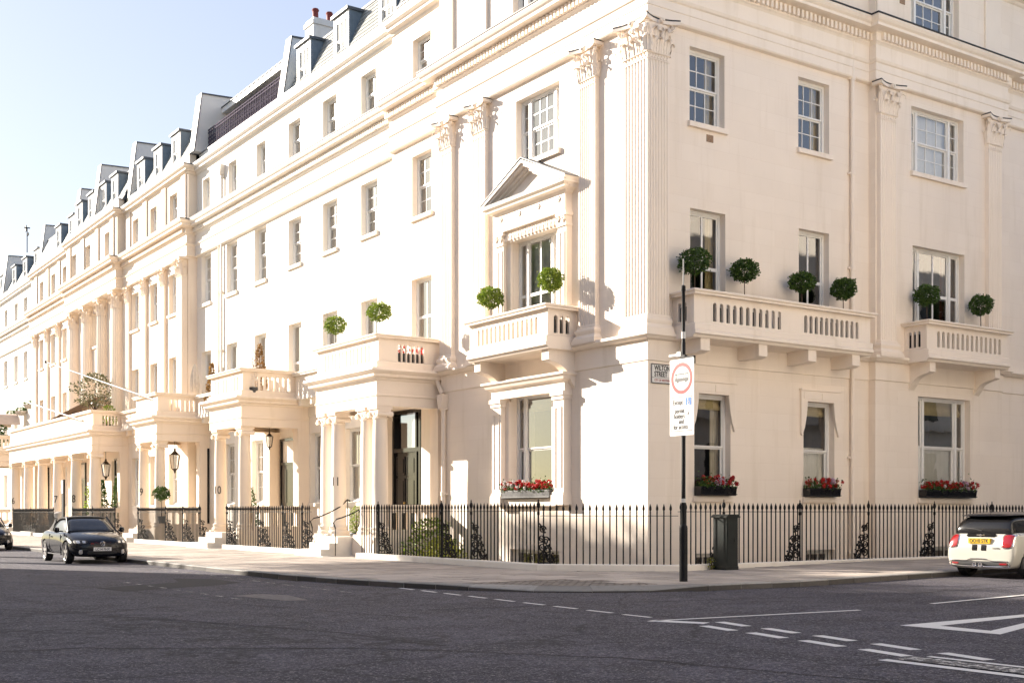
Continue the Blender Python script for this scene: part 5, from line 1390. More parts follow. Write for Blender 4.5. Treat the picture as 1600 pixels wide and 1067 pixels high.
m = MB(); m.M = FL(13.58, -0.62); m.poly([(-0.76, 0, 3.66), (-0.76, 0, 4.86), (0.76, 0, 4.86), (0.76, 0, 3.66)]); m.poly([(-1.06, 0, .62), (-1.06, 0, 4.86), (-.86, 0, 4.86), (-.86, 0, .62)]); m.poly([(.86, 0, .62), (.86, 0, 4.86), (1.06, 0, 4.86), (1.06, 0, .62)]); m.M = None
link('fanlight', m.mesh('fanlight', 'glass'), dr)
m = MB(); m.M = FL(13.58, -0.8); m.box(-1.3, 1.3, -1.5, -1.4, 0.5, 5.0); m.M = None; link('hall_interior', m.mesh('hall_interior', 'room'), dr)
m = MB(); m.lathe([(0.04, 0), (0.045, .05), (0.02, .07)], 12); kn = m.mesh('door_knob', 'brass', True)
link('door_knob', kn, dr, FL(13.64, -0.54, 1.75) @ Matrix.Rotation(R(-90), 4, 'X'))
def plain_door(parent, y, wo, w=1.3, mat='black_gloss'):
    m = MB(); m.M = FL(y, wo); m.box(-w/2, w/2, 0, 0.06, 0.62, 3.4); m.box(-w/2 - .12, -w/2, 0, .1, .62, 4.5); m.box(w/2, w/2 + .12, 0, .1, .62, 4.5); m.box(-w/2, w/2, 0, .1, 4.4, 4.5); m.box(-w/2, w/2, 0, .09, 3.4, 3.5)
    for s in (-1, 1):
        for z0, z1 in ((.8, 1.6), (1.8, 3.2)): m.box(s*w/4 - w*.17, s*w/4 + w*.17, .06, .08, z0, z1)
    m.M = None; d = link('front_door', m.mesh('front_door', mat), parent); return d
plain_door(h10, 23.4, -0.44); plain_door(h9, 34.5 - .0 - .9, -0.44); plain_door(h8, 46.2, 0.0); plain_door(h7, 54.0, 0.0); plain_door(h6, 63.5, 0)
# steps to the entrances (stone blocks bridging the areas)
def steps(parent, y0, y1, x0, x1, floor=0.62, n=3):
    m = MB(); h = floor / n
    m.box(x0 - 0.0, x1, y0 - .35, y1 + .35, -2.6, 0.02)
    for k in range(n): m.box(x0 + 0.30*k + .1, x1, y0, y1, 0.02 + (h - .006)*k, 0.02 + (h - .006)*(k + 1))
    return link('steps', m.mesh('steps', 'steps_stone'), parent)
steps(p11, 11.95, 13.45, -3.6, -2.38); steps(p10, 22.3, 24.1, -3.6, -2.54); steps(p9, 33.7, 35.3, -3.4, -2.24); steps(p8, 45.5, 48.4, -3.3, -2.11); steps(p8, 53.8, 56.6, -3.3, -2.11); steps(p8, 61.6, 64.6, -3.3, -2.11); steps(p5, 71.5, 74, -3.5, -2.51)
# house numbers painted on the columns, facing the street corner
def number(parent, txt, y, off, r, z, size=0.30, ang=45):
    a = R(ang)   # direction of the normal, from -x towards -y
    n = Vector((-math.cos(a), -math.sin(a), 0)); p = Vector((-off, y, z)) + n * (r + 0.012)
    right = Vector((math.sin(a), -math.cos(a), 0)) * 1.0
    M = Matrix(((right.x, 0, n.x, p.x), (right.y, 0, n.y, p.y), (0, 1, 0, p.z), (0, 0, 0, 1)))
    return link('house_number', text_mesh(txt, size, 'sign_black', 0.004, 'CENTER', 0.0, 0.8), parent, M)
number(p11, '11', 13.78, 1.97, 0.25, 2.32, 0.42, 40); number(p10, '10', 24.5, 2.13, 0.25, 2.18, 0.46, 40); number(p9, '9', 35.75, 1.83, 0.25, 2.25, 0.5, 45); number(p8, '8', 49.0, 1.7, 0.31, 2.0, 0.62, 50); number(p8, '7', 53.2, 1.7, 0.31, 2.0, 0.62, 50); number(p8, '6', 65.1, 1.7, 0.31, 2.0, 0.62, 50)
# hanging lanterns
def lantern(x, y, ztop, label, s=1.0):
    t = thing('hanging_lantern', (x, y, ztop - 1.25*s), label, 'lantern', 'glazed lanterns hanging in the porches'); W0 = WM[t] @ Matrix.Scale(s, 4)
    m = MB(); m.tube([(0, 0, 0.82), (0, 0, 1.25)], 0.012, 5); m.lathe([(0.02, 0.82), (0.05, 0.78), (0.03, .74), (0.17, .60), (0.19, .58)], 6); m.lathe([(0.13, 0.10), (0.05, 0.04), (0.02, -0.06)], 6)
    for k in range(6):
        a = k*math.pi/3; m.tube([(0.19*math.cos(a), 0.19*math.sin(a), 0.59), (0.12*math.cos(a), .12*math.sin(a), 0.10)], 0.011, 4)
    link('frame', m.mesh('frame', 'bronze'), t, W0)
    g = MB()
    for k in range(6):
        a, b = k*math.pi/3, (k+1)*math.pi/3; g.poly([(0.19*math.cos(a), .19*math.sin(a), .58), (0.19*math.cos(b), .19*math.sin(b), .58), (0.12*math.cos(b), .12*math.sin(b), .11), (0.12*math.cos(a), .12*math.sin(a), .11)])
    link('glazing', g.mesh('glazing', 'glass'), t, W0)
    return t
lantern(-1.15, 33.15, 5.05, 'large glass lantern hanging in the porch of number 9', 1.35); lantern(-0.9, 22.3, 5.05, 'small lantern hanging in the porch of number 10', 0.85); lantern(-1.05, 45.2, 5.0, 'dark lantern hanging in the porch of number 8', 1.35)

# ------------------------------------------------------------------ fences
def bar_mesh():
    def mk():
        m = MB(); m.tube([(0, 0, 0), (0, 0, 1.33)], 0.0175, 6)
        m.lathe([(0.014, 1.27), (0.026, 1.285), (0.015, 1.30), (0.015, 1.315), (0.034, 1.37), (0.028, 1.42), (0.003, 1.50)], 6); return m.mesh('railing_bar', 'iron_black')
    return cached('bar', mk)
def standard_mesh():
    def mk():
        m = MB(); m.lathe([(0.030, 0), (0.030, 0.08), (0.022, 0.10), (0.022, 1.18), (0.035, 1.20), (0.035, 1.26), (0.02, 1.28), (0.022, 1.36), (0.042, 1.40), (0.046, 1.45), (0.03, 1.50), (0.012, 1.53), (0.02, 1.55), (0.0, 1.60)], 10); return m.mesh('standard', 'iron_black', True)
    return cached('std', mk)
def stay_mesh():
    """openwork scroll stay standing behind a standard: local x = inwards"""
    def mk():
        m = MB()
        def sp(x, z, r, f, t=1.6): volute(m, r, 0.03, T((x, 0, z)), t, 22, flip=f)
        m.tube([(0.03, 0, 0.98), (0.10, 0, 0.90), (0.16, 0, 0.74), (0.14, 0, 0.60), (0.24, 0, 0.46), (0.34, 0, 0.34), (0.36, 0, 0.20), (0.46, 0, 0.08), (0.50, 0, 0.02)], 0.018, 5)
        sp(0.13, 0.83, 0.10, 1); sp(0.10, 0.62, 0.09, -1); sp(0.22, 0.55, 0.11, 1); sp(0.12, 0.40, 0.11, -1); sp(0.27, 0.33, 0.12, 1); sp(0.14, 0.16, 0.13, 1); sp(0.36, 0.14, 0.13, -1)
        m.tube([(0.0, 0, 0.5), (0.12, 0, 0.52), (0.2, 0, 0.66)], 0.014, 5); m.tube([(0.0, 0, 0.25), (0.2, 0, 0.22), (0.30, 0, 0.10), (0.45, 0, 0.02)], 0.014, 5)
        m.tube([(0.0, 0, 0.0), (0.5, 0, 0.0)], 0.02, 5)
        for (x, z) in ((0.2, 0.76), (0.34, 0.46), (0.44, 0.24), (0.06, 0.9)): m.lathe([(0.0, -.03), (0.035, 0), (0.0, .03)], 6, c=(x, 0), z=z)
        return m.mesh('scroll_stay', 'iron_black', True)
    return cached('stay', mk)
def fence(label, a, b, z, rails=(1.27,), stds=(), inward=None, pitch=0.163, plinth=True, ph=0.17, wall_mat='stucco_white', group='spearhead railings along the pavement', phase=0.5, skip=False):
    a, b = Vector(a), Vector(b); d = b - a; L = d.length; d.normalize(); ang = math.atan2(d.y, d.x)
    f = thing('iron_fence', ((a.x+b.x)/2, (a.y+b.y)/2, z), label, 'fence', group)
    m = MB(); m.M = T((a.x, a.y, z)) @ Matrix.Rotation(ang, 4, 'Z')
    for r in rails: m.box(0, L, -0.022, 0.022, r, r + 0.014)
    m.M = None; link('rail', m.mesh('rail', 'iron_black'), f)
    n = int(L / pitch); sp = [s for s in stds]
    for k in range(n + 1):
        s = (k + phase) * pitch
        if s > L - 0.02: break
        if any(abs(s - q) < 0.07 for q in sp): continue
        p = a + d * s; link('railing_bar', bar_mesh(), f, T((p.x, p.y, z)))
    for q in sp:
        p = a + d * q; link('standard', standard_mesh(), f, T((p.x, p.y, z)))
        if inward: link('scroll_stay', stay_mesh(), f, T((p.x, p.y, z)) @ Matrix.Rotation(inward, 4, 'Z'))
    return f
ZP = 0.155
fence('long black railing with scroll stays from the steps of number 11 to the splayed corner', (-2.93, 10.25), (-2.93, 0.66), ZP + 0.01, rails=(1.27,), stds=(1.15, 4.9, 6.45, 9.55), inward=0.0001)
fence('short splayed black railing across the street corner, without stays', (-2.93, 0.62), (-0.5, -1.7), ZP - 0.03, rails=(1.20,), phase=0.5)
fence('long black spearhead railing with scroll stays along the side street', (-0.5, -1.7), (16.5, -1.7), ZP, stds=(1.51, 4.24, 6.95, 9.82, 12.56, 15.3), inward=R(90))
# plinths are low walls of their own
def plinth(label, path, z1, wd=0.30, mat='stucco_white'):
    m = MB(); t = thing('plinth_wall', (path[0][0], path[0][1], 0), label, 'low wall')
    m.sweep(path, [(-wd/2, z1), (wd/2 - .02, z1), (wd/2, z1 - .02), (wd/2, -0.3), (-wd/2, -0.3)], True)
    m.sweep(path, [(-wd/2 + .01, -0.3), (wd/2 - .01, -0.3), (wd/2 - .01, -2.6), (-wd/2 + .01, -2.6)], True)
    link('wall', m.mesh('wall', mat), t, I4)
plinth('low white plinth wall under the railings, wrapping the corner house', [(-2.93, 10.3), (-2.93, 0.62), (-0.5, -1.7), (17, -1.7)], ZP)
plinth('low white plinth under the railings between the steps of 11 and 10', [(-2.93, 21.8), (-2.93, 13.8)], 0.16)
plinth('low white plinth under the railings between the steps of 10 and 9', [(-2.93, 33.2), (-2.93, 24.5)], 0.16)
plinth('low white plinth under the railings between the steps of 9 and 8', [(-2.93, 45), (-2.93, 36.6)], 0.16)
plinth('low white plinth under the railings in front of the long porch', [(-2.93, 60), (-2.93, 49)], 0.16)
fence('black railing between the steps of number 11 and number 10', (-2.93, 21.8), (-2.93, 13.9), 0.16, stds=(0.1, 3.3, 5.5, 7.2), inward=0.0001)
fence('black railing before the porch of number 9, right of its steps', (-2.93, 33.2), (-2.93, 24.6), 0.16, stds=(0.1, 4.1, 6.4, 8.4), inward=0.0001)
fence('black railing between the steps of number 9 and the long porch', (-2.93, 45), (-2.93, 36.7), 0.16, stds=(0.1, 4.1, 8.1), inward=0.0001)
fence('farthest black railing, in front of the dustbins of number 7', (-2.93, 60), (-2.93, 49), 0.16, stds=(0.1, 5.1, 10.8), inward=0.0001)
# stair handrails at 11
def handrail(label, y, pts):
    t = thing('handrail', (-3.0, y, 0.1), label, 'handrail'); m = MB()
    m.tube(pts, 0.022, 6)
    for p in (pts[0], pts[-2]): m.tube([(p[0], p[1], 0.0), p], 0.014, 6)
    link('rail', m.mesh('rail', 'iron_black', True), t, I4)
handrail('curved iron handrail on the far side of the steps of number 11', 13.6, [(-3.05, 13.55, 0.9), (-3.12, 13.55, 1.12), (-3.0, 13.55, 1.22), (-2.8, 13.55, 1.26), (-2.4, 13.55, 1.42), (-2.0, 13.55, 1.62), (-1.75, 13.55, 1.85), (-1.65, 13.55, 1.80)])
handrail('curved iron handrail on the near side of the steps of number 11', 11.8, [(-3.05, 11.8, 0.9), (-3.12, 11.8, 1.08), (-3.0, 11.8, 1.2), (-2.8, 11.8, 1.25), (-2.4, 11.8, 1.40), (-2.2, 11.8, 1.5), (-2.15, 11.8, 1.42)])

# ------------------------------------------------------------------ traffic sign on its pole
SP = thing('road_sign', (-3.31, -4.97, 0), 'tall black pole at the kerb carrying a white no buses plate with a red ring', 'road sign')
W0 = WM[SP]
m = MB(); m.lathe([(0.085, -0.05), (0.085, 1.10), (0.078, 1.14), (0.042, 1.18), (0.042, 4.9), (0.034, 4.92), (0.034, 5.95), (0.045, 5.97), (0.045, 6.06), (0.02, 6.08)], 16); link('pole', m.mesh('pole', 'iron_black', True), SP, W0)
m = MB(); m.lathe([(0.016, 6.05), (0.012, 6.62)], 8); link('antenna', m.mesh('antenna', 'silver_sensor'), SP, W0)
m = MB(); m.lathe([(0.046, 4.98), (0.046, 5.12)], 12); m.lathe([(0.044, 1.62), (0.044, 1.70)], 12); link('band', m.mesh('band', 'sign_white'), SP, W0)
m = MB(); m.box(-0.05, 0.05, 0.03, 0.16, 4.62, 4.72); m.box(-0.03, 0.03, 0.16, 0.42, 4.64, 4.69); link('sensor', m.mesh('sensor', 'silver_sensor'), SP, W0)
m = MB(); m.box(-0.06, 0.02, -0.10, 0.02, 4.58, 4.64); m.box(-0.055, 0.0, -0.36, 0.0, 4.44, 4.60); link('bracket', m.mesh('bracket', 'iron_black'), SP, W0)
# plate in the plane x = const facing -x (towards the main street)
PX = -0.075
PF = W0 @ T((PX, -0.03, 0)) @ Matrix.Rotation(R(90), 4, 'Z')   # local u=y, o=-x
def rrect(m, u0, u1, z0, z1, r, o0, o1):
    pts = []
    for cx, cz, a0 in ((u1-r, z1-r, 0), (u0+r, z1-r, 90), (u0+r, z0+r, 180), (u1-r, z0+r, 270)):
        for k in range(5): a = R(a0 + k*22.5); pts.append((cx + r*math.cos(a), cz + r*math.sin(a)))
    m.prism(pts, 1, o0, o1)
m = MB(); rrect(m, -0.365, 0.365, 2.99, 4.56, 0.03, -0.004, 0.0); plate = link('plate', m.mesh('plate', 'sign_white'), SP, PF)
m = MB(); n = 48
def ringm(m, cu, cz, r0, r1, o, n=48):
    for k in range(n):
        a, b = 2*math.pi*k/n, 2*math.pi*(k+1)/n
        m.poly([(cu + r0*math.cos(a), o, cz + r0*math.sin(a)), (cu + r1*math.cos(a), o, cz + r1*math.sin(a)), (cu + r1*math.cos(b), o, cz + r1*math.sin(b)), (cu + r0*math.cos(b), o, cz + r0*math.sin(b))])
ringm(m, 0, 4.16, 0.248, 0.322, 0.002); link('red_ring', m.mesh('red_ring', 'sign_red'), plate, PF)
m = MB()   # bus pictogram, heading to the left
def q(u0, u1, z0, z1, o=0.002): m.poly([(u0, o, z0), (u1, o, z0), (u1, o, z1), (u0, o, z1)])
q(-0.205, 0.205, 4.10, 4.165); q(-0.205, 0.205, 4.24, 4.262); q(-0.205, -0.19, 4.16, 4.25); q(0.155, 0.17, 4.16, 4.25); q(0.193, 0.205, 4.16, 4.25)
for k in range(5): q(-0.125 + k*0.07, -0.115 + k*0.07, 4.16, 4.25)
for u in (-0.125, 0.12):
    pts = [(u + 0.032*math.cos(R(a)), 0.0025, 4.10 + 0.032*math.sin(R(a))) for a in range(0, 360, 30)]; m.poly(pts)
link('bus_symbol', m.mesh('bus_symbol', 'sign_black'), plate, PF)
m = MB()
for (a, b, c, d) in ((-0.31, 0.31, 3.775, 3.787), (-0.31, 0.31, 3.08, 3.092), (-0.31, -0.298, 3.08, 3.787), (0.298, 0.31, 3.08, 3.787)): q(a, b, c, d)
link('panel_border', m.mesh('panel_border', 'sign_black'), plate, PF)
m = MB(); q(-0.285, -0.115, 3.60, 3.755); link('blue_badge', m.mesh('blue_badge', 'sign_blue'), plate, PF)
m = MB(); ringm(m, -0.205, 3.645, 0.026, 0.038, 0.004, 20); q(-0.195, -0.18, 3.65, 3.715, .004); q(-0.225, -0.18, 3.662, 3.676, .004); q(-0.238, -0.225, 3.635, 3.676, .004); q(-0.25, -.23, 3.63, 3.642, .004)
pts = [(-0.187 + 0.012*math.cos(R(a)), 0.004, 3.73 + 0.012*math.sin(R(a))) for a in range(0, 360, 45)]; m.poly(pts); link('wheelchair_symbol', m.mesh('wheelchair_symbol', 'sign_white'), plate, PF)
for txt, u, z in (('Except', 0.265, 3.63), ('permit', 0.21, 3.455), ('holders', 0.235, 3.345), ('and', 0.09, 3.235), ('for access', 0.25, 3.125)):
    wtext(txt, 0.135, 'sign_black', plate, PF, 0.003, u, z, sx=0.80, bold=.0015)
wtext('A', 0.10, 'sign_black', plate, PF, 0.003, -0.17, 3.40, sx=0.8)
wtext('S1', 0.07, 'sign_white', SP, W0 @ Matrix.Rotation(R(140), 4, 'Z'), 0.045, 0.03, 2.55, sx=0.8) if False else None

# ------------------------------------------------------------------ feeder cabinet against the railings
CB = thing('utility_cabinet', (0.62, -2.16, 0.03), 'dark green metal utility cabinet standing against the railings, right of the sign pole', 'cabinet', rz=0)
m = MB(); m.box(-0.20, 0.20, -0.24, 0.24, 0.0, 0.08); m.box(-0.19, 0.19, -0.23, 0.23, 0.08, 1.26); link('body', m.mesh('body', 'cabinet_green'), CB, WM[CB])
m = MB(); m.prism([(-0.23, 1.26), (0.23, 1.26), (0.23, 1.29), (0.16, 1.34), (-0.16, 1.34), (-0.23, 1.29)], 1, -0.27, 0.27); link('lid', m.mesh('lid', 'cabinet_green'), CB, WM[CB])
m = MB(); m.box(-0.17, 0.17, -0.245, -0.23, 0.14, 1.22); m.box(0.05, 0.09, -0.26, -0.245, 0.68, 0.76); m.box(0.19, 0.22, 0.0, 0.06, .62, .74); link('door', m.mesh('door', 'cabinet_green'), CB, WM[CB])

# ------------------------------------------------------------------ flower boxes
def flowerbox(label, F, w, flowers, box_mat='black_gloss', zb=1.86, planter=True):
    t = thing('window_flower_box', tuple((F @ Vector((0, 0.14, zb)))), label, 'flower box', 'flower boxes on the ground floor sills')
    m = MB()
    m.prism([(0.02, zb), (0.26, zb), (0.30, zb + 0.24), (0.02, zb + 0.24)], 0, -w/2, w/2)
    for z in (zb + 0.02, zb + 0.20): m.box(-w/2 - .01, w/2 + .01, 0.25, 0.30, z, z + 0.025)
    link('box', m.mesh('box', box_mat), t, F)
    rnd = random.Random(hash(label) % 1000); m = MB()
    for k in range(int(w*420)):
        c = Vector((rnd.uniform(-w/2, w/2), rnd.uniform(0.02, 0.34), zb + 0.20 + abs(rnd.gauss(0, 0.13)))); a = Vector((rnd.gauss(0, 1), rnd.gauss(0, 1), rnd.gauss(0, .8))).normalized(); b = a.cross(Vector((rnd.gauss(0, 1), rnd.gauss(0, 1), rnd.gauss(0, 1)))).normalized(); L = rnd.uniform(.04, .075)
        m.poly([c, c + a*L*.5 + b*L*.45, c + a*L, c + a*L*.5 - b*L*.45])
    link('foliage', m.mesh('foliage', 'leaf_bay'), t, F, kind='stuff')
    def head(m, c, r):
        for k in range(26):
            d = Vector((rnd.gauss(0, 1), rnd.gauss(0, 1), rnd.gauss(0, 1))).normalized(); p = c + d*r; a = d.cross(Vector((rnd.gauss(0, 1), rnd.gauss(0, 1), rnd.gauss(0, 1)))).normalized(); b = d.cross(a); s = r*0.55
            m.poly([p + a*s, p + b*s + d*.01, p - a*s, p - b*s + d*.01])
    for mat, n, (u0, u1) in flowers:
        m = MB()
        for k in range(n):
            head(m, Vector((rnd.uniform(u0, u1)*w/2, rnd.uniform(0.06, 0.38), zb + rnd.uniform(0.28, 0.50))), rnd.uniform(0.032, 0.050))
        link('blossom', m.mesh('blossom', mat), t, F, kind='stuff')
    return t
flowerbox('red geraniums with white blooms in a grey box on the sill of the pedimented bay', FL(5.05, 0.04), 2.4, [('petal_red', 70, (-1, 1)), ('petal_white', 14, (-0.1, .35)), ('petal_white', 14, (.45, .85))], 'zinc_box', 1.82)
flowerbox('red and pink geraniums in a black box right behind the sign pole', FR(2.22, 0.0), 1.28, [('petal_red', 34, (-1, 1)), ('petal_pink', 12, (-.55, .1))])
flowerbox('red and pink geraniums in a black box under the middle narrow window', FR(6.35, 0.0), 1.28, [('petal_red', 34, (-1, 1)), ('petal_pink', 12, (-.6, 0))])
flowerbox('long black flower box under the wide window above the white car', FR(11.75, 0.25), 2.5, [('petal_red', 80, (-1, 1)), ('petal_pink', 12, (-.75, -.45)), ('petal_white', 6, (.05, .3))])
# small window plants far along the row
def basket(y, z, label):
    t = thing('window_basket', (0.15, y, z), label, 'planter', 'plant baskets on the far windows'); W0 = WM[t]
    m = MB(); m.lathe([(0.16, -0.32), (0.42, -0.12), (0.46, 0.0)], 12, cap=True); link('basket', m.mesh('basket', 'canvas', True), t, W0)
    link('foliage', ball_tree_mesh(0.42, 240, 9, 'leaf_bay', 0.14), t, W0 @ T((0, 0, 0.12)) @ Matrix.Diagonal((1, 1, .5, 1)))
basket(72.0, 9.0, 'green plant basket on a far window of the plain white house, nearer the pilasters'); basket(75.3, 9.0, 'green plant basket on a far window of the plain white house, left of its twin')
basket(69.4, 9.3, 'green plant basket tucked against the leftmost thin pilaster')

# ------------------------------------------------------------------ clipped trees on the balconies
TB = 6.62
topiary(1.12, -0.52, 6.72, 'largest clipped ball tree, on the long balcony directly behind the pole tip', r=0.40, stem=0.74, key=1)
topiary(2.92, -0.52, 6.72, 'clipped ball tree on the long balcony, second from the corner', r=0.35, stem=0.76, key=2)
topiary(5.11, -0.52, 6.72, 'clipped ball tree on the long balcony in front of the second door window', r=0.335, stem=0.70, key=3)
topiary(6.82, -0.52, 6.72, 'clipped ball tree at the right end of the long balcony beside the downpipe', r=0.33, stem=0.70, key=4)
topiary(10.28, -0.72, 6.70, 'clipped ball tree in front of the open balcony window, right balcony', r=0.37, stem=0.82, key=2)
topiary(12.95, -0.72, 6.70, 'rightmost clipped ball tree, on the right balcony beside the pilaster', r=0.37, stem=0.78, key=1)
topiary(-0.70, 3.24, 6.72, 'clipped ball tree at the near end of the balcony under the pediment', r=0.34, stem=0.72, key=3, mat='leaf_light_sunlit')  # main street balls get the brighter leaf colour, sunlight painted in
topiary(-0.70, 6.25, 6.72, 'clipped ball tree at the far end of the balcony under the pediment', r=0.35, stem=0.67, key=4, mat='leaf_light_sunlit')
topiary(-1.75, 11.25, 6.72, 'clipped ball tree on the porch roof of number 11, nearer the corner', r=0.37, stem=0.82, key=1, mat='leaf_light_sunlit')
topiary(-1.75, 14.5, 6.72, 'clipped ball tree on the porch roof of number 11, farther one', r=0.38, stem=0.80, key=2, mat='leaf_light_sunlit')
topiary(-2.0, 30.9 + 1.6, 0.9, 'clipped ball tree standing in the opening of the porch of number 9', r=0.40, stem=1.0, key=3)
def shrub(name, x, y, z, label, cat, h, r, n, mat, key, cone=False, leafs=0.09, pot=True, group=None, trunk=0.0):
    t = thing(name, (x, y, z), label, cat, group); W0 = WM[t]; rnd = random.Random(key); m = MB()
    for k in range(n):
        f = rnd.random() ** (1.25 if cone else 1.0); zz = trunk + f*(h - trunk)
        rad = r*(1 - f*0.92) if cone else r*math.sqrt(max(0.02, 1 - (2*f - 1)**2))
        rad *= 1 + 0.28*math.sin(zz*7 + key) * (0 if cone else 1)
        a = rnd.random()*6.283; q = rad*(rnd.random()**0.4); c = Vector((q*math.cos(a), q*math.sin(a), zz))
        d = Vector((math.cos(a)*.7 + rnd.gauss(0, .5), math.sin(a)*.7 + rnd.gauss(0, .5), rnd.gauss(.4, .5))).normalized(); b = d.cross(Vector((rnd.gauss(0, 1), rnd.gauss(0, 1), rnd.gauss(0, 1)))).normalized(); L = leafs*rnd.uniform(.7, 1.3)
        m.poly([c, c + d*L*.5 + b*L*.3, c + d*L, c + d*L*.5 - b*L*.3])
    link('foliage', m.mesh('foliage', mat), t, W0)
    m = MB(); m.tube([(0, 0, 0), (0.02, 0.01, h*0.5), (0, 0, h*0.8)], 0.03 if not trunk else 0.07, 6, 0.01)
    for k in range(6):
        a = k*1.05; m.tube([(0, 0, max(trunk, h*.2)*0.8), (r*.3*math.cos(a), r*.3*math.sin(a), max(trunk, h*.2)+h*.12), (r*.65*math.cos(a), r*.65*math.sin(a), max(trunk, h*.2)+h*.3)], 0.016, 4, 0.005)
    link('trunk', m.mesh('trunk', 'bark'), t, W0)
    if pot: m = MB(); m.lathe([(0.16, -0.3), (0.22, 0.02), (0.2, 0.05)], 14); link('pot', m.mesh('pot', 'terrace_leaf_box', True), t, W0)
    return t
shrub('olive_tree', -1.2, 46.9, 6.3, 'feathery olive tree on the roof of the long porch, in front of the fluted columns', 'tree', 3.0, 1.25, 1100, 'leaf_olive', 5, leafs=0.15, trunk=1.1)
shrub('potted_shrub', -0.9, 45.2, 6.3, 'small green bush on the roof of the long porch beside the olive', 'shrub', 1.1, .45, 500, 'leaf_light_sunlit', 6, leafs=.1)
shrub('potted_cone_tree', 0.1, 31.6, 6.33, 'brown cone tree beside the folded parasol', 'topiary', 2.1, 0.38, 1000, 'leaf_dry', 7, cone=True, leafs=0.11, group='cone trees in pots on the porch roofs')
shrub('potted_cone_tree', -1.2, 22.6, 6.3, 'tall brown cone tree on the porch roof of number 10', 'topiary', 1.9, 0.42, 1100, 'leaf_dry', 8, cone=True, leafs=0.09, group='cone trees in pots on the porch roofs')
shrub('potted_cone_tree', -0.6, 27.6, 6.3, 'small brown cone tree behind the far side of number 10 balcony', 'topiary', 1.2, 0.32, 600, 'leaf_dry', 9, cone=True, leafs=0.09, group='cone trees in pots on the porch roofs')
shrub('potted_cone_tree', -1.6, 22.9 - .4, 0.9, 'green cone tree in the porch opening of number 10', 'topiary', 1.5, 0.38, 900, 'leaf_bay', 10, cone=True, leafs=0.08)
shrub('potted_cone_tree', -1.2, 45.4, 0.7, 'dark green cone tree in the end bay of the long porch, left one', 'topiary', 2.5, 0.55, 1500, 'leaf_bay', 11, cone=True, leafs=.11)
shrub('potted_cone_tree', -0.4, 45.3, 0.7, 'dark green cone tree in the end bay of the long porch, middle one', 'topiary', 2.6, 0.55, 1500, 'leaf_bay', 12, cone=True, leafs=.11)
shrub('potted_shrub', -1.75, 45.3, 0.7, 'leafy green shrub in the end bay of the long porch, nearest the street', 'shrub', 2.3, 0.4, 900, 'leaf_light_sunlit', 13, leafs=.11)
shrub('potted_shrub', -2.1, 12.2, 0.7, 'small round bush with red flowers by the steps of number 11', 'shrub', 0.9, .26, 500, 'leaf_light_sunlit', 14, leafs=.06)
shrub('flowering_shrub', -0.9, 9.4, -0.5, 'loose green shrub growing behind the railings, left of the yellow bush', 'shrub', 1.7, 0.85, 1500, 'leaf_light_sunlit', 15, leafs=.10, pot=False)
shrub('flowering_shrub', -1.4, 7.9, -0.7, 'yellow green bush growing low behind the railings', 'shrub', 1.35, 0.75, 1400, 'leaf_yellow', 16, leafs=.09, pot=False)
shrub('flowering_shrub', -0.6, 10.9, -0.6, 'sparse twiggy shrub behind the railings nearest the steps of number 11', 'shrub', 1.5, 0.6, 500, 'leaf_light_sunlit', 17, leafs=.10, pot=False)
shrub('weed', 0.35, -1.95, 0.03, 'tiny green weed at the foot of the plinth left of the cabinet', 'weed', 0.28, .10, 60, 'leaf_yellow', 18, leafs=.05, pot=False)
shrub('silver_cone_ornament', -1.9, 20.9 + .7, 6.3, 'pale silvery cone ornament at the near corner of number 10 balcony', 'ornament', 1.6, .24, 700, 'petal_white', 19, cone=True, leafs=.06)
# red flowers standing behind the porch parapet of 11
t = thing('flower_trough', (-1.0, 10.75, 6.05), 'black trough with red flowers behind the parapet of the porch of number 11', 'flower box')
m = MB(); m.box(-0.7, 0.7, -0.12, 0.12, 0, 0.5); link('trough', m.mesh('trough', 'terrace_leaf_box'), t, WM[t])
m = MB(); rnd = random.Random(3)
for k in range(160):
    c = Vector((rnd.uniform(-.7, .7), rnd.uniform(-.12, .12), rnd.uniform(.5, .72))); a = Vector((rnd.gauss(0, 1), rnd.gauss(0, 1), rnd.gauss(0, 1))).normalized()*.05; b = a.cross(Vector((0.3, .5, .8))).normalized()*.05; m.poly([c, c + a, c + a + b, c + b])
link('blossom', m.mesh('blossom', 'petal_red'), t, WM[t], kind='stuff')

# folded parasol on the porch roof of 9, awning and flagpoles
t = thing('folded_parasol', (-0.05, 33.5, 6.05), 'folded beige parasol standing beside the big pilaster', 'parasol')
m = MB(); m.lathe([(0.02, 0), (0.02, 2.5)], 8); m.lathe([(.2, 0), (.2, .06)], 12); link('pole', m.mesh('pole', 'bronze'), t, WM[t])
m = MB(); m.lathe([(0.10, 0.45), (0.26, 0.6), (0.24, 0.8), (0.16, 0.95), (0.25, 1.5), (0.20, 2.0), (0.10, 2.4), (0.03, 2.55)], 22, flutes=1, fd=0.22); link('canopy', m.mesh('canopy', 'canvas'), t, WM[t])
def flagpole(a, b, label):
    a, b = Vector(a), Vector(b); t = thing('flagpole', tuple(a), label, 'flagpole', 'bare flagpoles over the porches'); m = MB(); m.tube([a, a.lerp(b, .5), b], 0.045, 8, 0.03); link('pole', m.mesh('pole', 'pole_steel', True), t, I4)
    m = MB(); m.M = T(b); m.lathe([(0.0, -.1), (0.09, 0), (0.0, .1)], 8); m.M = None; link('finial', m.mesh('finial', 'iron_black', True), t, I4)
def at(px, py, x):   # world point seen along a sight line on the plane x=const (measuring aid for long slanting poles)
    a = (px - 800)/1876; b = (800 - py)/1876; dx = a*.8271 + .5622; dy = -a*.5622 + .8271; k = (x + 20.09)/dx
    return (x, -23.39 + k*dy, 1.42 + k*b)
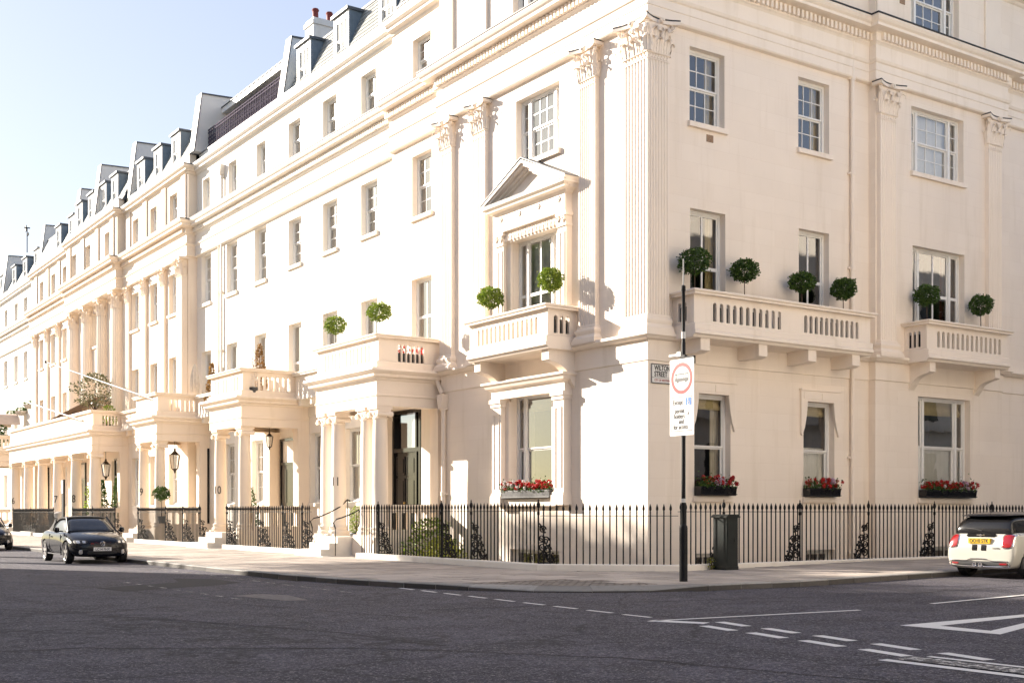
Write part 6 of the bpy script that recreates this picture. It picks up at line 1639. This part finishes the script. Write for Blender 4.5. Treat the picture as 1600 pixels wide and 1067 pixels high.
flagpole((-2.0, 33.2, 6.70), (-4.6, 43.8, 9.45), 'long bare flagpole slanting up to the left from the balcony of number 9')
flagpole((-2.0, 46.5, 6.6), (-4.2, 66.5, 10.3), 'long bare flagpole rising from the long porch towards the far window baskets')
t = thing('terrace_awning', (-1.0, 55, 6.1), 'low curved beige awning on the roof of the long porch', 'awning')
m = MB(); m.grid(lambda u, v: (-1.85 + 1.75*v, 47.9 + 12*u, 6.7 + 0.95*math.sin(math.pi*(0.12 + 0.42*v)) * (1 - 0.50*u) + 0.55*(1-u)), 12, 8)
link('fabric', m.mesh('fabric', 'awning', True), t, I4)
t = thing('terrace_tent', (-1.2, 69.5, 6.1), 'pale tent roof above a green hedge at the left edge of the picture', 'tent')
m = MB(); m.grid(lambda u, v: (-2.0 + 1.9*v, 71.0 + 3.4*u, 7.9 + 0.9*math.sin(math.pi*u)), 10, 4); link('fabric', m.mesh('fabric', 'awning', True), t, I4)
shrub('roof_hedge', -1.9, 73.3, 6.1, 'dense green hedge under the pale tent at the left edge', 'hedge', 1.9, 1.5, 1500, 'leaf_bay', 21, leafs=.2, pot=False)
# dustbins and sandwich board by number 7
for k, (x, y) in enumerate(((-2.3, 50.4), (-2.35, 51.6))):
    t = thing('dustbin', (x, y, 0.55), ('grey metal dustbin behind the far railings, right one' if k == 0 else 'grey metal dustbin behind the far railings, left one'), 'dustbin', 'dustbins behind the far railings'); m = MB(); m.lathe([(.26, 0), (.30, .75), (.32, .76), (.32, .82), (.1, .92), (0.0, .93)], 16); link('body', m.mesh('body', 'silver_sensor', True), t, WM[t])
t = thing('standing_sign', (-2.6, 48.3, 0.1), 'narrow dark standing post with a white notice, left of the last column', 'sign'); m = MB(); m.box(-.05, .05, -.22, .22, 0, 3.2); link('post', m.mesh('post', 'iron_black'), t, WM[t])
m = MB(); m.box(-.07, -.051, -.2, .2, 2.4, 3.15); link('notice', m.mesh('notice', 'sign_white'), t, WM[t])

# ------------------------------------------------------------------ vehicles
def loft_body(stations, name, mat, sub=2):
    """stations: (x, [(halfwidth, z) ... bottom to top centre]) closed, mirrored ring; returns evaluated mesh"""
    m = MB(); rings = []
    for x, pr in stations:
        ring = [(x, -hw, z) for hw, z in pr] + [(x, hw, z) for hw, z in pr[::-1] if hw > 0.0001]
        rings.append([m.pt(p) for p in ring])
    n = len(rings[0])
    for a, b in zip(rings, rings[1:]):
        for k in range(n): m.f.append([a[k], a[(k+1) % n], b[(k+1) % n], b[k]])
    m.f.append(rings[0][::-1]); m.f.append(rings[-1])
    me = m.mesh(name, mat)
    bm = bmesh.new(); bm.from_mesh(me); bmesh.ops.recalc_face_normals(bm, faces=bm.faces); bm.to_mesh(me); bm.free()
    return me
def evaluate(me, mods, cutters=()):
    o = bpy.data.objects.new('tmp', me); COL.objects.link(o); cs = []
    md = o.modifiers.new('s', 'SUBSURF'); md.levels = md.render_levels = mods
    for c in cutters:
        co = bpy.data.objects.new('cut', c); COL.objects.link(co); cs.append(co)
        b = o.modifiers.new('b', 'BOOLEAN'); b.operation = 'DIFFERENCE'; b.object = co; b.solver = 'EXACT'
    dg = bpy.context.evaluated_depsgraph_get(); dg.update(); out = bpy.data.meshes.new_from_object(o.evaluated_get(dg))
    for c in [o] + cs: bpy.data.objects.remove(c)
    out.polygons.foreach_set('use_smooth', [True]*len(out.polygons))
    try: out.set_sharp_from_angle(angle=R(38))
    except Exception: pass
    return out
from mathutils.bvhtree import BVHTree
def skin_patch(body, yc, zc, a, b, back, off=0.010, nu=14, nv=8, skew=0.0, rnd_=0.36):
    """rounded patch lying on the front/back skin of a body, found by casting rays along x"""
    bv = BVHTree.FromPolygons([v.co.copy() for v in body.vertices], [tuple(p.vertices) for p in body.polygons])
    m = MB()
    def fn(u, v):
        U, V = 2*u - 1, 2*v - 1
        y = U*math.sqrt(1 - rnd_*V*V); z = V*math.sqrt(1 - rnd_*U*U)
        Y = yc + a*y + skew*z*b; Z = zc + b*z
        o = Vector((-5 if back else 5, Y, Z)); h = bv.ray_cast(o, Vector((1 if back else -1, 0, 0)))
        x = h[0].x if h[0] else (-1.6 if back else 1.6)
        edge = max(abs(U), abs(V)); lift = off if edge < 0.99 else -0.004
        return (x + (-lift if back else lift), Y, Z)
    m.grid(fn, nu, nv); return m
def cyl_cut(x, z, r, y0, y1):
    m = MB(); m.M = T((x, 0, z)) @ Matrix.Rotation(R(-90), 4, 'X'); m.lathe([(r, y0), (r, y1)], 32); m.M = None
    me = m.mesh('cut', 'plastic_dark'); bm = bmesh.new(); bm.from_mesh(me); bmesh.ops.recalc_face_normals(bm, faces=bm.faces); bm.to_mesh(me); bm.free(); return me
def wheel(parent, M, r, w, spokes, rim_mat, side):
    """M at wheel centre with local y = axle outward"""
    def tyre():
        m = MB(); m.M = Matrix.Rotation(R(-90), 4, 'X')
        m.lathe([(r*0.69, -w/2 + .01), (r*0.93, -w/2), (r, -w/2 + 0.03), (r, w/2 - 0.03), (r*0.93, w/2), (r*0.69, w/2 - .012), (r*0.66, w/2 - 0.04)], 40, cap=False); m.M = None; return m.mesh('tyre', 'rubber', True)
    t = link('wheel', cached(('tyre', r, w), tyre), parent, M)
    def rim():
        m = MB(); m.M = Matrix.Rotation(R(-90), 4, 'X'); m.lathe([(r*0.70, w/2 - .012), (r*0.66, w/2 - 0.02), (r*0.64, -w/2+.02)], 40, cap=False); m.lathe([(r*.15, w/2 - .05), (r*.13, w/2 - .015), (0.01, w/2 - .012)], 16); m.M = None
        for k in range(spokes):
            a = 2*math.pi*k/spokes
            m.M = Matrix.Rotation(a, 4, 'Y')
            hw = r*(0.13 if spokes == 5 else .045)
            m.prism([(-hw*.8, r*0.1), (hw*.8, r*0.1), (hw*1.15, r*0.66), (-hw*1.15, r*0.66)], 1, w/2 - .055, w/2 - .02)
        m.M = None; return m.mesh('rim', rim_mat, True)
    link('rim', cached(('rim', r, w, spokes), rim), t, M)
    m_ = cached(('disc', r), lambda: (lambda q: (setattr(q, 'M', Matrix.Rotation(R(-90), 4, 'X')), q.lathe([(r*.64, -.03), (r*.64, 0.0)], 24), q.mesh('brake_disc', 'plastic_dark'))[2])(MB()))
    link('brake_disc', m_, t, M); return t
def body_tool(stations_fn): return stations_fn

def cabriolet():
    # local: +x = forward, y = left, z up, ground z=0
    car = thing('parked_car', (-10.02, 15.35, RZ), 'black soft top cabriolet parked at the kerb, nose towards the corner, silver wheels', 'car', rz=R(-90)); W0 = WM[car]
    L0 = 2.13
    def ring(hs, zb, hm, zm, hsld, zs, hd, zd, zc):   # sill, mid, shoulder, deck edge, centre
        return [(0.0, zb), (hs*0.8, zb), (hs, zb + .05), (hm, zm), (hm, (zm + zs)/2), (hsld, zs), (hd, zd), (hd*.5, (zd*.3 + zc*.7)), (0.0, zc)]
    st = [(-2.06, ring(.60, .34, .66, .46, .62, .72, .52, .78, .80)), (-2.02, ring(.72, .26, .80, .45, .76, .82, .62, .93, .95)), (-1.80, ring(.80, .22, .88, .50, .84, .90, .68, 1.00, 1.02)), (-1.2, ring(.84, .20, .895, .52, .875, .92, .72, .99, 1.00)),
          (-.5, ring(.85, .20, .895, .52, .88, .90, .75, .95, .96)), (.4, ring(.85, .20, .895, .52, .88, .89, .75, .95, .97)), (.85, ring(.85, .20, .895, .52, .86, .88, .72, .97, 1.00)), (1.3, ring(.84, .20, .89, .50, .82, .84, .66, .91, .94)),
          (1.75, ring(.82, .20, .87, .46, .77, .74, .60, .80, .84)), (2.0, ring(.72, .20, .76, .42, .68, .64, .52, .70, .735)), (2.11, ring(.56, .24, .60, .40, .54, .56, .42, .61, .64))]
    base = loft_body(st, 'body', 'car_black'); wr = 0.325
    cuts = [cyl_cut(x, 0.33, 0.375, y0, y1) for x in (-1.27, 1.30) for y0, y1 in ((-1.2, -.60), (.60, 1.2))]
    body = evaluate(base, 3, cuts); b = link('body', body, car, W0)
    # greenhouse: glass block with fabric roof
    def gring(x, hb, zb, ht, zt): return (x, [(0.0, zb), (hb*.98, zb), (hb, zb + .03), ((hb + ht)/2 + .015, (zb + zt)/2), (ht, zt - .05), (ht*.82, zt), (0.0, zt + .012)])
    g = [gring(-1.42, .66, .95, .55, 1.02), gring(-1.1, .71, .93, .56, 1.24), gring(-.6, .74, .91, .575, 1.385), gring(0.05, .75, .91, .575, 1.405), gring(.42, .75, .91, .57, 1.33), gring(.78, .74, .93, .62, 1.12), gring(1.08, .72, .95, .66, .975)]
    gh = evaluate(loft_body(g, 'windscreen', 'black_gloss'), 2); 
    link('windows', gh, car, W0)
    r_ = [gring(-1.44, .67, 1.0, .57, 1.04), gring(-1.1, .62, 1.12, .575, 1.26), gring(-.6, .62, 1.29, .59, 1.405), gring(-.1, .62, 1.33, .59, 1.425), gring(.22, .60, 1.32, .585, 1.41), gring(.30, .60, 1.33, .58, 1.39)]
    link('soft_top', evaluate(loft_body(r_, 'soft_top', 'soft_top'), 2), car, W0)
    # rear quarter of the hood covers the glass behind the doors
    m = MB()
    for s in (-1, 1):
        m.grid(lambda u, v: (-1.46 + 0.62*u, s*(.735 - .12*v + .012), .93 + (0.14 + .30*u)*v), 4, 4)
    link('hood_quarter', m.mesh('hood_quarter', 'soft_top', True), car, W0)
    # windscreen pillars, waist line
    for s in (-1, 1):
        m = MB(); m.tube([(1.02, s*.715, .955), (.72, s*.665, 1.15), (.34, s*.60, 1.385)], 0.028, 6); link('windscreen_pillar', m.mesh('windscreen_pillar', 'car_black', True), car, W0)
        m = MB(); m.tube([(.92, s*.755, .93), (0, s*.765, .925), (-.95, s*.755, .935)], 0.012, 5); m.box(-0.02 - .75, .78, s*.898 - .003, s*.898 + .003, .255, .285); link('side_trim', m.mesh('side_trim', 'chrome'), car, W0)
        m = MB()
        for zz0, zz1 in ((.0, .0),):
            m.box(.745, .753, s*.885 - .012, s*.885 + .012, .30, .86); m.box(-.62, -.612, s*.885 - .012, s*.885 + .012, .30, .86)
        link('door_gap', m.mesh('door_gap', 'plastic_dark'), car, W0)
        m = MB(); m.box(-.50, -.28, s*.895 - .02, s*.895 + .02, .765, .80); link('door_handle', m.mesh('door_handle', 'car_black'), car, W0)
        m = MB(); m.M = T((.70, s*.98, 1.0)); m.lathe([(0.0, -.09), (.07, -.07), (.085, 0), (.06, .07), (0.0, .09)], 10); m.M = None; m.tube([(.74, s*.80, .95), (.70, s*.93, .98)], .022, 6); link('mirror', m.mesh('mirror', 'car_black', True), car, W0)
        hl = link('headlight', skin_patch(body, s*.60, .655, .185, .070, False, .012, skew=s*0.0).mesh('headlight', 'plastic_dark', True), car, W0)
        for yy, rr in ((.52, .045), (.67, .05)): link('lamp', skin_patch(body, s*yy, .655, rr*1.2, rr, False, .020, 8, 8).mesh('lamp', 'lamp_clear', True), hl, W0)
        m = MB(); m = skin_patch(body, s*.62, .35, .055, .075, False, .012, 8, 8); link('fog_light', m.mesh('fog_light', 'lamp_clear', True), car, W0)
    link('grille', skin_patch(body, 0, .595, .40, .035, False, .010, 20, 4).mesh('grille', 'plastic_dark'), car, W0); link('lower_grille', skin_patch(body, 0, .335, .46, .075, False, .010, 20, 5).mesh('lower_grille', 'rubber'), car, W0)
    link('red_stripe', skin_patch(body, 0, .628, .40, .006, False, .016, 20, 2).mesh('red_stripe', 'tail_red'), car, W0)
    # badge: ring with a V over a W
    m = MB(); BM = T((2.135, 0, .60)); m.M = BM @ Matrix.Rotation(R(90), 4, 'Y'); m.lathe([(.058, 0), (.066, .008), (.074, 0)], 24, cap=False); m.M = BM
    def bar2(y0, z0, y1, z1): m.tube([(0.004, y0, z0), (0.004, y1, z1)], 0.006, 4)
    bar2(-.030, .052, 0, .004); bar2(.030, .052, 0, .004); bar2(-.055, .025, -.025, -.050); bar2(-.025, -.05, 0, -.006); bar2(0, -.006, .025, -.05); bar2(.025, -.05, .055, .025)
    m.M = None; link('badge', m.mesh('badge', 'chrome'), car, W0)
    m = MB(); m.M = BM @ Matrix.Rotation(R(90), 4, 'Y'); m.lathe([(.06, -.02), (.06, 0)], 20); m.M = None; link('badge_backing', m.mesh('badge_backing', 'plastic_dark'), car, W0)
    m = MB(); m.box(2.10, 2.128, -.26, .26, .385, .495); pl = link('number_plate', m.mesh('number_plate', 'plate_white'), car, W0)
    tm = text_mesh('LC14 FHX', 0.105, 'sign_black', 0.001, 'CENTER', 0.002, 0.92)
    link('plate_lettering', tm, pl, W0 @ T((2.131, 0, .403)) @ Matrix(((0, 0, 1, 0), (1, 0, 0, 0), (0, 1, 0, 0), (0, 0, 0, 1))))
    tm = text_mesh('GTI', 0.06, 'tail_red', 0.002, 'CENTER', 0.002); link('model_badge', tm, car, W0 @ T((2.13, -.30, .585)) @ Matrix(((0, 0, 1, 0), (1, 0, 0, 0), (0, 1, 0, 0), (0, 0, 0, 1))))
    for x in (-1.27, 1.30):
        for s in (-1, 1): wheel(car, W0 @ T((x, s*.785, wr)) @ (Matrix.Rotation(0 if s > 0 else math.pi, 4, 'Z')), wr, 0.22, 5, 'alloy', s)
    return car
cab = cabriolet()
def hatch():
    zr = RZ + 0.077
    car = thing('parked_car', (5.48, -7.10, zr), 'white hatchback with dark roof and black tail stripes, parked in the side street', 'car', rz=0); W0 = WM[car]
    def ring(hs, zb, hm, zm, hsld, zs, hd, zd, zc): return [(0.0, zb), (hs*0.8, zb), (hs, zb + .05), (hm, zm), (hm, (zm + zs)/2), (hsld, zs), (hd, zd), (hd*.5, (zd*.3 + zc*.7)), (0.0, zc)]
    st = [(-1.91, ring(.64, .30, .72, .45, .70, .58, .60, .62, .64)), (-1.885, ring(.79, .22, .84, .46, .80, .66, .68, .74, .76)), (-1.80, ring(.81, .20, .86, .50, .825, .90, .70, 1.00, 1.02)), (-1.62, ring(.81, .20, .87, .52, .835, .95, .72, 1.05, 1.06)), (-1.2, ring(.82, .20, .87, .52, .84, .95, .73, 1.02, 1.03)),
          (-.4, ring(.83, .20, .865, .52, .83, .93, .74, .99, 1.00)), (.5, ring(.83, .20, .86, .52, .82, .92, .72, .98, .99)), (1.0, ring(.82, .20, .86, .50, .80, .89, .66, .96, .99)), (1.5, ring(.80, .20, .85, .48, .76, .80, .62, .87, .90)), (1.80, ring(.72, .22, .78, .44, .70, .66, .55, .72, .75)), (1.92, ring(.55, .26, .60, .42, .55, .56, .42, .60, .62))]
    cuts = [cyl_cut(x, 0.31, 0.345, y0, y1) for x in (-1.22, 1.28) for y0, y1 in ((-1.2, -.58), (.58, 1.2))]
    body = evaluate(loft_body(st, 'body', 'car_white'), 3, cuts); link('body', body, car, W0)
    def gring(x, hb, zb, ht, zt): return (x, [(0.0, zb), (hb*.98, zb), (hb, zb + .03), ((hb + ht)/2 + .015, (zb + zt)/2), (ht, zt - .05), (ht*.80, zt), (0.0, zt + .012)])
    g = [gring(-1.79, .70, .96, .66, 1.06), gring(-1.72, .73, .96, .65, 1.24), gring(-1.60, .74, .96, .63, 1.38), gring(-1.2, .75, .96, .62, 1.425), gring(0.0, .75, .96, .61, 1.435), gring(.35, .745, .95, .60, 1.38), gring(.75, .73, .95, .64, 1.10), gring(.95, .70, .96, .66, .99)]
    link('windows', evaluate(loft_body(g, 'windows', 'black_gloss'), 2), car, W0)
    r_ = [gring(-1.80, .62, 1.36, .60, 1.40), gring(-1.55, .64, 1.37, .62, 1.455), gring(-.7, .645, 1.37, .62, 1.465), gring(.1, .64, 1.37, .60, 1.455), gring(.38, .61, 1.35, .58, 1.395)]
    link('roof', evaluate(loft_body(r_, 'roof', 'car_black'), 2), car, W0)
    # rear face details (plane x = -1.9 area)
    for s in (-1, 1):
        tl = link('tail_light', skin_patch(body, s*.675, .825, .135, .165, True, .022, 10, 10).mesh('tail_light', 'tail_red', True), car, W0)
        link('tail_light_rim', skin_patch(body, s*.675, .825, .155, .185, True, .012, 10, 10).mesh('tail_light_rim', 'chrome', True), tl, W0)
        link('fog_reflector', skin_patch(body, s*.60, .325, .11, .035, True, .030, 8, 4).mesh('fog_reflector', 'tail_red', True), car, W0)
        for z_, h_ in ((1.0, .035), (.675, .075)): link('stripe', skin_patch(body, s*.115, z_, .08, h_, True, .008, 6, 6, rnd_=0.0).mesh('stripe', 'black_gloss'), car, W0)
        for x in (-1.22, 1.28):
            m = MB(); pts = [(x + .375*math.cos(R(a)), s*.862, .31 + .375*math.sin(R(a))) for a in range(-12, 193, 12)]; m.tube(pts, .036, 6)
            link('wheel_arch', m.mesh('wheel_arch', 'plastic_dark', True), car, W0)
        m = MB(); m.M = T((.62, s*.95, 1.02)); m.lathe([(0.0, -.09), (.07, -.07), (.085, 0), (.06, .07), (0.0, .09)], 10); m.M = None; m.tube([(.66, s*.78, .96), (.62, s*.9, 1.0)], .022, 6); link('mirror', m.mesh('mirror', 'car_black', True), car, W0)
        
        m = MB(); m.box(-.1, -.09, s*.858 - .01, s*.858 + .012, .28, .86); m.box(.9, .91, s*.85 - .01, s*.85 + .01, .3, .86); link('door_gap', m.mesh('door_gap', 'plastic_dark'), car, W0)
    link('rear_grille', skin_patch(body, 0, .325, .74, .06, True, .020, 24, 4).mesh('rear_grille', 'plastic_dark'), car, W0)
    bv = BVHTree.FromPolygons([v.co.copy() for v in body.vertices], [tuple(p.vertices) for p in body.polygons])
    def onskin(y, z, off):
        h = bv.ray_cast(Vector((-5, y, z)), Vector((1, 0, 0))); return ((h[0].x if h[0] else -1.8) - off, y, z)
    tr_ = [(-.74, .27), (-.76, .33), (-.72, .385), (-.55, .39), (-.4, .385), (-.30, .39), (-.19, .43), (0, .435), (.19, .43), (.3, .39), (.4, .385), (.55, .39), (.72, .385), (.76, .33), (.74, .27), (.5, .262), (.25, .26), (0, .26), (-.25, .26), (-.5, .262), (-.74, .27)]
    m = MB(); m.tube([onskin(y, z, .022) for y, z in tr_], .012, 5); link('bumper_trim', m.mesh('bumper_trim', 'chrome'), car, W0)
    for y in (-.075, .075):
        m = MB(); m.M = T((-1.93, y, .30)) @ Matrix.Rotation(R(-90), 4, 'Y'); m.lathe([(.042, -.06), (.052, .04), (.052, .05), (.038, .05), (.036, 0.0)], 16, cap=False); m.lathe([(.036, .0), (.036, .005)], 12); m.M = None; link('exhaust', m.mesh('exhaust', 'chrome', True), car, W0)
    m = MB(); m.M = T((onskin(0, .95, .02)[0] + .02, 0, .945)); m.prism([(-.37, 0), (-.33, -.035), (.33, -.035), (.37, 0), (.33, .04), (-.33, .04)], 0, -.025, .07); m.M = None; link('boot_handle', m.mesh('boot_handle', 'black_gloss', True), car, W0)
    m = MB()
    for s in (-1, 1): m.tube([(onskin(0, .95, .035)[0], 0, .95), (onskin(0, .95, .035)[0], s*.05, .955), (onskin(0, .95, .035)[0], s*.10, .96)], .008, 4)
    m.M = T((onskin(0, .95, .035)[0], 0, .95)) @ Matrix.Rotation(R(90), 4, 'Y'); m.lathe([(.0, -.01), (.03, -.008), (.03, .004)], 14); m.M = None
    link('winged_badge', m.mesh('winged_badge', 'chrome'), car, W0)
    px_ = onskin(0, .72, .02)[0]; m = MB(); m.box(px_, px_ + .06, -.27, .27, .77, .885); pl = link('number_plate', m.mesh('number_plate', 'plate_yellow'), car, W0)
    MT = Matrix(((0, 0, -1, 0), (-1, 0, 0, 0), (0, 1, 0, 0), (0, 0, 0, 1)))
    link('plate_lettering', text_mesh('OO10 STK', 0.115, 'sign_black', 0.001, 'CENTER', 0.002, 0.88), pl, W0 @ T((px_ - .003, 0, .79)) @ MT)
    link('model_badge', text_mesh('COOPER', 0.045, 'chrome', 0.002, 'CENTER', 0.001), car, W0 @ T((onskin(-.42, .66, .012)[0], -.42, .655)) @ MT)
    m = MB(); m.tube([(-1.45, .0, 1.45), (-1.62, .0, 1.68)], .006, 4); m.lathe([(.03, 1.385), (.0, 1.41)], 8, c=(-1.45, 0)); link('aerial', m.mesh('aerial', 'plastic_dark'), car, W0)
    m = MB(); m.tube([(-1.80, .0, 1.05), (-1.80, .18, 1.09), (-1.775, .42, 1.11)], .010, 5); link('rear_wiper', m.mesh('rear_wiper', 'plastic_dark'), car, W0)
    for x in (-1.22, 1.28):
        for s in (-1, 1): wheel(car, W0 @ T((x, s*.765, .305)) @ (Matrix.Rotation(0 if s > 0 else math.pi, 4, 'Z')), .305, 0.20, 10, 'alloy', s)
    return car
mini = hatch()
# third car: only its nose shows at the left edge; a second copy of the dark saloon shape
def copy_tree(o, M, label=None, name=None):
    """M = world transform applied to the whole thing"""
    def rec(src, parent):
        c = src.copy(); COL.objects.link(c); WM[c] = M @ WM[src]
        if parent: c.parent = parent; c.matrix_parent_inverse = I4; c.matrix_basis = WM[parent].inverted() @ WM[c]
        else: c.matrix_basis = WM[c]
        for ch in list(src.children): rec(ch, c)
        return c
    r = rec(o, None)
    if label: r['label'] = label
    return r
far_car = copy_tree(cab, T((-0.25, 14.9, 0)), 'black car of which only the nose shows at the left edge of the street')
for ch in list(far_car.children):
    for k in ('number_plate', 'badge', 'model_badge', 'red_stripe', 'badge_backing'):
        if ch.name.split('.')[0] == k:
            for g in list(ch.children): bpy.data.objects.remove(g)
            bpy.data.objects.remove(ch); break

# ------------------------------------------------------------------ the other sides of the two streets (behind the viewer): they shade the roadway and throw warm light back
def plain_row(label, x0, x1, y0, y1, h, face, spacing=3.6, mat='stucco_cream', storeys=4):
    H = house('terraced_house', label, ((x0+x1)/2, (y0+y1)/2, 0)); m = MB(); m.box(x0, x1, y0, y1, RZ, h)
    # cornices on every side facing a street
    for z, o in ((h - 2.9, 0.5), (5.9, 0.3), (h, 0.3)): m.box(x0 - o, x1 + o, y0 - o, y1 + o, z - 0.35, z)
    link('wall', m.mesh('wall', mat), H)
    L = (y1 - y0) if face in 'EW' else (x1 - x0); n = int(L / spacing)
    for k in range(n):
        u = (k + .5) * L / n
        for s in range(storeys):
            z = 1.8 + s*4.3; hh = 2.7 if s < 2 else 1.9
            if z + hh > h - .5: continue
            key = ('pw', hh, face)
            def mk():
                q = MB(); q.box(-.62, .62, -.02, .03, 0, hh); return q.mesh('window', 'black_gloss')
            M = {'E': T((x1, y0 + u, z)) @ Matrix.Rotation(R(-90), 4, 'Z'), 'N': T((x0 + u, y1, z)), 'W': T((x0, y0 + u, z)) @ Matrix.Rotation(R(90), 4, 'Z'), 'S': T((x0 + u, y0, z)) @ Matrix.Rotation(R(180), 4, 'Z')}[face]
            link('window', cached(key, mk), H, M)
    return H
plain_row('cream terrace across the main street, behind the viewer to the left', -32.2, -24.6, -60, 31.7, 18.0, 'E', mat='stucco_white')
plain_row('cream terrace across the side street, behind the viewer to the right', -2.0, 45, -28, -15.6, 15.5, 'N', mat='stucco_white')
plain_row('cream terrace farther down the main street on the near side, behind the viewer', 0.5, 12, -75, -33, 16.5, 'W')

# big plane trees on the opposite pavement: their crowns fill the gap past the terrace and dapple the roadway
def plane_tree(x, y, label, blobs, key):
    t = thing('plane_tree', (x, y, RZ), label, 'tree', 'plane trees on the opposite pavement'); rnd = random.Random(key); m = MB()
    m.tube([(0, 0, 0), (0.1, 0.1, 5), (0, 0, 10.5)], 0.32, 10, 0.18)
    for bx, by, bz, rx, ry, rz in blobs: m.tube([(0, 0, 8.5), (bx*.4, by*.4, 11), (bx, by, bz)], 0.14, 6, 0.05)
    link('trunk', m.mesh('trunk', 'bark', True), t, WM[t]); m = MB()
    for bx, by, bz, rx, ry, rz in blobs:
        for k in range(int(260*rx*ry)):
            d = Vector((rnd.gauss(0, 1), rnd.gauss(0, 1), rnd.gauss(0, 1))).normalized(); q = rnd.random()**0.45
            c = Vector((bx + d.x*rx*q, by + d.y*ry*q, bz + d.z*rz*q)); a = Vector((rnd.gauss(0, 1), rnd.gauss(0, 1), rnd.gauss(0, 1))).normalized(); b = a.cross(Vector((rnd.gauss(0, 1), rnd.gauss(0, 1), rnd.gauss(0, 1)))).normalized(); L = rnd.uniform(.25, .42)
            m.poly([c, c + a*L*.5 + b*L*.4, c + a*L, c + a*L*.5 - b*L*.4])
    link('crown', m.mesh('crown', 'leaf_light_sunlit'), t, WM[t])
plane_tree(-24.0, 36.0, 'nearer plane tree across the main street behind the viewer', [(0, 0, 15.8, 2.6, 3.4, 2.9), (0, 2.6, 16.6, 2.4, 2.6, 2.4), (0, -2.5, 15.6, 2.4, 3.2, 3.4)], 31)
plane_tree(-24.0, 42.5, 'farther plane tree across the main street behind the viewer', [(0, -1.5, 17.1, 2.2, 2.6, 2.2), (0, 1.2, 17.9, 2.0, 2.6, 1.5), (0, 3.0, 18.4, 1.6, 1.6, .9)], 32)

def trough(x0, x1, y0, y1, label, z=6.07):  # added dark boxes that stand in for shade behind the balcony openings
    t = thing('slot_shade_trough', ((x0+x1)/2, (y0+y1)/2, z), label, 'planter', 'added dark troughs standing in for shade behind the balcony parapets')
    m = MB(); m.box(x0, x1, y0, y1, z, z + 0.62); link('trough', m.mesh('trough', 'terrace_leaf_box'), t, I4)
    m = MB(); m.box(x0 + .02, x1 - .02, y0 + .02, y1 - .02, z + 0.62, z + 0.64); link('soil', m.mesh('soil', 'soil'), t, I4)
trough(1.2, 3.7, -0.70, -0.45, 'added black trough standing in for shade behind the left openings of the long balcony')
trough(4.2, 7.1, -0.70, -0.45, 'added black trough standing in for shade behind the right openings of the long balcony')
trough(0.98, 1.18, -0.74, -0.12, 'short added black trough standing in for shade behind the end openings of the long balcony')
trough(10.1, 13.4, -0.93, -0.70, 'added black trough standing in for shade behind the front openings of the right balcony')
trough(9.98, 10.2, -0.65, -0.30, 'short added black trough standing in for shade behind the end openings of the right balcony')
trough(-0.88, -0.15, 3.13, 3.33, 'short added black trough standing in for shade behind the end openings of the balcony under the pediment')
trough(-0.88, -0.66, 3.40, 6.6, 'long added black trough standing in for shade behind the front openings of the balcony under the pediment')
